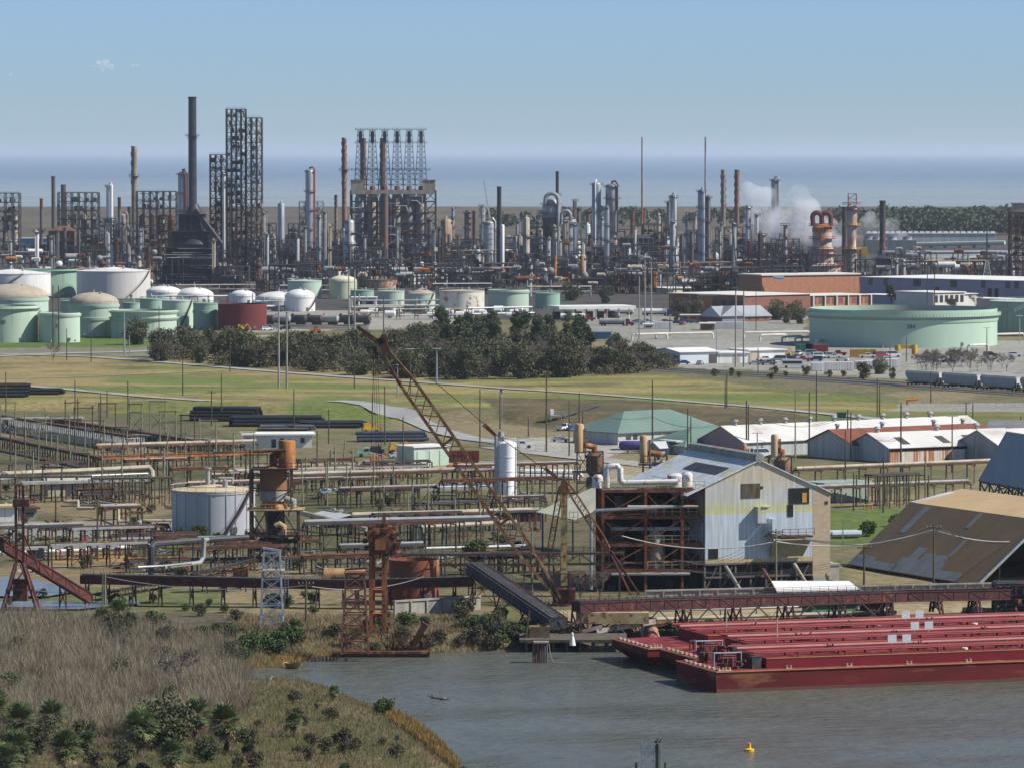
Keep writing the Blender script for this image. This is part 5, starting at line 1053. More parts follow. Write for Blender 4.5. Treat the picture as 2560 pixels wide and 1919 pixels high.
t,L,h,s=hall('white bungalow with flat white roof and red cones',(612,1119),(780,1118),1087,8,WHITEP,WROOF,name='bungalow',cat='building',over=.9,doors=((.43,1.1,2.1,STEEL),(.67,1.1,2.1,GREYP)))
for f in (.05,.55,.86):q=MB();q.box(L*f,-.05,1.2,1.0,.14,1.2);q.build('window',GLASS,t)
t,L,h,s=hall('pale green shed with three big doors and white roof',(1035,1165),(1122,1161),1118,7,M('pale_green_siding',(.42,.50,.44),(.36,.44,.39),.5,.7),WROOF,name='shed',cat='shed',over=.4)
for f in (.2,.55,.85):q=MB();q.box(L*f,-.05,0,L*.22,.14,h*.8);q.build('door',GRNL,t)
def V3(a,b):return Vector((a[0],a[1],b))
pv,av=Vector((.913,.407)),Vector((.407,-.913));E0=Vector((58.3,842));Ls=46
BROWN=M('brown_weathered_shade_sheeting',(.23,.155,.085),(.18,.125,.07),.2,.8,st=(1,1,.6),c3=(.16,.14,.12),t3=.68)
TANS=M('tan_sunlit_sheeting',(.50,.36,.20),(.44,.31,.17),.15,.8);PATCH=M('grey_patch_sheeting',(.24,.25,.25),(.19,.20,.205),.4,.6)  # sunlit top and shaded slopes are put into the tan and brown
t=thing('storage_shed','big brown roofed shed with sunlit tan top and grey patches','shed',V3(E0,0),at=(2350,1340));
def rp(u,vx):
    zz=np.interp(vx,[0,12.3,22.6,32.9,45],[2.6,13,15.1,13,2.6]);p=av*u+pv*vx;return Vector((p.x,p.y,float(zz)))
for vx0,vx1,mt,nm in ((0,12.3,BROWN,'roof_slope'),(12.3,22.6,TANS,'roof_top'),(22.6,32.9,TANS,'roof_top'),(32.9,45,BROWN,'roof_slope')):
    q=MB();q.slab([rp(Ls,vx0),rp(Ls,vx1),rp(0,vx1),rp(0,vx0)],.25);q.build(nm,mt,t,smooth=0)
def patch(u0,u1,v0,v1):
    q=MB();n_=(rp(u1,v0)-rp(u0,v0)).cross(rp(u0,v1)-rp(u0,v0)).normalized();n_*=.04 if n_.z>0 else-.04
    q.slab([rp(u1,v0)+n_,rp(u1,v1)+n_,rp(u0,v1)+n_,rp(u0,v0)+n_],.02);q.build('sheet_patch',PATCH,t,smooth=0)
for a in ((6,8,6.8,12.0),(25,26.3,9.2,12),(0,7,0,2.0),(7,16,0,1.3),(15,30,0,2.7),(17,20,2.72,4.8),(21,29,2.72,4.0),(28.4,29.6,4.02,7.4),(30.02,38,0,1.5)):patch(*a)
q=MB();q.slab([rp(2.2,12.4)+Vector((0,0,.05)),rp(2.2,20)+Vector((0,0,.05)),rp(0,20)+Vector((0,0,.05)),rp(0,12.4)+Vector((0,0,.05))],.03);q.build('edge_sheet',ROOFW,t,smooth=0)
q=MB();q.bar(rp(Ls+.1,-.3),rp(Ls+.1,12.3),.28);q.bar(rp(Ls+.1,12.3),rp(Ls+.1,22.6),.22);q.build('verge_trim',GALV,t)
q=MB();[q.bar(rp(u,0)-Vector((0,0,2.6)),rp(u,0),.2) for u in range(0,47,5)];[q.bar(rp(u,45)-Vector((0,0,2.6)),rp(u,45),.2) for u in range(0,47,5)];[q.bar(rp(Ls,v_)*1.0,Vector((*rp(Ls,v_).xy,0)),.15) for v_ in range(4,44,5)];q.build('post',STEEL,t)
q=MB();q.add([rp(.3,0)-Vector((0,0,.6)),rp(.3,12.3),rp(.3,22.6),rp(.3,32.9),rp(.3,45),V3(rp(.3,45).xy,0),V3(rp(.3,0).xy,0)],[(0,1,2,3,4,5,6)]);q.build('end_wall',BROWN,t,smooth=0)
t=thing('truss_shed','steep grey sheet roof raised on dark steel trusses','shed',(88.6,918,G),at=(2530,1150));a_,b_=Vector((.27,-.96,0)),Vector((.96,.27,0))
q=MB();e0,e1=Vector((0,0,10)),Vector((6.6,1.9,19));LL=44;q.slab([e0+a_*LL,e1+a_*LL,e1-a_*4,e0-a_*1],.25);q.build('roof_slope',ROOFS,t,smooth=0);f0=e1+(e1-e0)*Vector((1,1,-1));q=MB();q.slab([e1+a_*LL,Vector((e1.x*2,e1.y*2,10))+a_*LL,Vector((e1.x*2,e1.y*2,10))-a_*2,e1-a_*4],.25);q.build('roof_slope',ROOFS,t,smooth=0)
q=MB()
for i in range(10):
    p=e0+a_*(LL*i/9);q.bar(p,(p.x,p.y,0),.22);q.bar((p.x,p.y,6.5),p+a_*(LL/9),.14);q.bar((p.x,p.y,9.7),(p.x+a_.x*LL/9,p.y+a_.y*LL/9,6.5),.14)
    g=p+b_*6.6;q.bar(g-Vector((0,0,10)),g+Vector((0,0,8.5)),.2);q.bar(p-Vector((0,0,3)),g-Vector((0,0,1)),.14)
for z in (9.7,6.5):q.bar(e0+Vector((0,0,z-10)),e0+a_*LL+Vector((0,0,z-10)),.2)
for k in range(7):z=6.5-k*.9;q.bar((-8-k*.6,3,z-.5),(4,-3,z),.14)
q.build('truss',M('blue_dark_steel',(.10,.11,.125),(.07,.075,.085),.5),t)
# ---------------------------------------------------------------- silver clad mill and its open steel half
def SHEETS(name,pal,w,hgt,bands=None):
    "patchwork of replaced sheets: colour by cell"
    m=bpy.data.materials.new(name);MATS[name]=m;m.use_nodes=True;n=m.node_tree;b=n.nodes['Principled BSDF'];b.inputs['Roughness'].default_value=.55;b.inputs['Metallic'].default_value=.1
    tc=n.nodes.new('ShaderNodeTexCoord');mp=n.nodes.new('ShaderNodeMapping');mp.inputs['Scale'].default_value=(1/w,1/w,1/hgt);n.links.new(tc.outputs['Object'],mp.inputs[0])
    sn=n.nodes.new('ShaderNodeVectorMath');sn.operation='FLOOR';n.links.new(mp.outputs[0],sn.inputs[0]);wn=n.nodes.new('ShaderNodeTexWhiteNoise');wn.noise_dimensions='3D';n.links.new(sn.outputs[0],wn.inputs['Vector'])
    cr=n.nodes.new('ShaderNodeValToRGB');cr.color_ramp.interpolation='CONSTANT';e=cr.color_ramp.elements;e[0].color=(*pal[0],1)
    for i,c in enumerate(pal[1:]):
        x=e[1] if i==0 else e.new((i+1)/len(pal));x.position=(i+1)/len(pal);x.color=(*c,1)
    n.links.new(wn.outputs[0],cr.inputs[0]);t_=n.nodes.new('ShaderNodeTexNoise');t_.inputs['Scale'].default_value=1.2;m2=n.nodes.new('ShaderNodeMapping');m2.inputs['Scale'].default_value=(2,2,.12);n.links.new(tc.outputs['Object'],m2.inputs[0]);n.links.new(m2.outputs[0],t_.inputs['Vector'])
    mr=n.nodes.new('ShaderNodeMapRange');mr.inputs[1].default_value=.3;mr.inputs[2].default_value=.7;mr.inputs[3].default_value=.72;mr.inputs[4].default_value=1.08;n.links.new(t_.outputs['Fac'],mr.inputs[0]);mx=n.nodes.new('ShaderNodeMix');mx.data_type='RGBA';mx.blend_type='MULTIPLY';mx.inputs[0].default_value=1;n.links.new(cr.outputs[0],mx.inputs[6]);n.links.new(mr.outputs[0],mx.inputs[7])
    n2=n.nodes.new('ShaderNodeTexNoise');n2.inputs['Scale'].default_value=.35;n2.inputs['Detail'].default_value=5;m3=n.nodes.new('ShaderNodeMapping');m3.inputs['Scale'].default_value=(.35,.35,1.6);n.links.new(tc.outputs['Object'],m3.inputs[0]);n.links.new(m3.outputs[0],n2.inputs['Vector']);r2=n.nodes.new('ShaderNodeMapRange');r2.inputs[1].default_value=.56;r2.inputs[2].default_value=.68;r2.inputs[4].default_value=.7;n.links.new(n2.outputs['Fac'],r2.inputs[0]);mx2=n.nodes.new('ShaderNodeMix');mx2.data_type='RGBA';n.links.new(r2.outputs[0],mx2.inputs[0]);n.links.new(mx.outputs[2],mx2.inputs[6]);mx2.inputs[7].default_value=(.44,.41,.20,1)
    last=mx2.outputs[2]
    if bands:
        sz=n.nodes.new('ShaderNodeSeparateXYZ');n.links.new(tc.outputs['Object'],sz.inputs[0]);dv=n.nodes.new('ShaderNodeMath');dv.operation='DIVIDE';dv.inputs[1].default_value=bands[0];n.links.new(sz.outputs[2],dv.inputs[0]);rb=n.nodes.new('ShaderNodeValToRGB');rb.color_ramp.interpolation='CONSTANT';n.links.new(dv.outputs[0],rb.inputs[0]);be=rb.color_ramp.elements;be[0].position=0;be[0].color=(*bands[1][0][1],1)
        for i,(ps,c) in enumerate(bands[1][1:]):x=be[1] if i==0 else be.new(ps);x.position=ps;x.color=(*c,1)
        mb_=n.nodes.new('ShaderNodeMix');mb_.data_type='RGBA';mb_.inputs[0].default_value=.8;n.links.new(last,mb_.inputs[6]);n.links.new(rb.outputs[0],mb_.inputs[7]);m4=n.nodes.new('ShaderNodeMix');m4.data_type='RGBA';m4.blend_type='MULTIPLY';m4.inputs[0].default_value=.8;n.links.new(mb_.outputs[2],m4.inputs[6]);n.links.new(mr.outputs[0],m4.inputs[7]);last=m4.outputs[2]
    n.links.new(last,b.inputs['Base Color']);return m
MILL=SHEETS('patched_mill_sheeting',[(.58,.60,.61),(.50,.56,.62),(.60,.61,.58),(.52,.48,.38),(.58,.62,.64),(.58,.56,.40),(.52,.54,.55)],1.25,5.2,(22,[(0,(.52,.38,.16)),(.24,(.48,.56,.64)),(.40,(.51,.58,.65)),(.575,(.58,.54,.22)),(.60,(.50,.52,.30)),(.66,(.50,.50,.47)),(.76,(.52,.49,.42)),(.81,(.54,.46,.33))]))
MROOF=SHEETS('patched_mill_roof',[(.62,.66,.69),(.56,.61,.65),(.60,.58,.49),(.58,.62,.65),(.64,.67,.70)],1.6,9)
a,b=PG(1763,1478),PG(2031,1470);s=scale_at(a);d=b-a;d.z=0;L=d.length;rz=math.atan2(d.y,d.x);D=26
z0,ze,za=(1478-1408)/s,(1478-1212)/s,(1478-1150)/s
t=thing('mill','tall silver clad mill with patched sheets and dark openings','industrial building',a,rz,at=(1900,1300));MILLT=t
q=MB();fr=[(0,z0),(L,z0),(L,ze-.2),(L*.5,za),(0,ze)];n=5
q.add([(x,0,z) for x,z in fr]+[(x,D,z) for x,z in fr],[tuple(range(5)),(9,8,7,6,5),(0,4,9,5),(1,6,7,2),(0,5,6,1)]);q.build('cladding',MILL,t,smooth=0)
q=MB();o=.4
q.slab([(-o-3,-.3,ze-1.55),(L*.5,-.3,za+.06),(L*.5,D+6,za+.06),(-o-3,D+6,ze-1.55)],.15);q.build('roof',MROOF,t,smooth=0);q=MB();q.slab([(L*.5,-.3,za+.06),(L+o,-.3,ze-.35),(L+o,D,ze-.35),(L*.5,D,za+.06)],.15);q.build('roof',MROOF,t,smooth=0)
q=MB();q.slab([(L*.18,4,ze+(za-ze)*.36+.12),(L*.30,4,ze+(za-ze)*.60+.12),(L*.30,20,ze+(za-ze)*.60+.12),(L*.18,20,ze+(za-ze)*.36+.12)],.04);q.build('roof_slot',BLACKST,t,smooth=0)
q=MB();q.tube([(L*.5,-.3,za+.3),(L*.5,D+6,za+.3)],.8,8);q.build('ridge_ventilator',CONC,t)
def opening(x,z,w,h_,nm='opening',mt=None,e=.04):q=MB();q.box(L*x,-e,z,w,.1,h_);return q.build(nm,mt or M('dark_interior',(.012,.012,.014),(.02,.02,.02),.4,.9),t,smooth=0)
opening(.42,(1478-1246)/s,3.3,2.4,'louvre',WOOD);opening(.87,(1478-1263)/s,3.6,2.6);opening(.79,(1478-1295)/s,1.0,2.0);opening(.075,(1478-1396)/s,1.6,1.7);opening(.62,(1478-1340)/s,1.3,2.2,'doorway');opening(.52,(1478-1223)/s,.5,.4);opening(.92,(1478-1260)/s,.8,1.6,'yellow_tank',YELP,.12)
q=MB();q.box(L*.62,-.9,(1478-1343)/s,2.6,1.8,.2);q.box(L*.8,-1.4,(1478-1345)/s,5.5,2.8,.3);q.rail([(L*.66,-2.7,(1478-1340)/s),(L*.96,-2.7,(1478-1340)/s)],1.1,.05,1.2);q.build('balcony',RUSTD,t)
q=MB();q.box(L*.6,-1.0,(1478-1335)/s,.7,2,2.5);q.box(L*.55,-.8,(1478-1268)/s,1.8,1.6,.15);q.box(L*.50,-.7,(1478-1308)/s,1.5,1.4,2.7);q.build('door_hood',MILL,t)
q=MB();q.slab([(L*.58,-2.6,(1478-1347)/s),(L*.93,-2.6,(1478-1347)/s),(L*.9,-.2,(1478-1392)/s),(L*.6,-.2,(1478-1392)/s)],.3);q.build('chute_hood',M('olive_sheet',(.34,.33,.24),(.26,.25,.18),.5),t)
q=MB()
for i in range(8):
    for y in (.3,8,16,24):q.bar((L*i/7,y,0),(L*i/7,y,z0+.3),.22)
for i in range(7):q.bar((L*i/7,.3,0),(L*(i+.9)/7,.3,z0),.14)
for z in (z0*.5,z0*.98):q.bar((0,.1,z),(L,.1,z),.2)
q.build('undercroft_frame',M('brown_grey_steel',(.16,.12,.10),(.10,.085,.08),.5),t)
q=MB();q.box(L/2,9,0,L*.97,14,z0*.95);q.build('undercroft_wall',BLACKST,t)
for k,(x,y) in enumerate(((.18,-.4),(.5,-.6),(.82,-.5))):q=MB();q.bar((L*x,y+1,z0),(L*x+2,y-1.5,.3),.35,8,cap=True);q.build('spout',[CONC,RUST,BEIGE][k],t)
a2,b2=PG(2031,1478),PG(2077,1476.6);s2=scale_at(a2);w2=(b2-a2).length
t=thing('brick_bay','narrow tan brick bay on the sunny end of the silver mill','building',b+Vector((.05,0,0)),rz,at=(2054,1310));hh=(1470-1206)/s2;q=MB();q.add([(0,0,2),(3.1,0,2),(3.1,0,hh-1.5),(0,0,hh),(0,20,2),(3.1,20,2),(3.1,20,hh-1.5),(0,20,hh)],[(0,1,2,3),(5,4,7,6),(1,5,6,2),(4,0,3,7),(4,5,1,0)]);TANB=M('tan_brick',(.46,.37,.26),(.40,.31,.21),.8,.9,st=(1,1,3));q.build('wall',TANB,t,smooth=0);q=MB();q.slab([(-.2,-.3,hh+.25),(3.4,-.3,hh-1.5),(3.4,20.3,hh-1.5),(-.2,20.3,hh+.25)],.15);q.build('roof',MROOF,t,smooth=0);q=MB();q.box(2.4,-.03,hh-3.4,.5,.1,.5);q.build('window',GLASS,t);q=MB();q.box(1.5,8,0,2.8,16,2.0);q.build('plinth',CONC,t)
hall('small grey block house with a dark doorway at the mill foot',(2031,1469),(2098,1467),1414,6,M('concrete_block',(.38,.36,.30),(.31,.29,.25),.7,.9),CONC,name='block_house',cat='building',over=.15,doors=((.55,1.9,1.3,BLACKST),))
v=PG(1507,1478);s=scale_at(v);W=(1762-1507)/s;t=thing('rust_steel_frame','open rust red steel floors beside the silver mill','structure',v,.05,at=(1630,1330));H=(1478-1222)/s
zs=[0,H*.22,H*.47,H*.74,H];q=MB()
for x in (0,W*.42,W*.78,W):
    for y in (0,7,14):q.bar((x,y,0),(x,y,H),.32)
for z in zs[1:]:
    for y in (0,14):q.box(W/2,y,z-.5,W,.35,.55)
    for x in (0,W*.42,W*.78,W):q.box(x,7,z-.5,.3,14,.5)
for x0,x1 in ((0,W*.42),(W*.42,W*.78),(W*.78,W)):
    for z_,z2 in zip(zs[1:-1],zs[2:]):
        q.bar((x0,0,z_),(x1,0,z2-.5),.14);q.bar((x1,14,z_),(x0,14,z2-.5),.14);q.bar((x0,0,z2-.5),((x0+x1)/2,0,z_+.6),.1)
q.build('frame',M('deep_red_rust_steel',(.20,.07,.035),(.11,.045,.03),.6,.9,c3=(.28,.12,.05),t3=.6),t)
q=MB();q.box(W/2,14.5,0,W,.2,H-1);q.box(W/2,8,0,W*.96,10,zs[1]*.9);q.build('dark_backing',M('dark_interior',(.012,.012,.014),(.02,.02,.02),.4,.9),t)  # black panel and box added so the inside of the frame reads dark
q=MB()
for z in zs[1:]:q.box(W/2,7.5,z+.06,W*.98,12.6,.14)
q.build('deck',M('mesh_deck',(.16,.13,.10),(.10,.085,.07),.4),t)
q=MB();q.rail([(0,-.2,H+.1),(W,-.2,H+.1)],1.2,.06,1.4);q.rail([(0,-.2,H),(0,14,H)],1.2,.06,1.4);q.build('yellow_railing',M('faded_yellow_paint',(.50,.44,.16),(.42,.36,.14),.4),t)
q=MB();[q.rail([(W*.44,-.1,z+.1),(W,-.1,z+.1)],1.2,.055,1.3) for z in zs[1:-1]];q.build('railing',BEIGE,t)
r4=random.Random(9)
for k in range(46):q=MB();z=r4.choice(zs[:-1]);q.box(r4.uniform(.05,.95)*W,r4.uniform(3,12),z+.14,r4.uniform(.6,2.6),r4.uniform(.6,3),r4.uniform(.6,3.0),r4.random());q.build('machine',M('dark_machinery',(.06,.05,.045),(.10,.065,.05),.6),t)
q=MB();q.lathe(W*.53,1.5,[(1.5,zs[1]),(1.5,zs[2]-1),(1.2,zs[2]),(1.2,zs[2]+1.5),(.8,zs[2]+2.2)],14);q.build('hopper',M('rusty_grey_hopper',(.34,.35,.34),(.22,.13,.08),.3,.8),t)
for z,c_,y in ((zs[3]+1.6,BEIGE,-.5),(zs[3]+.6,RUST,1),(zs[2]+2.4,GREYP,.5),(zs[1]+1,RUST,.2),(zs[1]-.8,GREYP,-.3)):q=MB();x0=r4.uniform(0,.3)*W;q.tube([(x0,y,z),(W*r4.uniform(.7,1),y,z)],r4.uniform(.18,.38),7);q.build('pipe',c_,t)
q=MB();q.tube([(-2,-1,.5),(-2,-1,zs[3]+.2),(-1.2,-1,zs[3]+1),(W*.72,-1,zs[3]+1.6)],.28,8);q.build('pipe',GALV,t)
WDUCT=M('white_duct',(.62,.63,.64),(.50,.50,.50),.5,.6,c3=(.28,.17,.12),t3=.6)
q=MB();q.tube([(.8,2,H),(.8,2,H+3.2),(1.3,2,H+3.7),(2.5,2,H+3.7),(3.0,2,H+3.2),(3.0,2,H+1.4),(3.6,2,H+.9),(12.5,2,H+1.1)],.5,10);q.build('duct',WDUCT,t)
for x,rr,hh in ((12.2,1.3,2.0),(14.2,.9,2.2),(-.6,.9,1.8)):q=MB();q.lathe(x,4,[(rr,H),(rr,H+hh),(rr*.6,H+hh+.4)],12);q.build('collector',WDUCT,t)
t=thing('lean_to','pale olive sloping canopy roof on dark posts','canopy',(0,0,0),at=(1480,1260));R0=[P(1340,1278,9),P(1432,1297,9),P(1660,1196,15.5),P(1560,1184,15.5)];q=MB();q.slab(R0,.2);o=q.build('roof',M('olive_sheeting',(.50,.49,.37),(.44,.43,.33),.2,.7),t,smooth=0);q=MB();[q.bar((p.x,p.y,G),p,.22) for p in (R0[0]+Vector((1.2,.4,-.1)),R0[1],R0[0].lerp(R0[3],.3),R0[1].lerp(R0[2],.3))];q.build('post',BLACKST,t)
def cyclone(label,x0,x1,yt,yb,tx0,tx1,ty,tb,ground,at,mt,tm,frame=True):
    v=PG((tx0+tx1)/2,ground);s=scale_at(v);t=thing('cyclone',label,'cyclone',v,at=at);r=(x1-x0)/2/s;x=((x0+x1)/2-(tx0+tx1)/2)/s;zt,zb=(ground-yt)/s,(ground-yb)/s
    q=MB();q.lathe(x,0,[(r,zb),(r,zt-.5),(r*.75,zt-.1),(.05,zt)],16);q.build('standpipe',mt,t);R_=(tx1-tx0)/2/s;z1,z2=(ground-tb)/s,(ground-ty)/s
    q=MB();q.lathe(0,0,[(R_*.5,z1-1),(R_,z1),(R_,z2-R_*.4),(R_*.35,z2),(R_*.3,z2+.5)],18);q.build('vessel',tm,t)
    q=MB();q.tube([(0,0,z2),(0,0,z2+1.0),(x*.5,0,z2+1.3),(x,0,z2+1.3)],.6,8);q.build('crossover_pipe',RUSTO if mt is not BEIGE else BEIGE,t);q=MB();q.tube([(x+r+.2,-.5,zt-1),(x+r+.3,-.5,zb-1)],.22,6);q.build('downpipe',RUST,t)
    if frame:
        q=MB();w=max(R_*2.3,3);q.lattice(-w/2+x/2,w/2+x/2+abs(x)*.4,-2,2.4,[0,z1*.5,z1,max(z2,z1+2)],2,1,.14,.8);q.build('frame',STEEL,t);q=MB();q.box(x/2,0,z1-.1,w+2,5,.2);q.rail([(x/2-w/2-1,-2.5,z1+.1),(x/2+w/2+1,-2.5,z1+.1)],1.1,.05,1.2);q.build('deck',STEEL,t)
        q=MB();q.box(0,1,0,R_*1.9,3.4,z1*.72);q.build('casing',M('grey_casing',(.17,.19,.20),(.12,.13,.14),.5),t)
TANP=M('tan_cyclone_paint',(.50,.36,.20),(.40,.26,.13),.3,.8,st=(1,1,.3),c3=(.36,.16,.06),t3=.6)
cyclone('left tan standpipe with dark rusty vessel behind the mill',1436,1460,1057,1131,1465,1508,1128,1178,1232,(1460,1130),TANP,M('black_rust_vessel',(.08,.06,.055),(.16,.08,.05),.5))
cyclone('tan standpipe with white cone top behind the mill roof',1599,1621,1086,1156,1630,1668,1146,1160,1215,(1610,1120),TANP,GREYP)
cyclone('short tan chimney behind the mill ridge',1854,1868,1108,1150,1870,1890,1150,1170,1215,(1861,1128),TANP,GREYP)
cyclone('tan ringed standpipe over a round rusty tank',1927,1947,1083,1138,1934,1976,1139,1180,1225,(1950,1150),M('pale_tan_paint',(.55,.42,.27),(.46,.33,.2),.3,.8),M('brown_rust_tank',(.24,.15,.09),(.16,.09,.05),.5))
v=PG(684,1400);s=scale_at(v);t=thing('cyclone_tower','rusty cone tower with orange standpipe on a dark frame','tower',v,at=(690,1250));Z=lambda y:(1400-y)/s
q=MB();q.lathe(0,0,[(2.4,Z(1222)),(2.4,Z(1172)),(.6,Z(1160))],18);q.build('upper_drum',M('brown_rust_drum',(.26,.12,.05),(.15,.08,.05),.35,.9,st=(1,1,.3)),t);q=MB();q.lathe(0,0,[(2.4,Z(1250)),(2.35,Z(1222)-.02)],18);q.build('pale_band',GREYP,t)
q=MB();q.lathe(0,0,[(2.5,Z(1272)),(2.3,Z(1262)),(1.5,Z(1244)),(1.2,Z(1238))],18);q.build('cone',RUSTO,t)
q=MB();q.lathe(34/s,0,[(1.5,Z(1172)),(1.5,Z(1103)),(1.3,Z(1099)),(.1,Z(1098))],16);q.build('standpipe',RUSTO,t);q=MB();q.tube([(0,0,Z(1160)),(0,0,Z(1140)),(30/s,0,Z(1122))],.7,8);q.tube([(-3.5,-1.6,Z(1126)),(32/s,-1.6,Z(1122))],.3,6);q.build('crossover_pipe',RUST,t)
q=MB();q.lattice(-3.8,4.4,-3,3,[0,Z(1372),Z(1335),Z(1272)],3,2,.2,.9);q.lattice(-3.8,3.2,-2.8,2.8,[Z(1272),Z(1222),Z(1170)],1,1,.16,.3);q.bar((-4,-2,0),(-4,-2,Z(1120)),.22);q.build('frame',M('rust_black_steel',(.09,.065,.055),(.14,.075,.045),.5),t)
for y,w in ((1272,10),(1335,10.5),(1170,8)):
    q=MB();q.box(.4,0,Z(y),w,7,.2);q.rail([(-w/2+.4,-3.5,Z(y)),(w/2+.4,-3.5,Z(y))],1.2,.06,1.1);q.build('deck',TANP if y==1272 else RUSTD,t)
q=MB();q.lathe(.2,0,[(1.4,Z(1335)),(1.8,Z(1276))],14);q.box(0,0,Z(1375),5,5,2.2);q.build('hopper',BLACKST,t);q=MB();q.tube([(5/s+1.5,-3,Z(1335)),(2,-3,Z(1312)),(1.2,-3,Z(1304)),(.4,-3,Z(1310))],.5,8);q.build('elbow',TANP,t);q=MB();q.tube([(1.5,-1,Z(1240)),(3.6,-1,Z(1250)),(3.6,-1,Z(1275))],.5,8);q.build('elbow',GREYP,t)
v=PG(1268,1248);s=scale_at(v);t=thing('silo','tall white silo with caged ladder and railed cap','silo',v,at=(1268,1170));hh=(1248-1106)/s;r=23/s;q=MB();q.lathe(0,0,[(r,0),(r,hh),(r*.5,hh+.5),(.1,hh+.6)],24);q.build('shell',M('bright_white_paint',(.88,.88,.87),(.82,.82,.80),.3,.5,st=(1,1,.2)),t);q=MB()
for z in (.25,.5,.75):q.lathe(0,0,[(r,hh*z),(r+.07,hh*z),(r+.07,hh*z+.15),(r,hh*z+.15)],24,cap=False)
q.rail([(r*math.cos(a),r*math.sin(a),hh) for a in[i*.6 for i in range(11)]],1.1,.05,1);q.build('band',WHITEP,t);q=MB();q.bar((-r-.4,-.8,0),(-r-.4,-.8,hh+1.5),.38,8,cap=True);q.build('riser',GALV,t)
q=MB();[q.bar((r+e,-.9,0),(r+e,-.9,hh+1),.05) for e in (.2,.7)];[q.box(r+.45,-.9,hh*i/30,.55,.5,.06) for i in range(30)];q.build('ladder_cage',GALV,t);q=MB();q.box(-r+.6,0,hh+.5,1.4,1.4,.9);q.lathe(-r+.6,0,[(.7,hh+1.4),(.5,hh+2.4)],8);q.build('filter',GREYP,t)
t=tank('pale round concrete grey tank with stair and rusty roof',430,638,1222,1341,M('galvanised_sheet_tank',(.44,.45,.47),(.37,.38,.41),.5,.6,.15,st=(1.2,1.2,.05),c3=(.36,.34,.33),t3=.62),'flat',13,M('rusty_cream_roof',(.54,.45,.30),(.44,.33,.2),.3,.8),stair=(-1.25,-.55),n=40)
q=MB();R9=103/scale_at(t.location)
for a in (-2.6,-2.25,-1.95,-1.57,-1.2,-.95,-.6):q.box((R9+.05)*math.cos(a),(R9+.05)*math.sin(a),.3,.22,.22,8.2,a)
q.build('downpipe',GALV,t);q=MB();q.lathe(-1.2,2,[(.45,8.8),(.45,12),(.7,12.1),(.7,12.4)],10);q.tube([(1,2,9.6),(1,2,10.4),(3.5,2,10.4),(3.5,2,9.4)],.25,6);q.build('roof_pipe',GREYP,t)
tank('small rusty barrel tank left of the pale round tank',320,364,1318,1354,M('rust_streak_barrel',(.17,.08,.06),(.09,.05,.045),.6,.9,st=(2,2,.2)),'flat',1,n=20)
def pipestack(label,x0,x1,y0,y1,rows,per,r,mat,at,rz=0,blue=None):
    a,b=PG(x0,y0),PG(x1,y1);d=b-a;L=d.length;t=thing('pipe_stack',label,'pipe stack',a,math.atan2(d.y,d.x),at=at);k=0
    for i in range(rows):
        for j in range(per-i):
            q=MB();y=j*r*2.1+i*r*1.05;z=r+i*r*1.8+.2;o=random.uniform(-1,1);q.tube([(o,y,z),(L+o,y,z)],r,8);q.build('pipe',mat,t)
BLKP=M('black_plastic_pipe',(.018,.019,.022),(.03,.03,.035),.3,.35,spec=.5)
pipestack('left part of the long black pipe stack behind the bungalow',480,640,1052,1053,4,9,.48,BLKP,(560,1045))
pipestack('middle part of the long black pipe stack behind the bungalow',580,800,1066,1066,3,10,.45,BLKP,(700,1060))
pipestack('right tapering end of the long black pipe stack',760,908,1070,1069,2,9,.42,BLKP,(850,1062))
pipestack('grey pipe bundle in front of the black pipe stack',652,780,1076,1076,2,6,.34,M('grey_plastic_pipe',(.13,.14,.15),(.09,.095,.1),.5,.4),(700,1072))
pipestack('black pipe row behind the wire fence by the yellow loader',900,1068,1104,1103,3,6,.42,M('blue_black_pipe',(.04,.05,.07),(.06,.07,.09),.3,.4),(985,1095))
pipestack('black pipe stack at the frame edge below the farm road',-40,70,994,993,4,8,.5,BLKP,(30,985))
pipestack('low black pipe row right of the frame edge stack',60,152,987,987,2,8,.42,BLKP,(110,980))
t=thing('tarpaulin','blue tarpaulin cover over pipes at the frame edge','tarpaulin',PG(15,975),at=(15,968));q=MB();q.hcyl((-3,0,.8),(3,0,.8),1.1,10,.6);q.build('cover',M('blue_tarpaulin',(.05,.16,.52),(.04,.12,.42),.6,.5),t)
pipestack('white wrapped pipe row behind the silo',1300,1440,1197,1199,2,5,.5,WHITEP,(1370,1185))
pipestack('pale blue duct pieces lying on grass by the mill',2079,2150,1345,1344,1,3,.6,M('pale_blue_duct',(.45,.50,.56),(.38,.42,.47),.6,.5),(2110,1338))
t=thing('storage_vessel','purple horizontal tank between the tan standpipes','tank',PG(1590,1132),at=(1590,1119));q=MB();q.hcyl((-3.4,0,1.9),(3.4,0,1.9),1.15,16,.6);q.build('shell',M('purple_paint',(.09,.07,.22),(.07,.06,.18),.4,.4),t);q=MB();q.box(-2,0,0,.4,1.6,1);q.box(2,0,0,.4,1.6,1);q.build('saddle',CONC,t)
t=thing('pump_platform','white box on a grey railed pump platform by the levee','pump station',PG(1388,1050),.3,at=(1388,1040));q=MB();q.box(0,0,1.2,3.2,2,.2);q.rail([(-1.6,-1,1.4),(1.6,-1,1.4),(3.4,-1,.2)],1,.05,.8);[q.bar((a,b,0),(a,b,1.2),.1) for a in (-1.5,1.5) for b in (-.9,.9)];q.build('platform',GALV,t);q=MB();q.box(-1,0,1.4,1,1,1.6);q.build('cabinet',WHITEP,t);q=MB();q.bar((2,0,1),(13,3,3.6),.35,6,cap=True);q.build('outfall_pipe',STEEL,t)
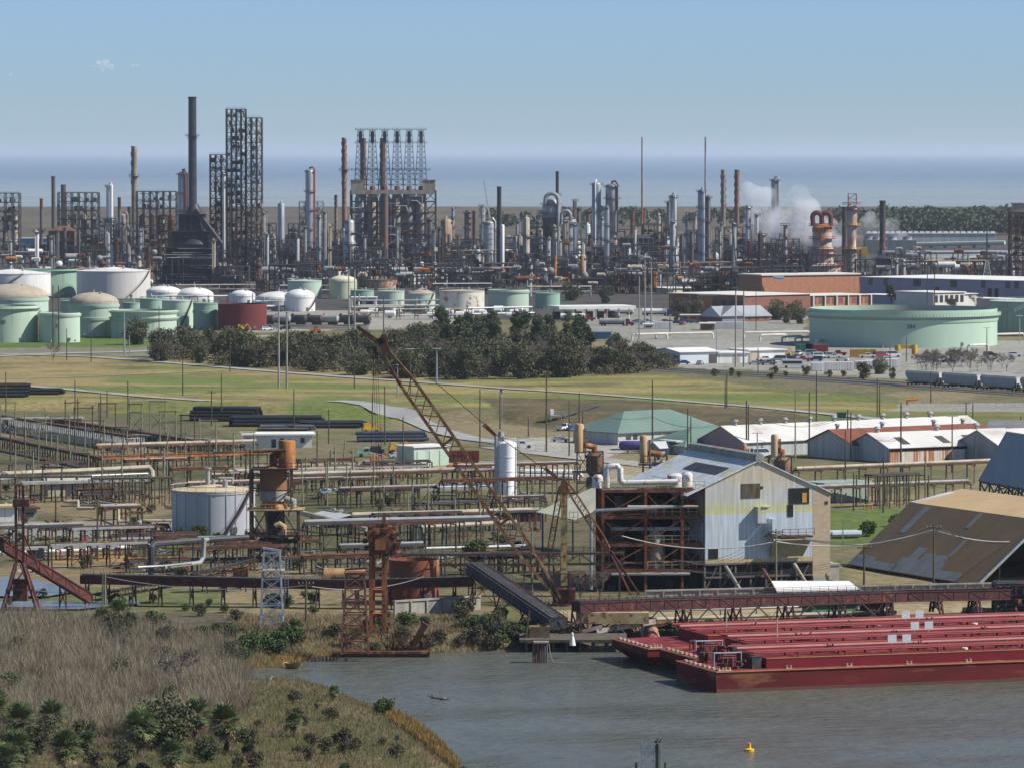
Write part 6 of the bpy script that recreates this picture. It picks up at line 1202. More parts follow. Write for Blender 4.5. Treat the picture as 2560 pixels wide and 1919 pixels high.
t=thing('pipe_gate','orange bent pipe stub by the gravel lot','pipe',PG(2268,1012),at=(2275,1003));q=MB();q.tube([(0,0,0),(0,0,1.4),(3,0,1.6)],.3,7);q.build('pipe',ORNG,t)
t=thing('waste_skip','dark green waste skip on the road edge behind the warehouses','skip',PG(2104,1043),at=(2104,1037));q=vmb([(-1,0),(-1.3,1.4),(1.3,1.4),(1,0)],1.6);q.build('skip',M('skip_green',(.03,.10,.08),(.025,.08,.07),.5),t)
# ---------------------------------------------------------------- timber trestles, pole frames, pipe bridges
def trestle(label,p0,p1,z,step,mat,deckm,at,wid=2.5,posts=2,rows=1,brace=True,pipe=None):
    a,b=PG(*p0),PG(*p1);d=b-a;d.z=0;L=d.length;t=thing('trestle',label,'trestle',a,math.atan2(d.y,d.x),at=at);n=int(L/step);rr=random.Random(int(p0[0]+p1[1]));k=min(n,99)
    q=MB()
    for i in range(n+1):
        for j in range(posts):q.bar((L*i/n,wid*(j-(posts-1)/2),0),(L*i/n+rr.uniform(-.15,.15),wid*(j-(posts-1)/2),z+rr.uniform(-.1,.1)),.16)
        if brace and i % 2 and i<n:q.bar((L*i/n,-wid/2,.3),(L*(i+1)/n,-wid/2,z-.3),.07)
        q.bar((L*i/n,-wid*.6,z-.15),(L*i/n,wid*.6,z-.15),.12)
    q.build('bent',mat,t);q=MB();q.box(L/2,-wid*.3,z,L,.35,.3);q.box(L/2,wid*.3,z,L,.35,.3);q.box(L/2,0,z+.3,L,wid*.7,.08);q.build('deck',deckm,t)
    if pipe:q=MB();q.tube([(0,0,z+.3+pipe[0]),(L,0,z+.3+pipe[0])],pipe[0],8);q.build('pipe',pipe[1],t)
    return t
PALEC=M('bleached_posts',(.42,.43,.42),(.30,.30,.29),.8)
trestle('long low trestle on many bleached white posts',(0,1072),(335,1128),3.4,1.5,PALEC,RUSTD,(150,1080),posts=3)
trestle('second trestle on white posts behind the pole frames',(120,1072),(560,1142),2.8,2.0,WOOD,RUSTD,(330,1100))
trestle('low trestle running to the rusty cyclone tower',(335,1112),(600,1130),2.4,2.2,WOOD,M('grey_rail_deck',(.32,.31,.30),(.2,.18,.17),.5),(450,1118))
trestle('dark trestle sloping past the beige pipeline',(0,1120),(260,1175),2.6,2.2,WOOD,RUSTD,(120,1140))
trestle('pipe trestle carrying a beige pipe towards the tower',(240,1158),(640,1146),3.6,3.2,WOOD,RUST,(440,1130),pipe=(.4,BEIGE))
trestle('rusty lower pipe trestle below the beige one',(250,1178),(640,1165),2.8,3.0,WOOD,RUSTO,(450,1155),pipe=(.3,RUST))
trestle('beige pipe trestle left of the silo',(720,1232),(1240,1216),3.4,5.5,STEEL,RUSTD,(980,1205),pipe=(.42,BEIGE))
trestle('low pipe trestle between pole frames and silo',(800,1262),(1230,1252),2.6,4,WOOD,GALV,(1010,1245),pipe=(.3,GALV))
trestle('steel pipe bridge right of the mill',(1990,1226),(2480,1204),4.2,5.5,M('blue_brown_steel',(.12,.11,.11),(.18,.11,.07),.5),RUSTD,(2250,1180),posts=2,pipe=(.35,BEIGE))
trestle('lower steel pipe bridge right of the mill',(2000,1262),(2420,1245),3.2,4.2,WOOD,RUSTD,(2200,1230),pipe=(.3,GREYP))
trestle('tangled timber scaffold right of the mill',(2170,1268),(2290,1262),6.4,2.4,WOOD,STEEL,(2230,1235),posts=3,wid=4)
trestle('tangled timber trestle in front of the pale round tank',(230,1265),(430,1262),5.5,2.0,WOOD,WOOD,(340,1235),posts=3,wid=4)
trestle('dark timber trestle left of the tangle',(0,1245),(230,1242),4.2,3.0,WOOD,STEEL,(110,1225),posts=2)
trestle('long timber pipe trestle behind the bucket wheel',(760,1375),(1240,1362),4.6,3.2,STEEL,STEEL,(1000,1345),posts=2,pipe=(.36,GREYP))
trestle('low pipe trestle in the scrub behind the bucket wheel',(880,1335),(1330,1322),3.0,3.0,WOOD,RUSTD,(1100,1320),pipe=(.45,BEIGE))
trestle('dark timber trestle below the silo',(1040,1300),(1360,1290),3.2,2.6,WOOD,STEEL,(1200,1285),posts=2)
trestle('rusty trestle on the bank behind the rust tank',(1010,1440),(1350,1432),3.5,3.2,STEEL,RUSTD,(1150,1425))
trestle('pipe trestle at the foot of the pale round tank',(300,1372),(640,1366),1.2,4,CONC,RUST,(450,1362),posts=1,brace=False,pipe=(.35,GALV))
rt_=random.Random(44)
for k in range(46):
    px,py=rt_.uniform(-40,1250),rt_.uniform(1195,1440);w=rt_.uniform(90,330)
    if 400<px+w/2<660 and 1280<py<1360:continue
    trestle(['timber pipe trestle ~','sagging dark trestle ~','rusty pipe trestle ~','grey pipe trestle ~'][k % 4],(px,py),(px+w,py-w*.03),rt_.uniform(1.6,5),rt_.uniform(2,4),[WOOD,STEEL,WOOD,RUSTD][k % 4],[RUSTD,STEEL,RUSTD,GREYP][k % 4],(px+w/2,py-30),pipe=(rt_.uniform(.1,.3),rt_.choice([BEIGE,RUSTD,GREYP,RUSTD,RUST]))).__setitem__('group','old pipe trestles')
for k in range(90):
    px,py=rt_.uniform(-20,1330),rt_.uniform(1190,1450);t=thing('scrap_pile',['rusty scrap pile ~','timber debris pile ~','grey debris pile ~'][k % 3],'debris',PG(px,py),group='debris in the old works',at=(px,py));q=MB()
    for _ in range(12):p=Vector((rt_.uniform(-2,2),rt_.uniform(-1.5,1.5),rt_.uniform(0,.5)));q.bar(p,p+Vector((rt_.uniform(-2,2),rt_.uniform(-1.5,1.5),rt_.uniform(-.2,.6))),rt_.uniform(.05,.2))
    q.build('debris',[RUST,WOOD,GREYP][k % 3],t)
def pframe(px,py,w,h,kind,label,group,at):
    v=PG(px,py);t=thing('pole_frame',label,'pole frame',v,random.uniform(-.3,.3),group,at);mt=PALEW if kind !=2 else WOOD
    for x in (-w/2,w/2):q=MB();q.bar((x,0,0),(x+random.uniform(-.25,.25),random.uniform(-.2,.2),h+random.uniform(-1,1)),.2,6,.15,True);q.build('pole',mt,t)
    q=MB();q.box(0,0,h*.93,w+.8,.2,.28)
    if kind==1:q.box(0,0,h*.7,w,.2,.25)
    q.build('cross_beam',mt,t)
    if kind !=2:q=MB();q.bar((-w/2,0,h*.18),(w/2,0,h*.62),.1);q.bar((w/2,0,h*.18),(-w/2,0,h*.62),.1);q.build('cross_brace',mt,t)
rp_=random.Random(8);FR=[(785,1260,66),(842,1262,60),(905,1270,66),(989,1315,62),(1110,1330,66),(1178,1340,70),(1050,1300,50),(560,1215,58),(500,1200,60),(440,1190,52),(385,1195,60),(330,1185,56),(300,1165,50),(235,1150,55),(210,1120,52),(150,1140,48),(90,1130,52),(45,1150,46),(120,1175,50),(20,1115,44),(270,1110,44),(395,1090,40),(420,1135,48),(470,1140,42),(520,1150,50),(610,1190,52),(640,1230,54),(740,1230,58),(860,1225,52),(700,1290,55),(960,1250,54),(340,1095,38),(180,1095,40),(1225,1330,60),(60,1230,50),(130,1250,54),(200,1215,50),(280,1240,54)]
for k,(px,py,w) in enumerate(FR):
    s=scale_at(PG(px,py));kd=k % 3;pframe(px,py,w/s*rp_.uniform(.8,1),rp_.uniform(82,118)/s,kd,['timber X braced pole frame @','double barred timber pole frame @','plain timber pole frame @'][kd],'timber pole frames in the old works',(px,py-40))
def pipeline(label,pts,r,mat,at,sup=None,n=8):
    "pts: (px, py of the ground below, height in metres)"
    W=[PG(a,b)+Vector((0,0,z)) for a,b,z in pts];t=thing('pipeline',label,'pipe',W[0],at=at);q=MB();q.tube([w-W[0] for w in W],r,n);q.build('pipe',mat,t)
    q=MB()
    for w0,w1,p0,p1 in zip(W[:-1],W[1:],pts[:-1],pts[1:]):
        L=(w1-w0).length
        if sup and L>6 and abs(w1.z-w0.z)<L*.5:
            for i in range(1,int(L/sup)+1):w=w0.lerp(w1,i*sup/L if i*sup<L else 1);q.bar(w-W[0]-Vector((0,0,r)),(w.x-W[0].x,w.y-W[0].y,G-W[0].z),.13)
    if q.v:q.build('support',WOOD,t)
    return t
t=pipeline('long fat beige pipeline with a bend at its end',[(-60,1232,3.9),(180,1222,3.9),(372,1214,3.9),(380,1215,3.2),(382,1217,1.6)],.55,BEIGE,(180,1175),12)
pipeline('silver pipe under the fat beige pipeline',[(-60,1234,3.0),(370,1217,3.0)],.2,GALV,(150,1184),9)
pipeline('bent beige pipe in the scrub left of the round tank',[(160,1290,3),(195,1290,3),(195,1292,1.8),(238,1292,1.8)],.3,BEIGE,(200,1255),5)
pipeline('beige pipe stepping down to the round tank',[(240,1290,3),(295,1300,3),(297,1312,.8),(430,1310,.8)],.26,BEIGE,(330,1280),5)
pipeline('black pipe arch with white far end in front of the round tank',[(378,1452,0),(378,1452,5.6),(384,1450,6.2),(500,1440,6.2),(620,1432,6.2)],.5,BLACKST,(440,1365),9)
pipeline('white elbow pipe hanging from the black pipe arch',[(520,1441,6.4),(510,1442,6.4),(508,1442,3.4),(500,1443,2.6),(410,1452,2.4)],.36,GREYP,(480,1390),6)
pipeline('galvanised thin pipe pair below the black arch',[(345,1455,2.6),(405,1452,2.6),(480,1450,2.9)],.2,GALV,(400,1415),5)
pipeline('cream swan neck pipe near the green bush',[(1036,1366,0),(1036,1366,3.4),(1044,1365,4.2),(1056,1364,3.4),(1058,1364,0)],.42,GREYP,(1048,1310))
pipeline('long cream pipe leading left from the crane mast',[(1060,1362,3.4),(1290,1352,3.6)],.45,BEIGE,(1180,1308),9)
pipeline('white pipe crossing before the crane mast',[(1060,1390,1.4),(1340,1385,1.6)],.3,WHITEP,(1200,1370),8)
pipeline('pale sloping conveyor tube left of the bucket wheel',[(757,1320,3),(920,1345,1.6)],.55,BEIGE,(840,1300),6)
pipeline('long red pipe lying behind the barrel tank',[(-40,1368,.4),(200,1364,.4),(430,1358,.4)],.2,RUST,(250,1360),None)
pipeline('white pipe lying left of the round tank',[(-40,1388,.5),(170,1382,.5),(420,1366,.5)],.3,WHITEP,(250,1376),None)
pipeline('tan pipe on low blocks along the bank beneath the dock conveyor',[(1640,1560,.8),(2000,1548,.8),(2240,1542,.8)],.32,BEIGE,(1900,1530),6)
pipeline('rusty pipe along the bank beneath the dock conveyor',[(1640,1570,.7),(1900,1562,.7),(2180,1552,.7)],.35,RUST,(1850,1552),6)
pipeline('pale pipe behind the tan pipe on the bank',[(1620,1545,1.2),(2220,1528,1.2)],.22,GALV,(1900,1520),6)
hall('collapsed cream shed behind the pole frames',(120,1240),(230,1238),1205,6,M('cream_sheet',(.48,.47,.36),(.40,.40,.31),.3,.8,st=(2,2,.1)),M('cream_roof_sheet',(.44,.42,.33),(.36,.35,.28),.3),1.2,name='old_shed',cat='shed')
hall('white low shed at the frame edge beside the red gantry',(-40,1303),(45,1302),1268,5,WHITEP,M('yellow_edge_roof',(.50,.40,.2),(.42,.33,.18),.3),name='old_shed',cat='shed')
hall('grey low shed with one slit window beside the white one',(48,1300),(92,1299),1272,5,M('grey_block',(.24,.22,.19),(.19,.17,.15),.5),RUSTD,name='old_shed',cat='shed',wins=1)
hall('blue grey long shed roof right of the cyclone tower',(730,1200),(840,1198),1186,7,PALEWALL,M('torn_roof',(.30,.30,.31),(.10,.10,.11),.8),1.2,name='old_shed',cat='shed')
hall('tilted grey sheet roof below the cyclone tower',(775,1310),(840,1318),1286,6,STEEL,M('pale_sheet_roof',(.44,.46,.48),(.36,.38,.40),.4),.6,name='old_shed',cat='shed')
hall('grey long concrete wall ruin far left with dark bays',(10,1080),(205,1077),1048,3,CONC,CONC,name='ruined_wall',cat='wall',wins=5,win_h=(.2,.8))
hall('red brick low ruin behind the mill canopy',(1290,1302),(1350,1302),1276,4,M('red_sheet',(.26,.05,.05),(.2,.045,.045),.4),GREYP,name='old_shed',cat='shed')
hall('cracked concrete bay with broken sheets right of the mill',(2062,1258),(2170,1252),1210,6,M('pale_green_concrete',(.27,.31,.27),(.2,.23,.2),.3),M('green_grey_sheet',(.30,.35,.31),(.24,.28,.25),.3),name='old_shed',cat='shed')
t=thing('crate','faded red box on the dirt left of the barrel tank','crate',PG(210,1352),.2,at=(210,1344));q=MB();q.box(0,0,0,1.5,1.2,1.2);q.box(0,0,1.2,1.6,1.3,.08);q.build('box',M('faded_red',(.45,.16,.15),(.36,.13,.12),.6),t)
t=thing('goal_frame','yellow tubular frame on the grass right of the mill','frame',PG(2160,1272),at=(2160,1264));q=MB();[q.tube([(x,0,0),(x,0,.9),(x+.9,.3,.9),(x+.9,.3,0)],.1,6) for x in (0,.7)];q.build('tube',YELP,t)
t=thing('gallows_post','pale green T shaped post on the grass by the mill','post',PG(2107,1374),at=(2107,1330));q=MB();q.bar((0,0,0),(0,0,5.4),.14);q.box(0,0,5.3,3.2,.2,.2);q.bar((0,0,1.4),(.9,0,0),.09);q.build('post',M('pale_green_timber',(.42,.42,.22),(.34,.34,.18),.8),t)
# ---------------------------------------------------------------- poles
def pole(px,py,top,label,mat=None,arms=0,lamp=False,lean=0,r=.17,grp='utility poles',wire=None,cat='utility pole',sleeve=0):
    v=PG(px,py);s=scale_at(v);h=(py-top)/s;t=thing('utility_pole',label,cat,v,group=grp,at=(px,(top+py)/2));q=MB();q.bar((0,0,0),(lean,0,h),r*1.15,7,r*.75,True);q.build('pole',mat or WOOD,t)
    if arms:
        q=MB();[q.box(lean,0,h-.6-i*1.0,2.4,.14,.16) for i in range(arms)];q.build('crossarm',WOOD,t)
        q=MB();[q.lathe(lean+x,0,[(.07,h-.42),(.09,h-.3),(.03,h-.15)],6) for x in (-1.1,-.5,.5,1.1)];q.build('insulator',GREYP,t)
    if lamp:q=MB();q.box(lean,0,h,2.6,.5,.18);q.build('lamp_bar',WHITEP,t)
    if sleeve:q=MB();q.bar((0,0,0),(lean*sleeve,0,h*sleeve),r*1.5,8,r*1.3,True);q.build('sleeve',GALV,t)
    return t
for px,py,top,kw in[(697,970,752,dict(mat=CONC,r=.3)),(717,970,780,dict(mat=CONC,r=.3,lamp=True)),(994,992,913,dict(mat=GALV,lamp=True,sleeve=.6)),(1026,985,873,dict(lamp=True)),(1092,956,872,dict(mat=GALV,lamp=True,sleeve=.8)),(886,970,886,dict(arms=1)),(457,988,897,{}),(554,1052,934,{}),(320,1060,952,{}),(188,1080,950,{}),(268,1042,975,{}),(252,1090,984,{}),(15,1050,930,{}),(529,1062,976,dict(arms=1)),(735,1076,972,{}),(962,1110,966,{}),(931,1065,985,{}),(822,1108,1022,{}),(1008,1200,1040,{}),(793,1168,1075,{}),(854,1200,1097,dict(mat=PALEW,lean=.8)),(826,1176,1124,{}),(1200,1118,972,{}),(1250,1072,985,{}),(1366,1130,928,dict(r=.2)),(1321,1090,1042,{}),(1448,1056,981,{}),(1457,1060,1025,{}),(1631,1126,950,dict(r=.2)),(1719,1140,1020,{}),(1727,1138,1040,{}),(1866,1140,1000,dict(r=.2)),(1871,1140,1012,{}),(1893,1146,1082,dict(lamp=True,mat=GALV)),(1817,1018,930,{}),(1813,1020,950,{}),(1988,1150,975,dict(mat=PALEW)),(2023,1140,980,{}),(2041,1058,928,{}),(2119,1140,1022,dict(r=.2)),(2127,1150,1030,{}),(2113,1250,1075,{}),(2193,1040,945,{}),(2199,1040,962,{}),(2252,1180,1007,dict(r=.2)),(2327,1006,928,{}),(2380,1180,1040,dict(lamp=True)),(2415,1068,1005,{}),(2432,1068,1008,{}),(2438,1162,1085,{}),(2208,1280,1140,{}),(2313,1260,1140,dict(mat=PALEW)),(2134,1275,1180,{}),(228,905,810,{}),(167,900,822,{}),(311,888,778,dict(mat=GALV,sleeve=.7,r=.22)),(398,870,765,{}),(324,895,838,dict(mat=GALV)),(369,888,823,dict(mat=GALV)),(133,868,714,dict(r=.26)),(147,868,714,dict(r=.26)),(447,838,775,dict(mat=GALV,r=.2)),(575,930,842,{}),(872,828,672,dict(mat=CONC,r=.3)),(887,828,674,dict(mat=CONC,r=.3)),(959,825,742,dict(r=.22)),(1598,850,690,dict(mat=CONC,r=.25)),(1612,812,650,dict(mat=CONC,r=.3)),(1628,812,655,dict(mat=CONC,r=.3)),(1675,840,742,{}),(1791,908,815,dict(mat=GALV)),(1839,918,727,dict(mat=CONC,r=.28)),(1859,918,728,dict(mat=CONC,r=.28)),(1890,826,730,{}),(1895,935,870,{}),(2225,940,866,{}),(2266,905,843,{}),(2467,878,820,dict(lamp=True)),(2549,860,790,dict(lamp=True,mat=GALV)),(2318,775,655,dict(r=.25)),(2336,775,660,dict(r=.25)),(1725,785,735,dict(mat=GALV)),(1745,788,740,dict(mat=GALV)),(1940,1480,1320,dict(mat=PALEW,arms=1)),(2160,1470,1360,dict(arms=1)),(2334,1466,1310,dict(arms=1)),(765,1562,1450,dict(arms=1)),(257,1515,1430,dict(mat=PALEW)),(263,1515,1432,dict(mat=PALEW)),(244,1400,1245,{}),(140,1355,1235,{}),(1330,1505,1320,dict(mat=PALEW)),(1498,1450,1270,dict(mat=PALEW)),(1550,1440,1340,{}),(1245,1430,1310,{}),(1140,1420,1300,{}),(2552,1070,1040,{}),(600,905,868,{}),(1283,900,855,{}),(1423,1140,1000,{})]:
    nm=('pale concrete' if kw.get('mat') is CONC else 'galvanised' if kw.get('mat') is GALV else 'bleached timber' if kw.get('mat') is PALEW else 'dark timber');pole(px,py,top,nm+(' lamp pole @' if kw.get('lamp') else ' pole @' if not kw.get('arms') else ' crossarm pole @'),**kw)
def wires(label,pts,at,sag=1.2,n=3,r=.025,mat=None):
    "pts: (px, py foot, py top)"
    tops=[]
    for px,py,top in pts:
        v=PG(px,py);tops.append(v+Vector((0,0,(py-top)/scale_at(v))))
    t=thing('overhead_wire',label,'wire',tops[0],at=at)
    for k in range(n):
        q=MB()
        for a,b in zip(tops[:-1],tops[1:]):
            o=Vector(((k-(n-1)/2)*.9,0,-.2*k))-tops[0];q.tube([a.lerp(b,i/12)+o-Vector((0,0,sag*4*(i/12)*(1-i/12))) for i in range(13)],r,4,cap=False)
        q.build('cable',mat or BLACKST,t)
wires('overhead wires sagging across the dock sheds',[(1700,1500,1395),(1940,1480,1325),(2334,1466,1312),(2640,1460,1330)],(2140,1345),2.2,4,.035)
PALEWIRE=M('pale_cable',(.50,.46,.42),(.40,.36,.33),.5)
wires('thick pale cable sagging past the mill front to the brown shed',[(1555,1480,1338),(1940,1480,1352),(2334,1466,1322),(2640,1460,1335)],(2130,1350),1.6,1,.09,PALEWIRE)
wires('overhead wires from the brown shed pole towards the mill',[(1330,1505,1390),(1700,1490,1420),(2160,1470,1390)],(1800,1440),1.5,3,.03)
wires('wires across the field beyond the timber frames',[(188,1080,960),(320,1060,958),(554,1052,975)],(370,965),2,2,.03)
wires('wires in front of the wood',[(575,930,870),(886,970,890),(1026,985,885)],(800,895),3,2,.035)
wires('pink cable sagging along the left conveyor',[(100,1500,1475),(263,1515,1440),(765,1562,1462),(1060,1560,1440)],(520,1455),1.2,1,.06,PALEWIRE)
wires('wires over the green roof',[(1366,1130,970),(1631,1126,1040),(1866,1140,1030),(2119,1140,1035),(2252,1180,1090)],(1740,1060),3,2,.03)
v=PG(1250,1070);t=thing('flagpole','thin flagpole with a small striped flag above the grass','flagpole',v+Vector((.6,0,0)),at=(1249,978));hh=(1070-972)/scale_at(v);q=MB();q.bar((0,0,0),(0,0,hh),.06,6);q.build('pole',GALV,t)
FLG=[M('flag_red',(.45,.03,.04),(.42,.03,.04),1),M('flag_white',(.7,.7,.7),(.66,.66,.66),1),M('flag_blue',(.03,.04,.2),(.03,.04,.18),1)]
fl=bpy.data.objects.new('flag',None);fl.parent=t;C.objects.link(fl);fl.location=(0,0,hh-1.3)
for i in range(7):
    q=MB();z=i*.17;q.add([(-.05-x*.22,math.sin(x*.9)*.12,z+.17*e) for x in range(6) for e in (0,1)],[(2*x,2*x+1,2*x+3,2*x+2) for x in range(5)]);q.build('stripe',FLG[i % 2],fl,smooth=0)
q=MB();q.box(-.35,-.14,.66,.55,.02,.55);q.build('canton',FLG[2],fl)
def fence(label,pts,at,h=1.8,step=3):
    W=[PG(*p) for p in pts];t=thing('wire_fence',label,'fence',W[0],at=at);q=MB();g=MB()
    for a,b in zip(W[:-1],W[1:]):
        n=max(1,int((b-a).length/step))
        for i in range(n+1):p=a.lerp(b,i/n)-W[0];q.bar(p,p+Vector((0,0,h)),.05)
        for z in (.3,.8,1.3,h-.05):g.bar(a-W[0]+Vector((0,0,z)),b-W[0]+Vector((0,0,z)),.018)
    q.build('post',GALV,t);g.build('wire',GALV,t)
fence('wire fence beside the pale yard road',[(900,1112),(1080,1110),(1250,1122),(1430,1135)],(1150,1112))
fence('wire fence at the levee foot behind the sheds',[(1330,1080),(1500,1078)],(1400,1078))
fence('wire fence along the gravel lot',[(2050,1062),(2240,1068),(2420,1075)],(2200,1062))
fence('chain fence along the railway',[(1500,930),(1760,945),(2100,975),(2240,1008),(2560,1018)],(2300,1005))
# ---------------------------------------------------------------- waterside works
def PH(px,py,gpy):
    v=PG(px,gpy);return v+Vector((0,0,(gpy-py)/scale_at(v)))
def truss(label,a,b,w,h,mat,at,legs=(),deckm=None,rail=None,bay=2.4,name='conveyor',cat='conveyor',belt=True,box=None,legr=.16,splay=0,lm=None,ground=None):
    a,b=Vector(a),Vector(b);t=thing(name,label,cat,(a.x,a.y,G),at=at);o=Vector((a.x,a.y,G));a,b=a-o,b-o;d=(b-a);L=d.length;u=d/L;n_=Vector((-u.y,u.x,0)).normalized()*w/2;up=Vector((0,0,h));k=max(2,int(L/bay));q=MB()
    for sg in (-1,1):
        q.bar(a+n_*sg,b+n_*sg,.13);q.bar(a+n_*sg+up,b+n_*sg+up,.13)
        for i in range(k+1):
            p=a.lerp(b,i/k)+n_*sg;q.bar(p,p+up,.08)
            if i<k:g=a.lerp(b,(i+1)/k)+n_*sg;q.bar(*((p,g+up) if i % 2 else (p+up,g)),.07)
    q.build('truss',mat,t)
    if box:q=MB();q.add([a-n_,a+n_,a+n_+up,a-n_+up,b-n_,b+n_,b+n_+up,b-n_+up],[(0,1,2,3),(7,6,5,4),(0,4,5,1),(1,5,6,2),(2,6,7,3),(3,7,4,0)]);q.build('casing',box,t,smooth=0)
    if belt:
        q=MB();e=Vector((0,0,.12));q.slab([a-n_*.7+up+e,b-n_*.7+up+e,b+n_*.7+up+e,a+n_*.7+up+e][::-1],.1);q.build('belt',BLACKST,t,smooth=0);q=MB()
        for i in range(k*2):p=a.lerp(b,(i+.5)/k/2)+up;q.bar(p-n_*.8,p+n_*.8+Vector((0,0,.35)),.07)
        q.build('idler',deckm or RUSTD,t)
    if rail:q=MB();q.rail([a-n_+up,b-n_+up],1.0,.035,1.6);q.rail([a+n_+up,b+n_+up],1.0,.035,1.6);q.build('railing',rail,t)
    for f in legs:
        p=a.lerp(b,f);z=(ground-G) if ground is not None else 0;q=MB()
        for sg in (-1,1):q.bar(p+n_*sg*.9,Vector((p.x,p.y,z))+n_*sg*(1+splay)+u*.01,legr)
        q.bar(p+n_*.95-Vector((0,0,p.z*.1)),Vector((p.x,p.y,z+p.z*.2))-n_*(1+splay*.8),legr*.6);q.bar(p-n_*.95-Vector((0,0,p.z*.1)),Vector((p.x,p.y,z+p.z*.2))+n_*(1+splay*.8),legr*.6);q.build('leg',lm or mat,t)
    return t
DRK=M('dark_red_girder',(.11,.035,.035),(.065,.028,.026),.5,.85,c3=(.2,.07,.04),t3=.62)
DKB=M('dark_blue_brown_steel',(.06,.05,.045),(.10,.07,.05),.5,.8)
YRUST=M('yellow_rust_boom',(.27,.205,.10),(.15,.09,.045),.9,.85,c3=(.15,.06,.03),t3=.50,s3=.7)
t=thing('loading_gantry','rust red A frame gantry on splayed legs at the frame edge','gantry',PG(55,1535),at=(50,1380));s=scale_at(t.location);Zl=lambda y:(1535-y)/s;q=MB()
for x,x2 in ((-14,-50),(4,45)):
    q.bar((x/s,0,Zl(1405)),(x/s,0,Zl(1212)),.30);q.bar((x/s,-1,Zl(1405)),(x2/s,-2.5,0),.26);q.bar((x/s,1,Zl(1405)),(x2/s,2.5,0),.22);
    q.bar((x2/s*.6,-1.8,Zl(1480)),(x/s*-1,0,Zl(1410)),.13)
for y in (1212,1262,1310,1345,1400):q.bar((-14/s,0,Zl(y)),(4/s,0,Zl(y)),.16)
for y in (1470,1515):q.bar((-50/s*.75,-2,Zl(y)),(45/s*.75,-2,Zl(y)),.16)
q.bar((-14/s,0,Zl(1320)),(-70/s,0,Zl(1385)),.14);q.bar((4/s,0,Zl(1330)),(50/s,0,Zl(1440)),.14);q.build('frame',DRK,t)
q=MB();q.box(-.2,0,Zl(1500),2.2,2.2,3.4);q.box(0,0,Zl(1265),2.6,1.6,1.2);q.build('machinery',RUSTD,t)
t=thing('excavator','orange excavator arm and dark cab behind the rust red gantry','excavator',PG(85,1400),at=(75,1370));q=MB();q.bar((-1,0,1.5),(-1.6,0,3.6),.35);q.bar((-1.6,0,3.6),(-.6,0,.8),.28);q.build('arm',ORNG,t);q=MB();q.box(.6,0,.4,2.4,1.8,1.9);q.build('cab',BLACKST,t)
truss('rust red incline conveyor running down from the gantry',PH(-40,1345,1535),PH(222,1505,1520),2.2,1.5,DRK,(110,1440),(.75,),box=M('rust_red_casing',(.17,.055,.04),(.10,.04,.033),.6,.9),belt=False)
truss('long dark red horizontal conveyor left of the bucket wheel',PH(205,1455,1512),PH(860,1470,1520),2.4,1.2,DRK,(520,1450),box=RUSTD,legs=(.02,.1,.2,.3,.42,.54,.66,.78,.9,1),rail=DKB,splay=.3,lm=DKB)
truss('dark red horizontal conveyor right of the bucket wheel',PH(860,1470,1520),PH(1185,1462,1525),2.4,1.2,DRK,(1080,1460),box=RUSTD,legs=(.1,.35,.6,.85,1),rail=DKB,splay=.3)
truss('sloping dark feeder conveyor with timber bracing',PH(235,1500,1512),PH(440,1462,1505),1.6,.9,DKB,(330,1490),(.2,.45,.7),splay=.4)
truss('old coal conveyor heap left of the orange boiler',PH(480,1450,1480),PH(640,1412,1475),2,1,RUSTD,(560,1430),(.2,.5,.8),splay=.5)
truss('dark covered incline conveyor dropping to the dock',PH(1190,1432,1525),PH(1395,1572,1600),3.0,1.6,M('soot_black_steel',(.03,.03,.034),(.06,.045,.04),.5,.7),(1290,1500),(.08,.4,.7),box=BLACKST,rail=DKB,splay=.6,lm=RUST)
truss('upper dark truss conveyor crossing the crane mast',PH(1005,1412,1490),PH(1560,1408,1490),2.2,1.7,DKB,(1280,1400),(.05,.3,.55,.98),rail=RUSTD)
t=truss('long dark red dock conveyor on braced trestles',PH(1440,1528,1590),PH(2260,1500,1560),2.8,1.5,DRK,(1850,1510),(.0,.02,.16,.18,.31,.33,.46,.48,.62,.64,.78,.8,.93,.95),rail=DRK,splay=.4,legr=.2,ground=.3,box=DRK)
q=MB();a_=PH(1440,1528,1590)-t.location;b_=PH(2260,1500,1560)-t.location
for f in (.02,.18,.33,.48,.64,.8):
    p,g=a_.lerp(b_,f),a_.lerp(b_,f+.13);m_=p.lerp(g,.5);q.bar((p.x,p.y-1.5,-1),m_-Vector((0,1.5,0)),.12);q.bar((g.x,g.y-1.5,-1),m_-Vector((0,1.5,0)),.12);q.tube([p.lerp(g,i/8)-Vector((0,1.7,.3+2.2*(1-(2*i/8-1)**2))) for i in range(9)],.06,4)
q.build('bracing',DKB,t)
truss('frame cut end of the dock conveyor curving to a dark tower',PH(2260,1500,1560),PH(2640,1492,1545),2.8,1.5,DRK,(2450,1480),(.2,.22,.45,.47,.7),rail=DRK,splay=.4,legr=.2,box=DRK)
steelwork('dark tangled transfer tower at the end of the dock conveyor',2490,2590,1462,1560,DKB,4,4,6,.6,seed=31,r=.16,vm=RUSTD)
def wall(label,p0,p1,h,th,at,mat=CONC,name='retaining_wall',fin=3):
    a,b=PG(*p0),PG(*p1);d=b-a;L=d.length;t=thing(name,label,'wall',a,math.atan2(d.y,d.x),at=at);q=MB();q.box(L/2,0,-.5,L,th,h+.5);q.build('wall',mat,t);q=MB();q.box(L/2,0,h,L,th+.4,.25);q.build('coping',mat,t);q=MB();[q.box(i*fin,-th/2-.1,-.3,.25,.25,h+.3) for i in range(int(L/fin))];q.build('buttress',mat,t)
wall('long weathered concrete wall between the mill and the dock conveyor',(1612,1506),(2640,1482),1.8,.5,(1850,1480))
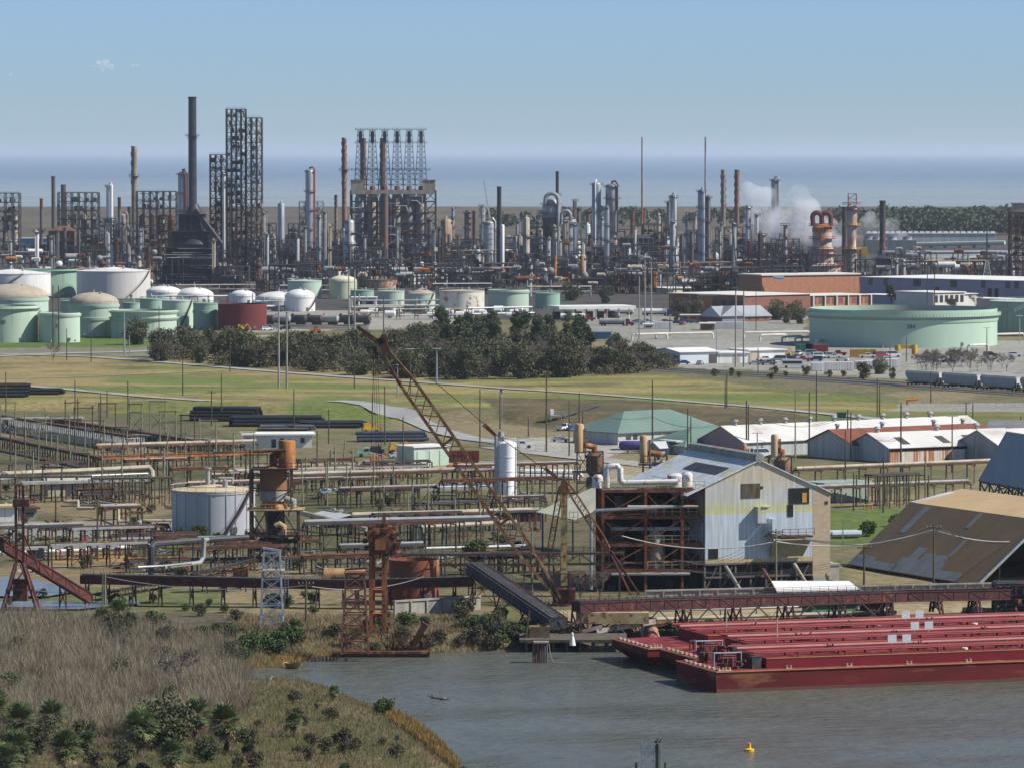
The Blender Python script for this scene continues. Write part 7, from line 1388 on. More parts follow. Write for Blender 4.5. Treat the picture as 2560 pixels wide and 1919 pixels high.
wall('grey concrete bund wall before the big rust tank',(985,1536),(1200,1522),2.0,.4,(1100,1520))
t=thing('pier_roof','white flat roof low beside the dock conveyor','canopy',PG(1960,1516),at=(2045,1475));s=scale_at(t.location);q=MB();q.slab([(-18/s,0,2.6),(190/s,3,2.7),(175/s,12,3.1),(-22/s,12,3.1)],.25);q.build('roof',M('clean_white_roof',(.80,.80,.78),(.74,.74,.72),.2,.5),t,smooth=0);q=MB();[q.bar((x,y,0),(x,y,2),.12) for x in (0,5,10) for y in (1,10)];q.build('post',STEEL,t)
hall('green long shed under the dock conveyor',(2030,1542),(2145,1538),1505,4,M('mid_green_siding',(.11,.24,.15),(.08,.19,.12),.4,.7),M('mid_green_roof',(.13,.26,.17),(.1,.2,.14),.4),name='shed',cat='shed')
hall('brown shed with a white door under the dock conveyor',(2175,1540),(2230,1538),1503,4,M('brown_boards',(.20,.09,.04),(.15,.07,.035),.6),RUSTD,name='shed',cat='shed',doors=((.75,1,2,WHITEP),))
t=thing('dock_beam','cream rust stained box girder under the dock conveyor start','beam',PG(1440,1590),at=(1540,1535));q=MB();q.box(5.5,0,2.0,11,1.6,1.7);q.build('girder',M('cream_rust_girder',(.52,.42,.24),(.42,.26,.12),.4,.8,c3=(.22,.07,.03),t3=.58),t);q=MB();q.bar((3,-1,.9),(12,2,2.1),.5,4,cap=True);q.bar((-1,-1,.4),(4,-1,1.6),.35);q.build('chute',M('red_white_chute',(.46,.25,.2),(.5,.46,.42),.9,.8),t);q=MB();[q.bar((x,y,-3),(x,y,2),.2) for x in (0,3,6,10) for y in (-.8,.8)];q.build('post',DKB,t)
t=thing('dock_platform','dark timber dock platform on piles at the crane foot','dock',P(1400,1630,0),at=(1440,1620));q=MB();q.box(2,5,1.5,16,10,.4);q.build('deck',M('dark_timber_deck',(.12,.10,.075),(.07,.06,.05),.6,.9),t);q=MB();[q.bar((x,y,-3),(x,y,1.6),.22,7) for x in range(-5,10,2) for y in (.5,5,9)];q.build('pile',M('wet_pile',(.05,.045,.04),(.09,.08,.065),.8),t);q=MB();q.box(-3,4.5,1.9,3,3,1.6);q.bar((-6,5,1.6),(0,3,5),.3);q.bar((-5,3,1.6),(-4.5,3,6),.18);q.build('bin',M('olive_rust_plate',(.20,.16,.09),(.12,.08,.05),.5,.9),t)
for k in range(7):
    t=thing('dock_wreckage',['dark fallen beams ~','rusty broken struts ~'][k % 2],'debris',PG(1395+k*26,1606-k*3),group='wreckage on the dock',at=(1395+k*26,1595));q=MB()
    for _ in range(11):p=Vector((random.uniform(-2,2),random.uniform(-1,1),random.uniform(0,2.5)));q.bar(p,p+Vector((random.uniform(-2.5,2.5),random.uniform(-.6,.6),random.uniform(-1.5,2))),random.uniform(.06,.2))
    q.build('beam',DKB if k % 2 else RUSTD,t)
t=thing('white_bollard','white robed statue shaped bollard standing on the dock','bollard',P(1431,1612,1.9),at=(1431,1590));q=MB();q.lathe(0,0,[(.5,0),(.36,.7),(.2,1.3),(.15,1.45),(.2,1.6),(.15,1.8),(.03,1.95)],10);q.build('body',WHITEP,t)
t=thing('conical_hopper','faded blue and red cone on the shore behind the barges','hopper',PG(1627,1600),at=(1627,1575));q=MB();q.lathe(0,0,[(1.5,0),(1.25,1),(.75,3.2),(.3,3.6)],16,a0=-2.2,a1=.2);q.build('red_side',M('orange_red_flake',(.42,.13,.07),(.34,.26,.22),.6,.8),t);q=MB();q.lathe(0,0,[(1.49,0),(1.24,1),(.74,3.2),(.3,3.6)],16,a0=.2,a1=4.09);q.build('grey_side',M('blue_grey_plate',(.2,.23,.26),(.16,.15,.15),.6),t)
def dolphin(label,px,py,hpx,w,at,n=7):
    t=thing('mooring_dolphin',label,'mooring',P(px,py,0),at=at);s=scale_at(t.location);q=MB();h=hpx/s
    for i in range(n):q.bar(((i-n/2)*w/n,(i % 2)*.6,-3),((i-n/2)*w/n,(i % 2)*.6,h+random.uniform(-.1,.1)),w/n*.55,7,cap=True)
    q.build('pile',M('rusty_pile',(.16,.08,.05),(.10,.10,.12),1.2,.9,st=(1,1,.2)),t);q=MB();q.box(0,.4,h,w,1.8,.2);q.build('cap',CONC,t);q=MB();q.tube([(w*.5,-.3,h),(w*.6,-.5,h*.4),(w*.8,-.5,.2),(w*1.6,-.5,.1)],.07,5);q.build('rope',PALEW,t)
dolphin('rusty sheet pile dolphin with slack rope beside the dock',1353,1656,50,2.2,(1353,1630))
gv=PG(1410,1512);s=scale_at(gv);t=thing('derrick_crane','giant rusty yellow lattice boom crane at the dock','crane',gv,at=(1180,1150));Q=lambda x,y,d=0:Vector(((x-1410)/s,d,(1512-y)/s))
q=MB();q.box(0,0,3.2,1.05,1.05,(1512-1230)/s-3.2);[q.box(0,-.55,z,1.1,.05,.12) for z in range(4,18,2)];q.build('mast',M('yellow_rust_mast',(.46,.36,.16),(.32,.20,.09),.6,.85,st=(1,1,.3),c3=(.2,.09,.04),t3=.58),t)
q=MB();q.add([(-.9,-.6,18),(.9,-.6,18),(.9,.6,18),(-.9,.6,18),(-.35,-.4,20.2),(.35,-.4,20.2),(.35,.4,20.2),(-.35,.4,20.2)],[(0,1,5,4),(1,2,6,5),(2,3,7,6),(3,0,4,7),(4,5,6,7)]);q.bar((-.2,-.3,20),(-.1,-.3,21.4),.14);q.build('mast_head',RUST,t)
q=MB();q.box(1.5,-.6,13.3,1.4,1.4,.12);q.rail([(.8,-1.3,13.4),(2.2,-1.3,13.4),(2.2,.1,13.4)],1.6,.05,.7);q.build('crow_nest',YRUST,t)
def strut(a,b,w0,w1,r,n,name,mt):
    q=MB();d=b-a;u=d.normalized();e1=Vector((0,1,0));e2=u.cross(e1).normalized();C4=((-1,-1),(1,-1),(1,1),(-1,1))
    at_=lambda f,o:a.lerp(b,f)+(e1*o[0]+e2*o[1])*((w0+(w1-w0)*min(1,f*5) if f<.5 else w1+(w0-w1)*max(0,f*6-5))/2)
    for i in range(n):
        f,g=i/n,(i+1)/n
        for k in range(4):q.bar(at_(f,C4[k]),at_(g,C4[k]),r);q.bar(at_(f,C4[k]),at_(g,C4[(k+1) % 4]),r*.33)
        if i % 8==0:[q.bar(at_(f,C4[k]),at_(f,C4[(k+1) % 4]),r*.8) for k in range(4)]
    q.build(name,mt,t)
strut(Q(1402,1500,-1),Q(946,850,-2),.5,2.3,.29,26,'boom',YRUST)
q=MB();q.bar(Q(957,862,-2),Q(895,815,-2),.65,4,.35,True);q.bar(Q(968,880,-2),Q(955,842,-2),.95,4,.7,True);q.hcyl(Q(962,842,-3),Q(962,842,-1),.6,10,.1);q.bar(Q(938,866,-2),Q(940,882,-2),.45,6,.3,True);q.build('boom_head',RUSTD,t)
strut(Q(1416,1208,.5),Q(1522,1375,4),.5,1.0,.15,16,'back_stay',RUST);strut(Q(1402,1215,.5),Q(1372,1400,5),.4,.8,.12,14,'back_stay',YRUST)
q=MB();q.bar(Q(1210,1058,-1.5),Q(1240,1086,-1.5),.5,4,.35,True);q.bar(Q(1362,1168,-.6),Q(1392,1192,-.5),.4,4,.4,True);q.build('spreader',RUST,t)
for e in (-.35,.35):
    q=MB();q.bar(Q(966,848,-2+e),Q(1212,1058,-1.5+e),.06);q.bar(Q(1240,1084,-1.5+e),Q(1400,1198+e*8,e),.06);q.build('cable',RUSTD,t)
for x0,x1,y1 in ((934,948,1300),(939,954,1300),(944,962,1300),(936,930,1120)):q=MB();q.bar(Q(x0,878,-2),Q(x1,y1,-2),.045);q.build('hoist_rope',RUSTD,t)
q=MB();q.box(0,0,.3,3.6,3,2.4);q.lathe(0,0,[(2,0),(2,.35)],16);q.lattice(-1.4,3.4,-2,2,[2.6,5.2],2,1,.12,.3);q.build('machine_house',DRK,t)
q=MB();[q.bar((x,y,-2),(x*.8,y*.8,.2),.3) for x in (-3,3) for y in (-2,2)];q.bar(Q(1528,1380,4),Q(1600,1490,3),.2);q.bar(Q(1522,1375,4),Q(1580,1495,6),.2);q.build('leg',DRK,t)
gv=P(940,1600,1.2);s=scale_at(gv);t=thing('bucket_elevator','rust orange bucket wheel head on twin rust posts','elevator',gv,at=(955,1400));Q2=lambda x,y,d=0:Vector(((x-940)/s,d,(1600-y)/s));RB=M('bright_rust_plate',(.36,.13,.05),(.20,.07,.035),.7,.9,c3=(.09,.04,.025),t3=.6)
q=MB()
for x,d in ((928,-1),(960,-1),(932,1.2),(962,1.2)):q.bar(Q2(x,1578,d),Q2(x,1385,d),.42,4,cap=True)
for y in (1540,1480,1425):q.box((944-940)/s,0,(1600-y)/s,1.7,2,.5)
q.build('post',RB,t)
q=MB();c=Q2(955,1350);n=12;pts=[(c.x+r_*math.cos(a),c.z+r_*math.sin(a)) for r_,a in[(2.3+.35*((i*7) % 3-1),math.pi*2*i/n) for i in range(n)]];q.add([(x,-1.2,z) for x,z in pts]+[(x,1.2,z) for x,z in pts],[tuple(range(n))[::-1],tuple(range(n,2*n))]+[(i,(i+1) % n,n+(i+1) % n,n+i) for i in range(n)]);q.build('head_casing',RB,t,smooth=0)
q=MB();q.hcyl((c.x+.5,-1.75,c.z-.4),(c.x+.5,-1.3,c.z-.4),1.5,16,.1);[q.box(c.x+2.1*math.cos(a)+.3,-1.5,c.z+2.1*math.sin(a)-.7,.7,.8,.6) for a in[i*.7 for i in range(9)]];q.build('wheel',RUST,t);q=MB();q.box(c.x-.2,-1.6,c.z-1.2,1.6,.8,1.5);q.build('motor',RUSTO,t)
for k in range(14):a=k*.45;q=MB();q.box(c.x+2.5*math.cos(a),0,c.z+2.4*math.sin(a)-.3,.7,1.6,.6);q.build('bucket',RUSTD,t)
q=MB();q.bar(Q2(958,1318,0),Q2(962,1280,0),.6,4,.25,True);q.build('hook_block',RUSTD,t)
gv=P(888,1632,1);s=scale_at(gv);t=thing('lattice_tower','rust lattice tower standing at the water beside the bucket wheel','tower',gv,at=(890,1530));q=MB();q.taper_tower(68/s,44/s,200/s,6,.13);q.build('frame',M('pink_rust',(.22,.085,.06),(.13,.055,.04),.6,.9),t);q=MB();q.box(0,0,200/s,3.2,3.0,.25);q.bar((-1.5,0,210/s),(1.8,0,214/s),.2);q.build('head_beam',RUST,t)
t=thing('scrap_heap','dark rusty scrap chains and wheels below the bucket wheel','scrap',P(1010,1625,.5),at=(1010,1590));q=MB();rj=random.Random(4)
for k in range(60):p=Vector((rj.uniform(-3,3.6),rj.uniform(-1,1.5),0));p.z=rj.uniform(.2,max(.4,2.6-abs(p.x-2.2)));q.bar(p,p+Vector((rj.uniform(-1.4,1.4),rj.uniform(-.5,.5),rj.uniform(-.4,.9))),rj.uniform(.06,.22))
q.bar((1.0,0,.3),(3.2,0,4.0),.5,4,.7,True);q.build('scrap',M('black_rust_scrap',(.07,.035,.025),(.12,.05,.03),.9,.95),t)
for x in (-2.4,.1):q=MB();q.lathe(0,0,[(.9,-.1),(1.05,-.1),(1.05,.1),(.9,.1),(.9,-.1)],16,cap=False);[q.bar((.95*math.cos(a),.95*math.sin(a),0),(-.95*math.cos(a),-.95*math.sin(a),0),.06) for a in (0,.8,1.57,2.4)];o=q.build('wheel',RUSTD,t);o.location=(x,-1.2,1.9);o.rotation_euler.x=1.5
t=thing('rusty_pontoon','low rusty barge deck along the bank under the rust tower','pontoon',P(955,1640,0),at=(960,1640));q=MB();q.box(0,1,-.5,14,4,1.1);q.build('hull',RUSTD,t);q=MB();q.box(0,-1.1,.5,14.2,.15,.35);q.build('rim',RUST,t)
gv=PG(680,1575);s=scale_at(gv);t=thing('lattice_mast','pale blue grey lattice mast with tilted top beam','mast',gv,at=(680,1450));q=MB();q.taper_tower(58/s,40/s,195/s,6,.10);q.build('frame',M('pale_blue_galvanised',(.36,.41,.45),(.28,.33,.37),.6,.5,.3),t);q=MB();q.box(0,0,150/s,3.8,3.2,.18);q.bar((-1.4,0,207/s),(1.5,0,200/s),.22);q.bar((-1.2,0,195/s),(-1.2,0,206/s),.08);q.bar((1.2,0,195/s),(1.2,0,201/s),.08);q.build('top_beam',M('pink_grey_beam',(.42,.36,.35),(.34,.28,.27),.5),t);q=MB();[q.bar((2.0+e,-.6,5),(2.0+e,-.6,11),.05) for e in (0,.5)];[q.box(2.25,-.6,5+i*.4,.5,.05,.05) for i in range(15)];q.build('ladder',GALV,t)
tank('big rust red tank behind the bund wall',972,1098,1396,1512,M('rust_red_tank_plate',(.22,.075,.04),(.15,.055,.035),.25,.9,st=(1,1,.5),c3=(.34,.15,.06),t3=.62),'open',n=32)
t=thing('boiler','orange rust boiler shell with a dark arched mouth','boiler',PG(860,1456),.05,at=(860,1430));q=MB();q.box(-3,0,0,1.6,2.6,1.3);q.hcyl((-3.4,0,1.3),(3.4,0,1.2),1.25,16,.15);q.build('shell',M('pale_orange_rust',(.42,.26,.13),(.30,.15,.07),.5,.9),t);q=MB();q.hcyl((-1.6,-1.32,.6),(-1.6,-1.2,.6),.7,12,.02);q.build('mouth',BLACKST,t)
t=thing('ore_bin','rusty red open box bin beside the left conveyor','bin',PG(602,1446),at=(600,1428));q=MB();q.box(0,0,.3,2.6,2,1.6);[q.box(x,-1.02,.3,.12,.1,1.6) for x in (-1.2,-.4,.4,1.2)];q.box(0,0,1.9,2.9,2.2,.15);q.build('bin',RUST,t)
t=thing('concrete_block','pale concrete post block below the cyclone tower','block',PG(774,1400),at=(774,1385));q=MB();q.box(0,0,0,1.6,1.2,1.6);q.box(0,0,1.6,1.7,1.3,.12);q.build('block',M('cream_concrete',(.44,.43,.37),(.36,.35,.3),.5),t)
u_,n_=Vector((.949,.317,0)),Vector((-.317,.949,0));B0=P(1790,1678,2.9);B0.z=0;rzb=math.atan2(u_.y,u_.x)
HULL=M('dark_red_hull',(.15,.022,.024),(.10,.020,.020),.12,.85,spec=.1,st=(.5,.5,2),c3=(.20,.085,.045),t3=.60,s3=.3);DECKR=M('dusty_red_deck',(.21,.036,.042),(.15,.028,.031),.2,.85,spec=.1,c3=(.28,.09,.085),t3=.62);TRNK=M('deep_red_trunk',(.19,.018,.024),(.145,.017,.021),.15,.7,spec=.15);PIPR=M('red_deck_pipe',(.26,.05,.045),(.19,.036,.036),.4,.5);PINKP=M('pink_deck_pipe',(.42,.19,.18),(.34,.13,.12),.3,.5)
for k,(tt,nn,wd_) in enumerate(((0,0,15.6),(3.4,16.2,15.4),(1.8,32.2,15.4))):
    o=B0+u_*tt+n_*nn;t=thing('tank_barge',['nearest red tank barge with machinery on its bow','middle red tank barge moored between two others','farthest red tank barge moored against the bank'][k],'barge',o,rzb,'red barges moored side by side',at=[(2150,1690),(2150,1610),(2100,1590)][k]);L=78;D_=2.9
    q=MB();q.add([(0,0,D_),(L,0,D_),(L,wd_,D_),(0,wd_,D_),(0.15 if k==0 else 4,0,-.8),(L,0,-.8),(L,wd_,-.8),(.15 if k==0 else 4,wd_,-.8),(0,0,D_-1.1),(0,wd_,D_-1.1)],[(0,1,2,3),(8,4,5,1,0),(1,5,6,2),(2,6,7,9,3),(3,9,8,0),(9,7,4,8)]);q.build('hull',HULL,t,smooth=0)
    q=MB();q.box(L/2+.1,-.012,-.3,L,.03,.75);q.build('waterline_stain',M('grimy_waterline',(.085,.06,.04),(.13,.05,.04),.5,.8,st=(.4,.4,2)),t)
    q=MB();q.box(L/2,wd_/2,D_+.004,L-.3,wd_-.3,.02);q.build('deck',DECKR,t);x0=[8.0,9.5,9.8][k];th=1.35
    q=MB();q.box((x0+L)/2,wd_/2,D_+.03,L-x0,wd_-3.0,th);q.build('trunk',TRNK,t,smooth=0);q=MB();q.box((x0+L)/2,wd_/2,D_+.03+th,L-x0-.2,wd_-3.2,.03);q.build('trunk_top',DECKR,t);zt=D_+th+.06
    q=MB();q.bar((0,-.06,D_-.05),(L,-.06,D_-.05),.12);q.bar((-.06,0,D_-.05),(-.06,wd_,D_-.05),.12);q.bar((x0,1.5,zt),(L,1.5,zt),.09);q.build('rub_rail',M('orange_worn_edge',(.45,.20,.09),(.34,.14,.07),.5,.8),t)
    for y,r_,mt in ((2.4,.1,PIPR),(3.3,.14,TRNK),(4.4,.22,PIPR),(5.0,.12,PINKP),(6.3,.1,TRNK),(9.0,.24,PINKP),(9.7,.14,PIPR),(11.3,.12,TRNK),(12.4,.16,PIPR)):q=MB();q.tube([(x0-1.5,y,zt+.7),(L,y,zt+.7)],r_,8);q.build('deck_pipe',mt,t)
    q=MB();[q.box(x,y,zt,.12,.5,.6) for x in range(12,76,4) for y in (4.7,9.3)];q.build('pipe_support',HULL,t)
    rb=random.Random(k+70)
    for x in (19,33,47,61):
        q=MB();q.box(x,6.8,zt,2.2,1.2,.5);[q.bar((x+rb.uniform(-1.2,1.2),6.8+rb.uniform(-.9,.9),zt),(x+rb.uniform(-1.2,1.2),6.8+rb.uniform(-.9,.9),zt+rb.uniform(.4,1.2)),.12) for _ in range(7)];q.build('valve_group',RUSTD,t)
    for x in range(13,77,7):q=MB();q.tube([(x+k,2.2,zt),(x+k,2.2,zt+.5),(x+k,12.8,zt+.5),(x+k,12.8,zt)],.1,6);q.build('cross_pipe',PIPR if x % 2 else TRNK,t)
    for x in (23,31,39,53):q=MB();y=3+rb.random()*9;q.lathe(x,y,[(.45,zt),(.45,zt+.22),(.3,zt+.28),(.05,zt+.3)],10);q.build('hatch',WHITEP if x % 2 else GREYP,t)
    for x,y in ((29.5+k*7,8.0),(31.7+k*7,8.0)):q=MB();q.box(x,y,zt,.08,.08,1);q.box(x,y-.05,zt+.9,1.3,.06,1.1);q.build('sign_board',M('sign_grey_white',(.6,.61,.62),(.5,.51,.52),3,.5),t)
    for x in list(range(2,76,9))+[1]:q=MB();q.box(x,.7,D_,.9,.35,.1);[q.lathe(x+e,.7,[(.13,D_),(.13,D_+.4),(.17,D_+.45)],8) for e in (-.3,.3)];q.build('bollard',M('chalk_bollard',(.58,.50,.40),(.45,.34,.25),1),t)
    for i in range(8):q=MB();q.box(.7,1+i*1.8,D_,.35,.7,.3);q.build('bow_cleat',M('chalk_bollard'[:13],(.5,.4,.3)),t)
    if k<2:
        for _ in range(26):q=MB();x,y=rb.uniform(2.5,7.5),rb.uniform(2,wd_-2);q.box(x,y,D_,rb.uniform(.3,1.3),rb.uniform(.3,1.2),rb.uniform(.3,1.5),rb.random());q.build('pump',M('dark_red_machinery',(.17,.03,.03),(.08,.025,.025),1.2,.6) if _ % 3 else RUSTD,t)
        q=MB();[q.tube([(x,y,D_),(x,y,D_+1.4),(x+1.8,y,D_+1.4),(x+1.8,y,D_)],.12,6) for x,y in ((2.5,4),(3.5,6.5),(4.5,9),(3,11))];q.build('pump_machinery',M('dark_red_machinery',(.17,.03,.03),(.08,.025,.025),1.2,.6),t)
        q=MB();q.box(6.6,2.2,D_,1.3,1.2,1.6);q.box(6.6,2.2,D_+1.6,1.4,1.3,.15);q.build('generator',STEEL,t);q=MB();q.tube([(2,6,D_),(2,6,D_+1.9),(6,6,D_+1.9),(6,6,D_)],.09,6);q.build('frame',M('pale_blue_paint',(.30,.42,.5),(.24,.35,.42),.6),t)
    if k:q=MB();q.bar((14,5,zt),(14,5,zt+3.6),.1);q.build('mast',BEIGE,t)
    if k==2:q=MB();q.lathe(34,10,[(.9,zt),(.8,zt+.4),(.2,zt+.6)],9);q.build('blue_cover',M('blue_sheet',(.12,.3,.6),(.1,.25,.5),.6),t)
t=thing('buoy','yellow buoy floating alone on open water','buoy',P(1873,1876,0),at=(1873,1865));q=MB();q.lathe(0,0,[(.3,-.2),(.62,.0),(.62,.25),(.3,.38),(.24,.4),(.2,.95),(.22,1.0),(.03,1.05)],18);q.build('body',M('buoy_yellow',(.72,.42,.02),(.66,.38,.02),1,.4),t);q=MB();q.bar((0,0,1),(0,0,1.6),.02);q.build('antenna',STEEL,t)
t=thing('boat','small weathered open boat nosed into the marsh grass','boat',P(733,1669,0),-.9,at=(735,1658));q=MB();ring=[]
for z,k_ in ((-.2,.55),(.35,.85),(.75,1)):
    for i in range(16):a=2*math.pi*i/16;c_=math.cos(a);ring.append((2.1*k_*c_,.85*k_*math.sin(a)*(1-.55*max(0,c_)**3),z+.35*max(0,c_)**2))
q.add(ring,[(j*16+i,j*16+(i+1) % 16,(j+1)*16+(i+1) % 16,(j+1)*16+i) for j in range(2) for i in range(16)]+[tuple(range(15,-1,-1))]);q.build('hull',M('weathered_boat',(.42,.27,.12),(.30,.19,.09),.8,.8),t);q=MB();q.box(.9,0,.55,.9,1.0,.08);q.box(-.5,0,.45,.3,1.3,.06);q.build('thwart',BEIGE,t)
t=thing('channel_beacon','dark lattice beacon with birds rising at the lower frame edge','beacon',P(1630,1948,0),at=(1630,1885));s=scale_at(t.location);hh=92/s;q=MB();q.taper_tower(1.5,1.4,hh,4,.05,-.5);q.build('frame',GALV,t);q=MB();q.bar((.75,0,-2),(.75,0,hh),.36,8,cap=True);q.build('pile',M('green_black_pile',(.06,.075,.065),(.10,.11,.10),.8),t);q=MB();q.rail([(-1.3,-.8,hh-1.2),(.4,-.8,hh-1.2),(.4,.8,hh-1.2),(-1.3,.8,hh-1.2)],1.1,.035,.6);q.build('railing',GALV,t)
for x,y in ((-1.85,0),(1.6,.2)):t2=thing('marker_post',['short green post left of the beacon','short green post right of the beacon'][x>0],'post',t.location+Vector((x,y,0)),at=(1630+x*21,1915));q=MB();q.bar((0,0,-2),(0,0,(1948-1905)/s),.16,7,cap=True);q.lathe(0,0,[(.19,(1948-1908)/s),(.19,(1948-1904)/s)],7);q.build('post',M('mossy_post',(.09,.13,.05),(.06,.07,.05),2),t2)
def bird(px_off,loc,label,mat,sc=1.0):
    m=bpy.data.meshes.new('bird');vs=[(0,0,.14),(0,0,.3),(.1,0,.46),(.2,0,.58),(.3,0,.60),(-.22,0,.2),(-.4,0,.12),(.02,.05,.05),(.02,.05,-.02),(.02,-.05,.05),(.02,-.05,-.02)];m.from_pydata(vs,[(0,1),(1,2),(2,3),(3,4),(0,5),(5,6),(0,7),(7,8),(0,9),(9,10)],[]);o=bpy.data.objects.new('bird',m);C.objects.link(o);o.location=loc;o.scale=(sc,)*3
    md=o.modifiers.new('skin','SKIN');
    for v_,r_ in zip(m.skin_vertices[0].data,(.12,.12,.07,.06,.012,.09,.04,.02,.012,.02,.012)):v_.radius=(r_,r_)
    m.skin_vertices[0].data[0].use_root=True;o.modifiers.new('sub','SUBSURF').levels=1;m.materials.append(mat);tag(o,label,'bird',at=px_off)
FE=M('black_feathers',(.02,.02,.022),(.03,.03,.03),3);WF=M('white_feathers',(.75,.75,.72),(.7,.7,.68),3)
bird((1628,1842),t.location+Vector((.55,-.1,hh)),'dark bird standing upright on top of the beacon pile',FE);bird((1648,1848),t.location+Vector((.95,.1,hh)),'dark bird hunched on the beacon edge over the water',FE,.8);bird((675,1696),P(676,1702,.3),'white egret standing on the dark broken piles',WF,1.1);bird((1113,1742),P(1112,1746,.35),'small white gull resting on the drifting log',WF,.5)
t=thing('driftwood','dark drifting log with snapped branches','log',P(1095,1748,0),at=(1095,1745));q=MB();q.bar((-1,0,.35),(1.1,0,.05),.16,7,.12,True);q.bar((-.6,0,.25),(-.9,.1,.8),.07,5);q.bar((-.9,0,.3),(-1.4,.2,.6),.06,5);q.bar((.2,0,.1),(1.5,.3,.02),.08,5);q.build('trunk',M('wet_wood',(.035,.03,.028),(.06,.05,.045),2),t)
q=MB()
t=thing('broken_piles','dark broken pile row running into the cove','piles',P(660,1704,0),at=(660,1700));[q.bar((-1.5+i*.25,-i*.12,-1),(-1.5+i*.25+random.uniform(-.1,.1),-i*.12,.25+random.random()*.5),.11,5,cap=True) for i in range(22)];q.build('pile',M('wet_wood',(.035,.03,.028)),t)
t=thing('stake_row','short dark stakes at the marsh edge beside the boat','stakes',P(805,1654,0),at=(805,1650));q=MB();[q.bar((-1.4+i*.5,i*.4,-1),(-1.4+i*.5,i*.4,.75),.12,6,cap=True) for i in range(8)];q.build('stake',M('wet_wood',(.035,.03,.028)),t)
t=thing('marker_post','green topped post with cross arm at the point','post',PG(989,1770),at=(989,1755));q=MB();q.bar((0,0,0),(-.1,0,1.5),.15,7,cap=True);q.build('post',M('mossy_post',(.09,.13,.05)),t);q=MB();q.bar((-.8,0,.3),(.8,0,.4),.05);q.build('arm',RUSTD,t)
t=thing('sign_frame','dark backed sign on two rusty leaning posts in the marsh','sign',PG(1000,1874),at=(998,1850));q=MB();q.box(-.35,0,1.2,.55,.06,.65);q.build('panel',STEEL,t);q=MB();q.bar((-.2,0,0),(-.6,0,1.9),.04);q.bar((.4,0,0),(.1,0,1.5),.04);q.build('post',RUSTD,t)
# ---------------------------------------------------------------- vegetation
rv=np.random.RandomState(12)
def LM_(name,c1,c2,tr=.25):
    m=M(name,c1,c2,.5,.8,vary=.22,spec=.2);return m
LEAF=LM_('dark_evergreen_leaf',(.066,.076,.038),(.10,.104,.052));LEAF2=LM_('olive_leaf',(.12,.106,.062),(.075,.072,.042));LEAFB=LM_('fresh_green_leaf',(.085,.13,.035),(.06,.09,.03));PINE=LM_('pine_leaf',(.044,.064,.034),(.072,.092,.048));TWIG=LM_('bare_twig',(.36,.305,.215),(.135,.112,.075));TWIGT=LM_('dark_bare_twig',(.19,.16,.135),(.11,.095,.08));TRUNK=M('bark',(.11,.09,.07),(.07,.06,.05),1);PALM=LM_('palm_leaf',(.085,.12,.045),(.15,.18,.075));PALMD=LM_('dead_palm_leaf',(.28,.21,.11),(.18,.13,.07));REED=LM_('golden_reed',(.31,.20,.06),(.20,.135,.045))
def quads(cen,u,w):
    "one leaf quad per centre with half vectors u, w"
    n=len(cen);co=np.stack([cen-u-w,cen+u-w,cen+u+w,cen-u+w],1).reshape(-1,3);return co,np.arange(4*n).reshape(n,4)
def rdir(n):
    v=rv.normal(size=(n,3));return v/np.linalg.norm(v,axis=1,keepdims=True)
def blobs(cl,n,size,shell=.55):
    "leaf centres in clumps: cl rows x,y,z,r"
    k=rv.choice(len(cl),n,p=(cl[:,3]**2)/(cl[:,3]**2).sum());d=rdir(n);r=cl[k,3]*(shell+(1-shell)*rv.rand(n)**.5)*(.8+.4*rv.rand(n));c=cl[k,:3]+d*r[:,None]*np.array([1,1,.8])
    a=rdir(n);b=np.cross(a,rdir(n));b/=np.linalg.norm(b,axis=1,keepdims=True);s=size*(.6+.8*rv.rand(n))[:,None];return quads(c,a*s,b*s*.6)
def crown_clumps(h,w,k,lo=.35):
    z=h*(lo+(1-lo)*rv.rand(k));f=np.sqrt(np.clip(1-((z/h-.62)/.42)**2,.1,1));a=rv.rand(k)*6.283;r=w*.5*f*rv.rand(k)**.5*.8
    return np.stack([r*np.cos(a),r*np.sin(a),z,w*(.13+.12*rv.rand(k))],1)
def limbs(h,w,n,r0):
    m=MB();m.bar((0,0,0),(.1,0,h*.35),r0,6,r0*.7)
    for i in range(n):a=i*2.4;e=(math.cos(a)*w*.3,math.sin(a)*w*.3,h*(.55+.3*rv.rand()));m.bar((.1,0,h*(.2+.15*rv.rand())),e,r0*.55,5,r0*.15)
    return m
def twigtree(h,w,n,r=.03,trunk=.16):
    m=MB();m.bar((0,0,0),(0,0,h*.3),trunk,5,trunk*.7);ends=[]
    for i in range(7):
        a=i*2.4+rv.rand();e=Vector((math.cos(a)*w*.22,math.sin(a)*w*.22,h*(.5+.25*rv.rand())));m.bar((0,0,h*.22),e,trunk*.5,4,trunk*.2);ends.append(e)
        for j in range(4):b=a+rv.uniform(-1,1);g=e+Vector((math.cos(b)*w*.2,math.sin(b)*w*.2,h*rv.uniform(.03,.25)));m.bar(e,g,trunk*.2,3,r);ends.append(g)
    for i in range(n):e=ends[rv.randint(len(ends))];d=rdir(1)[0]*w*.16;m.bar(e,e+Vector((d[0],d[1],abs(d[2])*1.3)),r,3,r*.4)
    return m
KIND={}
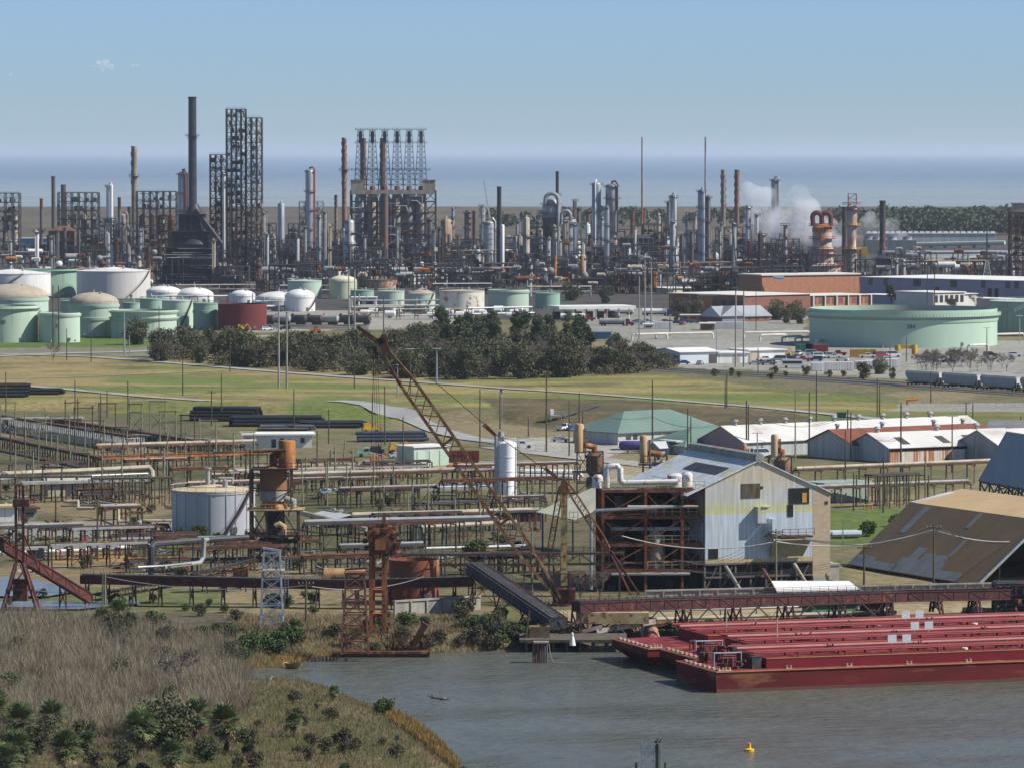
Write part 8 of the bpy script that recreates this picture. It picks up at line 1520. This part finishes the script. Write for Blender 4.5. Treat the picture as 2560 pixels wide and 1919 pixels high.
def make_tree(kind,name,label,cat,grp):
    t=thing(name,label,cat,(0,0,-500),group=grp,at=(0,0))
    THINGS.pop()
    if kind=='bare':twigtree(8,8,420,.035).build('branches',TWIGT,t,smooth=0)
    elif kind=='palm':
        limbs(2.2,.5,0,.22).build('trunk',TRUNK,t)
        for dead,n in ((0,150),(1,30)):
            cs,us,ws=[],[],[]
            for i in range(n):
                a=rv.rand()*6.283;el=rv.uniform(-.55,1.45) if not dead else rv.uniform(-1.2,-.5);d=np.array([math.cos(a)*math.cos(el),math.sin(a)*math.cos(el),math.sin(el)]);base=np.array([0,0,1.9]);tip=base+d*rv.uniform(.35,.95)
                for j in range(7):
                    f=(j-3)/3*.75;sd=np.cross(d,[0,0,1]);sd/=np.linalg.norm(sd)+1e-6;ud=np.cross(sd,d);g=d*math.cos(f)+sd*math.sin(f)-np.array([0,0,.5*rv.rand()]);g/=np.linalg.norm(g);L=rv.uniform(.22,.36);cs.append(tip+g*L);us.append(g*L);ws.append(np.cross(g,ud)*.03)
            co_,q_=quads(np.array(cs),np.array(us),np.array(ws));o=npmesh('dead_fronds' if dead else 'fronds',co_,q_,PALMD if dead else PALM);o.parent=t
    else:
        h,w,k,n,sz,mt,lo=dict(oak=(9,12,30,3000,.26,LEAF,.08),olive=(8,10.5,26,2500,.25,LEAF2,.03),pine=(14,7,18,2000,.27,PINE,.5),bush=(2.6,3.4,16,1500,.12,LEAFB,.05),shrub=(2.2,3,12,1100,.10,LEAF2,.05),thick=(9.5,10.5,26,2600,.26,LEAF,.03))[kind]
        limbs(h,w,6,h*.025).build('trunk',TRUNK,t);co_,q_=blobs(crown_clumps(h,w,k,lo),n,sz);o=npmesh('crown',co_,q_,mt);o.parent=t
        if kind in ('olive','thick'):twigtree(h*.95,w,200,.03).build('branches',TWIGT,t,smooth=0)
    KIND[kind]=t;TREE[t.name]=[(c,kids(c)) for c in kids(t)];return t
usedk=set()
TN=dict(oak=('oak_tree','tree'),olive=('scrub_tree','tree'),pine=('pine_tree','tree'),thick=('leafy_tree','tree'),bare=('bare_tree','tree'),palm=('palm_tree','palm'),bush=('green_bush','bush'),shrub=('shrub','bush'))
def plant(kind,px,py,sc,label,grp,zs=1):
    v=PG(px,py);rz=rv.rand()*6.283
    if kind not in usedk:
        if kind not in KIND:make_tree(kind,TN[kind][0],label,TN[kind][1],grp)
        t=KIND[kind];t.location=v;t.rotation_euler.z=rz;t.scale=(sc,sc,sc*zs);t['label']=label;t['group']=grp;THINGS.append((t,(px,py-20)));usedk.add(kind);return t
    t=dup(KIND[kind],v,rz,label,(px,py-20),(sc,sc,sc*zs));t['group']=grp;return t
wood=[(398,905),(700,922),(900,940),(1060,950),(1300,948),(1560,938),(1690,922),(1700,902),(1600,893),(1490,893),(1440,865),(1300,850),(1090,848),(1040,862),(900,893),(700,892),(500,880),(404,884)]
wx_,wy_=[],[]
while len(wx_)<200:
    a,b=rv.uniform(395,1700),rv.uniform(815,950)
    if inpoly(np.array([a]),np.array([b]),wood)[0]:wx_.append(a);wy_.append(b)
for a,b in zip(wx_,wy_):
    pine=1090<a<1500 and b<905 and rv.rand()<.7;bare=(a>1440 and rv.rand()<.6) or rv.rand()<.17;kind='pine' if pine else 'bare' if bare else rv.choice(['oak','olive','thick','thick'])
    sc=rv.uniform(.6,1.12)*(.75 if a>1450 else .8 if pine else 1)
    plant(kind,a,b,sc,{'pine':'tall dark pine','bare':'leafless grey tree','oak':'round dark evergreen tree','olive':'olive brown scrub tree','thick':'dense dark green tree'}[kind]+(' at the front' if b>np.interp(a,[400,1060,1700],[893,925,912]) else ' deep')+' in the wood '+('by the left road bend' if a<640 else 'left of the crane boom tip' if a<940 else 'right of the crane boom tip' if a<1240 else 'below the loading canopy' if a<1480 else 'thinning out towards the railway'),'trees of the wood before the tank farm')
for px,py,k,sc,lab in[(340,862,'oak',.95,'round dark tree alone before the twin girdered tank'),(133,905,'bare',.8,'leafless spreading tree alone on the dry grass'),(2155,945,'shrub',2.0,'dark shrub beside the railway before the containers'),(2200,935,'oak',.55,'dark evergreen shrub at the head of the hopper wagons'),(1990,800,'oak',.8,'round tree before the brick offices'),(1940,800,'oak',.85,'dark tree at the corner of the brick offices'),(1965,808,'thick',.6,'dark hedge tree left of the huge tank'),(2000,810,'thick',.6,'second dark hedge tree left of the huge tank'),(1700,790,'olive',.9,'brownish tree before the brown brick office'),(1740,788,'olive',.8,'olive tree hiding the brown brick office'),(1430,752,'oak',.9,'dark tree behind the loading canopy'),(1515,758,'thick',.8,'green tree right of the standpipes'),(2228,768,'pine',.7,'tufted tree left of the cream office'),(2440,775,'bare',.9,'leafless tree behind the huge tank'),(2380,775,'thick',.5,'small green tree before the cream office wing'),(1420,806,'thick',.4,'trimmed hedge bush near the gatehouse'),(1690,803,'thick',.4,'round hedge bush beside the pale low brick shed'),(1540,806,'thick',.35,'hedge bush between the parked cars')]:plant(k,px,py,sc,lab,'garden trees')
for i in range(34):plant('bare',rv.uniform(2290,2600),rv.uniform(905,935),rv.uniform(.45,.75),'leafless grey brush tree in the thicket behind the hopper wagons','leafless thicket behind the hopper wagons')
for i in range(16):plant('shrub',rv.uniform(1760,2240),rv.uniform(930,950),rv.uniform(.6,1.1),'low brown shrub along the railway ~','shrubs along the railway')
for px,py,k,sc,lab in[(1190,1410,'bush',1.5,'bright green bush below the crane boom'),(1165,1555,'shrub',1.5,'grey green bush on the bank by the bund wall'),(1250,1555,'bush',.8,'small green bush below the black incline conveyor'),(1230,1605,'thick',.42,'black green bush overhanging the water'),(1190,1612,'shrub',1.2,'olive bush at the water under the incline conveyor'),(1450,1505,'bare',.55,'bare grey thicket tree at the crane foot'),(1500,1505,'bare',.6,'bare grey thicket tree right of the crane foot'),(1400,1490,'bare',.5,'bare grey thicket tree behind the crane foot'),(500,1345,'bush',.9,'yellow green bush before the pale round tank'),(2170,1340,'bush',1.0,'green weeds left of the brown shed'),(2240,1315,'bush',.8,'green weeds by the brown shed corner'),(640,1345,'shrub',.8,'low scrub right of the pale round tank'),(330,1420,'shrub',1.1,'olive scrub left of the black pipe arch'),(160,1370,'shrub',.9,'scrub beside the faded red box')]:plant(k,px,py,sc,lab,'bushes in the old works')
for i in range(70):
    a,b=rv.uniform(-40,1300),rv.uniform(1180,1560)
    plant(rv.choice(['shrub','shrub','bush']),a,b,rv.uniform(.35,.8),'low scrub bush ~','scrub in the old works')
for i in range(46):
    a=rv.uniform(560,1330);plant(rv.choice(['shrub','shrub','bush','shrub']),a,rv.uniform(1560,1632)-max(0,700-a)*.1,rv.uniform(.5,1.0),'bank scrub bush ~','scrub on the far bank')
for k,(px,py,sc) in enumerate([(255,1590,1.0),(300,1578,1.15),(325,1600,.95),(285,1620,.8),(540,1610,.75),(-10,1850,1.35),(50,1872,1.3),(128,1850,1.15),(40,1935,1.2),(165,1935,1.2),(350,1890,1.35),(490,1850,1.2),(565,1880,1.35),(430,1945,1.05),(835,1752,.5),(735,1840,.7),(215,1890,.7),(15,1960,1.1)]):
    plant('palm',px,py,sc*1.35,['palm tree in the clump by the left conveyor','tallest palm in the clump by the left conveyor','palm at the right of the clump by the left conveyor','low palm under the clump by the left conveyor','lone small palm in the brush before the pale mast','palm half cut by the left frame edge','big round palm near the left frame edge','palm with dead skirt standing apart in the brush','palm with yellow fronds at the lower left corner','broad palm low in front of the brush','palm leaning before the dark round tree','taller palm of the pair right of the dark tree','lower palm of the pair with pale dead fronds','palm at the lower frame edge below the dark tree','small palm above the marsh point by the water','small palm in the grass of the point','small palm between two larger palms','palm cut by the lower left frame edge'][k],'palms on the near bank')
[plant('thick',*a,'dark green shrub among the foreground palms ~','foreground trees') for a in ((215,1872,.34),(95,1885,.36),(620,1885,.3),(520,1905,.3),(20,1905,.36),(310,1925,.33))];plant('oak',420,1870,.62,'dark round evergreen behind the foreground palms','foreground trees');plant('bare',452,1765,.95,'bare pale trunked tree rising from the grey brush','foreground trees')
for k in range(110):
    a,b=rv.uniform(-40,1180),rv.uniform(1725,1960)
    if (a>560 and b<1735+(a-560)*.12) or a>620+(b-1690)*2.1 or (a<640 and b<1870 and rv.rand()<.75):continue
    plant(rv.choice(['bush','shrub','shrub']),a,b,rv.uniform(.3,.85),'low green bush on the near bank ~','low bushes on the near bank')
for px,py,sc in[(390,1585,1.2),(620,1640,1.1),(650,1625,1.0),(600,1660,.9),(20,1745,1.2),(690,1640,.9),(510,1600,.8),(960,1790,.8),(570,1600,.9)]:plant('bush',px,py,sc,'fresh green bush at the brush edge @','fresh bushes at the brush edge')
def mass(name,label,n,gen,h0,h1,mat,w=.022,lean=.35,fork=3,hv=0,jit=.12):
    "thin upright blades or twigs over an area: nobody could count them"
    P_=gen(n);n=len(P_);fork_n=n*fork;base=np.repeat(P_,fork,0);hh=(h0+(h1-h0)*rv.rand(fork_n))*(1-hv+2*hv*fbm(base[:,0]/5,base[:,1]/5));d=np.stack([rv.normal(0,lean,fork_n),rv.normal(0,lean,fork_n),np.ones(fork_n)],1);d/=np.linalg.norm(d,axis=1,keepdims=True);st=base+d*(hh*.35*(rv.rand(fork_n)))[:,None]
    a=rv.rand(fork_n)*6.283;sd=np.stack([np.cos(a),np.sin(a),np.zeros(fork_n)],1)*w;tip=st+d*(hh*.65)[:,None]+np.stack([rv.normal(0,jit,fork_n),rv.normal(0,jit,fork_n),np.zeros(fork_n)],1)
    co_=np.stack([st-sd,st+sd,tip+sd*.4,tip-sd*.4],1).reshape(-1,3);o=npmesh(name,co_,np.arange(4*fork_n).reshape(-1,4),mat);o['kind']='stuff';o['label']=label;o['category']='vegetation';return o
def area(poly,clump=None):
    xs=[p[0] for p in poly];ys=[p[1] for p in poly];tri=np.array([tuple(PG(*p))[:2] for p in poly]);lo,hi=tri.min(0),tri.max(0)
    def gen(n):
        q_=lo+(hi-lo)*rv.rand(int(n),2);ok=inpoly(q_[:,0],q_[:,1],tri)
        if clump:ok &=fbm(q_[:,0]/clump[0],q_[:,1]/clump[0])+rv.rand(len(q_))*.25>clump[1]
        q_=q_[ok];z=zg(q_[:,0],q_[:,1]);q_=q_[z>-.3];return np.column_stack([q_,z[z>-.3]])
    return gen
mass('grey_brush','grey leafless brush covering the near bank',34000,area([(-60,1565),(180,1555),(420,1590),(560,1620),(640,1675),(600,1700),(620,1760),(520,1830),(300,1850),(-60,1860)],(6,.50)),1.6,4.4,TWIG,.016,.5,7,.8,.5)
mass('brown_brush','brown twiggy scrub among the grey brush',40000,area([(-60,1560),(180,1550),(420,1585),(640,1640),(680,1665),(600,1700),(640,1760),(520,1850),(300,1870),(-60,1880)],(9,.50)),.8,2.8,LM_('brown_twig',(.22,.165,.115),(.13,.10,.07)),.016,.55,7,.8,.5)
for i in range(34):plant(rv.choice(['shrub','olive','bush']),rv.uniform(-30,600),rv.uniform(1590,1850),rv.uniform(.3,.55),'low green scrub inside the grey brush ~','scrub inside the grey brush')
mass('brown_grass','brown dry grass on the near point',60000,area([(560,1720),(900,1720),(1190,1890),(1230,1990),(-60,1990),(-60,1850),(500,1850)],(4,.25)),.4,1.0,LM_('dry_grass_blade',(.24,.19,.10),(.14,.13,.06)),.02,.5,3)
mass('golden_reeds','golden marsh reeds along the point',15000,area([(970,1762),(1050,1782),(1115,1816),(1180,1864),(1220,1915),(1200,1970),(1110,1905),(1040,1850),(970,1800)]),.8,1.5,REED,.025,.16,7)
mass('marsh_reeds','golden brown reeds along the cove by the boat',5000,area([(560,1655),(660,1650),(760,1640),(830,1632),(830,1648),(735,1672),(640,1690),(600,1720),(560,1720)]),.7,1.4,REED,.025,.2,6)
mass('bank_grass','tan dry grass on the far bank',26000,area([(560,1545),(860,1540),(1200,1545),(1330,1580),(1300,1632),(1060,1642),(800,1650),(620,1660)],(5,.35)),.5,1.3,LM_('tan_grass_blade',(.27,.21,.12),(.15,.12,.07)),.025,.4,3)
wp=np.array([tuple(PG(a,b)) for a,b in zip(rv.uniform(395,1700,1500),rv.uniform(815,952,1500)) if inpoly(np.array([a]),np.array([b]),wood)[0]])
wc=np.column_stack([wp+np.stack([0*wp[:,0],0*wp[:,0],.6+2.2*rv.rand(len(wp))],1),1.2+1.8*rv.rand(len(wp))]);co_,q_=blobs(wc,52000,.26,.3);o=npmesh('undergrowth',co_,q_,LEAF2);o['kind']='stuff'
far=[]
while len(far)<1100:
    a,b=rv.uniform(1200,2900),rv.uniform(548,590)
    if b>552+12*fbm(a/60,3) and not (a<2150 and b>575+0*a and rv.rand()<.9) and (a>2100 or rv.rand()<.10):far.append(P(a,b))
far=np.array([tuple(v) for v in far]);cl=np.column_stack([far+np.stack([np.zeros(len(far)),np.zeros(len(far)),6+7*rv.rand(len(far))],1),4+4*rv.rand(len(far))]);co_,q_=blobs(cl,70000,1.3);o=npmesh('far_woods',co_,q_,PINE);o['kind']='stuff'
for i in range(44):a=rv.uniform(1340,2500);plant(rv.choice(['shrub','bush','shrub']),a,1604-(a-1340)*.028+rv.uniform(-22,4),rv.uniform(.4,.8),'scrub bush on the bank under the dock conveyor ~','scrub on the far bank')
# ---------------------------------------------------------------- steam and one small cloud
def vapour(name,label,cat,pts,dens,at,kind=None,ns=.05,lo=.45,rough=.62):
    "puffs merged to one skin, soft inside: density fades by noise"
    t=MB();bm=None;import bmesh
    bm=bmesh.new()
    for x,y,z,r in pts:bmesh.ops.create_icosphere(bm,subdivisions=3,radius=r,matrix=Matrix.Translation((x,y,z)))
    me=bpy.data.meshes.new(name);bm.to_mesh(me);bm.free();o=bpy.data.objects.new(name,me);C.objects.link(o);rm=o.modifiers.new('merge','REMESH');rm.mode='VOXEL';rm.voxel_size=min(p[3] for p in pts)*.35
    m=bpy.data.materials.new(name);m.use_nodes=True;n=m.node_tree;n.nodes.clear();ou=n.nodes.new('ShaderNodeOutputMaterial');pv_=n.nodes.new('ShaderNodeVolumePrincipled');pv_.inputs['Color'].default_value=(.95,.96,.98,1);pv_.inputs['Anisotropy'].default_value=.1
    tc=n.nodes.new('ShaderNodeTexCoord');nz=n.nodes.new('ShaderNodeTexNoise');nz.inputs['Scale'].default_value=ns;nz.inputs['Detail'].default_value=4;nz.inputs['Roughness'].default_value=rough;n.links.new(tc.outputs['Object'],nz.inputs['Vector']);mr=n.nodes.new('ShaderNodeMapRange');mr.inputs[1].default_value=lo;mr.inputs[2].default_value=lo+.34;mr.inputs[4].default_value=dens;n.links.new(nz.outputs['Fac'],mr.inputs[0]);n.links.new(mr.outputs[0],pv_.inputs['Density']);n.links.new(pv_.outputs[0],ou.inputs['Volume']);me.materials.append(m)
    tag(o,label,cat,at=at);
    if kind:o['kind']=kind
    return o
v0=PG(1980,660);s0=scale_at(v0);SP_=lambda x,y,r,d=0:((x-1980)/s0,d,(660-y)/s0,r*1.3/s0)
o=vapour('steam','large white steam cloud drifting left of the red reactor','steam',[SP_(*a) for a in ((2040,585,28),(2020,560,34),(1985,555,42),(1995,525,34),(2030,530,30),(1960,530,34),(1950,570,40),(1925,560,34),(1905,530,26),(1890,570,22),(2060,560,22),(1900,490,20),(1880,470,13),(2085,575,24),(2105,600,20),(2010,490,22),(1930,500,26))],.17,(1980,550),'stuff',.035,.40,.7);o.location=v0+Vector((0,60,0))
v1=PG(2240,634);s1=scale_at(v1);SP1=lambda x,y,r:((x-2240)/s1,0,(634-y)/s1,r/s1)
o=vapour('steam','thin white plume leaning left from the wide cooling tower','steam',[SP1(*a) for a in ((2265,596,13),(2250,590,16),(2235,575,18),(2218,560,20),(2195,570,22),(2170,560,22),(2150,580,20),(2120,565,22),(2200,592,16),(2275,602,9),(2180,545,18),(2240,555,14))],.12,(2220,570),'stuff',.05,.40,.7);o.location=v1+Vector((0,14,0))
cy=60000.0;sc_=F/cy;cz=lambda y:HC+(380-y)/sc_;o=vapour('cloud','one small white cloud low in the clear sky','cloud',[((x-1280)/sc_,cy,cz(y),r/sc_) for x,y,r in ((235,172,9),(250,163,12),(266,160,12),(279,168,9),(257,171,11),(345,163,6),(335,165,5),(30,186,6))],.02,(257,166),'stuff',.02,.42)
# ---------------------------------------------------------------- labels: finish the '@' ones by what stands nearest
LM=[(482,420,'the tallest chimney'),(600,480,'the tallest lattice tower'),(336,480,'the pale spiral chimney'),(159,520,'the brown furnace'),(275,500,'the white domed column'),(982,440,'the six derricks'),(775,480,'the red headed reactor'),(874,600,'the yellow collared vessel'),(1116,600,'the rust beige vessel'),(1230,500,'the white crane boom'),(1400,560,'the looping silver ducts'),(1491,540,'the tall blue silver column'),(1530,560,'the fat domed column'),(1595,600,'the twin rusty stacks'),(1682,550,'the railed silver column'),(1763,520,'the right flare stack'),(1825,520,'the two spiral chimneys'),(1980,560,'the steam cloud'),(2057,640,'the orange topped reactor'),(2130,590,'the rusty regenerator'),(2206,580,'the thick black stack'),(2250,617,'the wide cooling tower'),(2467,610,'the tall slim mast'),(2400,720,'the lavender warehouse'),(2050,745,'the brick offices'),(2258,820,'the big green tank'),(2330,745,'the cream office'),(606,790,'the dark red tank'),(1000,860,'the wood'),(284,710,'the grey white tank'),(360,810,'the twin girdered green tank'),(856,720,'the yellow green domed tank'),(1155,755,'the rust topped tank'),(1270,750,'the green tank by the wood'),(1490,780,'the loading canopy'),(1760,890,'the white and blue shed'),(1850,785,'the grey gabled gatehouse'),(2440,945,'the hopper wagons'),(2290,865,'the yellow frame'),(2010,905,'the white bus'),(2140,905,'the white containers'),
      (700,1095,'the white bungalow'),(1066,1138,'the pale green shed'),(900,1166,'the white flatbed truck'),(1265,1170,'the white silo'),(535,1280,'the pale round tank'),(690,1250,'the rusty cyclone tower'),(960,1360,'the rust bucket wheel'),(1410,1330,'the yellow crane mast'),(1900,1300,'the silver clad mill'),(2350,1350,'the brown roofed shed'),(1600,1080,'the green roofed building'),(2100,1110,'the rusty white warehouses'),(680,1440,'the pale lattice mast'),(890,1530,'the rust lattice tower'),(60,1400,'the rust red gantry'),(1100,1180,'the tractor'),(900,1060,'the black pipe stack'),(300,1100,'the timber trestle'),(1050,1075,'the curved road'),(2100,1640,'the red barges'),(735,1655,'the little boat'),(1870,1865,'the yellow buoy'),(300,1540,'the palm clump by the conveyor'),(1500,1120,'the tan cyclone pair')]
used=set(o['label'] for o,_ in THINGS if '@' not in o['label'])
for o,at in THINGS:
    l=o['label']
    if '~' in l:l=o['label']=l;share=True
    else:share=False
    if '@' not in l and not share:continue
    if at is None:p=o.matrix_world.translation if o.parent else o.location;at=to_px(p)
    base=l.replace('@','{}').replace('~','{}')
    cand=sorted(LM,key=lambda q:math.hypot(q[0]-at[0],(q[1]-at[1])*2.2));done=None
    def dirn(q):
        dx,dy=at[0]-q[0],at[1]-q[1]
        if abs(dx)<14 and abs(dy)<14:return 'beside'
        if abs(dx)>abs(dy)*1.2:return 'just right of' if dx>0 else 'just left of'
        return 'in front of' if dy>0 else 'behind'
    for q in cand[:5]:
        c=base.format(dirn(q)+' '+q[2])
        if (share or c not in used) and len(c.split())<=16:done=c;break
    if not done:
        for i in range(4):
            for j in range(i+1,7):
                c=base.format(dirn(cand[i])+' '+cand[i][2]+' and '+dirn(cand[j]).replace('just ','')+' '+cand[j][2])
                if c not in used and len(c.split())<=16:done=c;break
            if done:break
    o['label']=done or base.format(dirn(cand[0])+' '+cand[0][2]);used.add(o['label'])
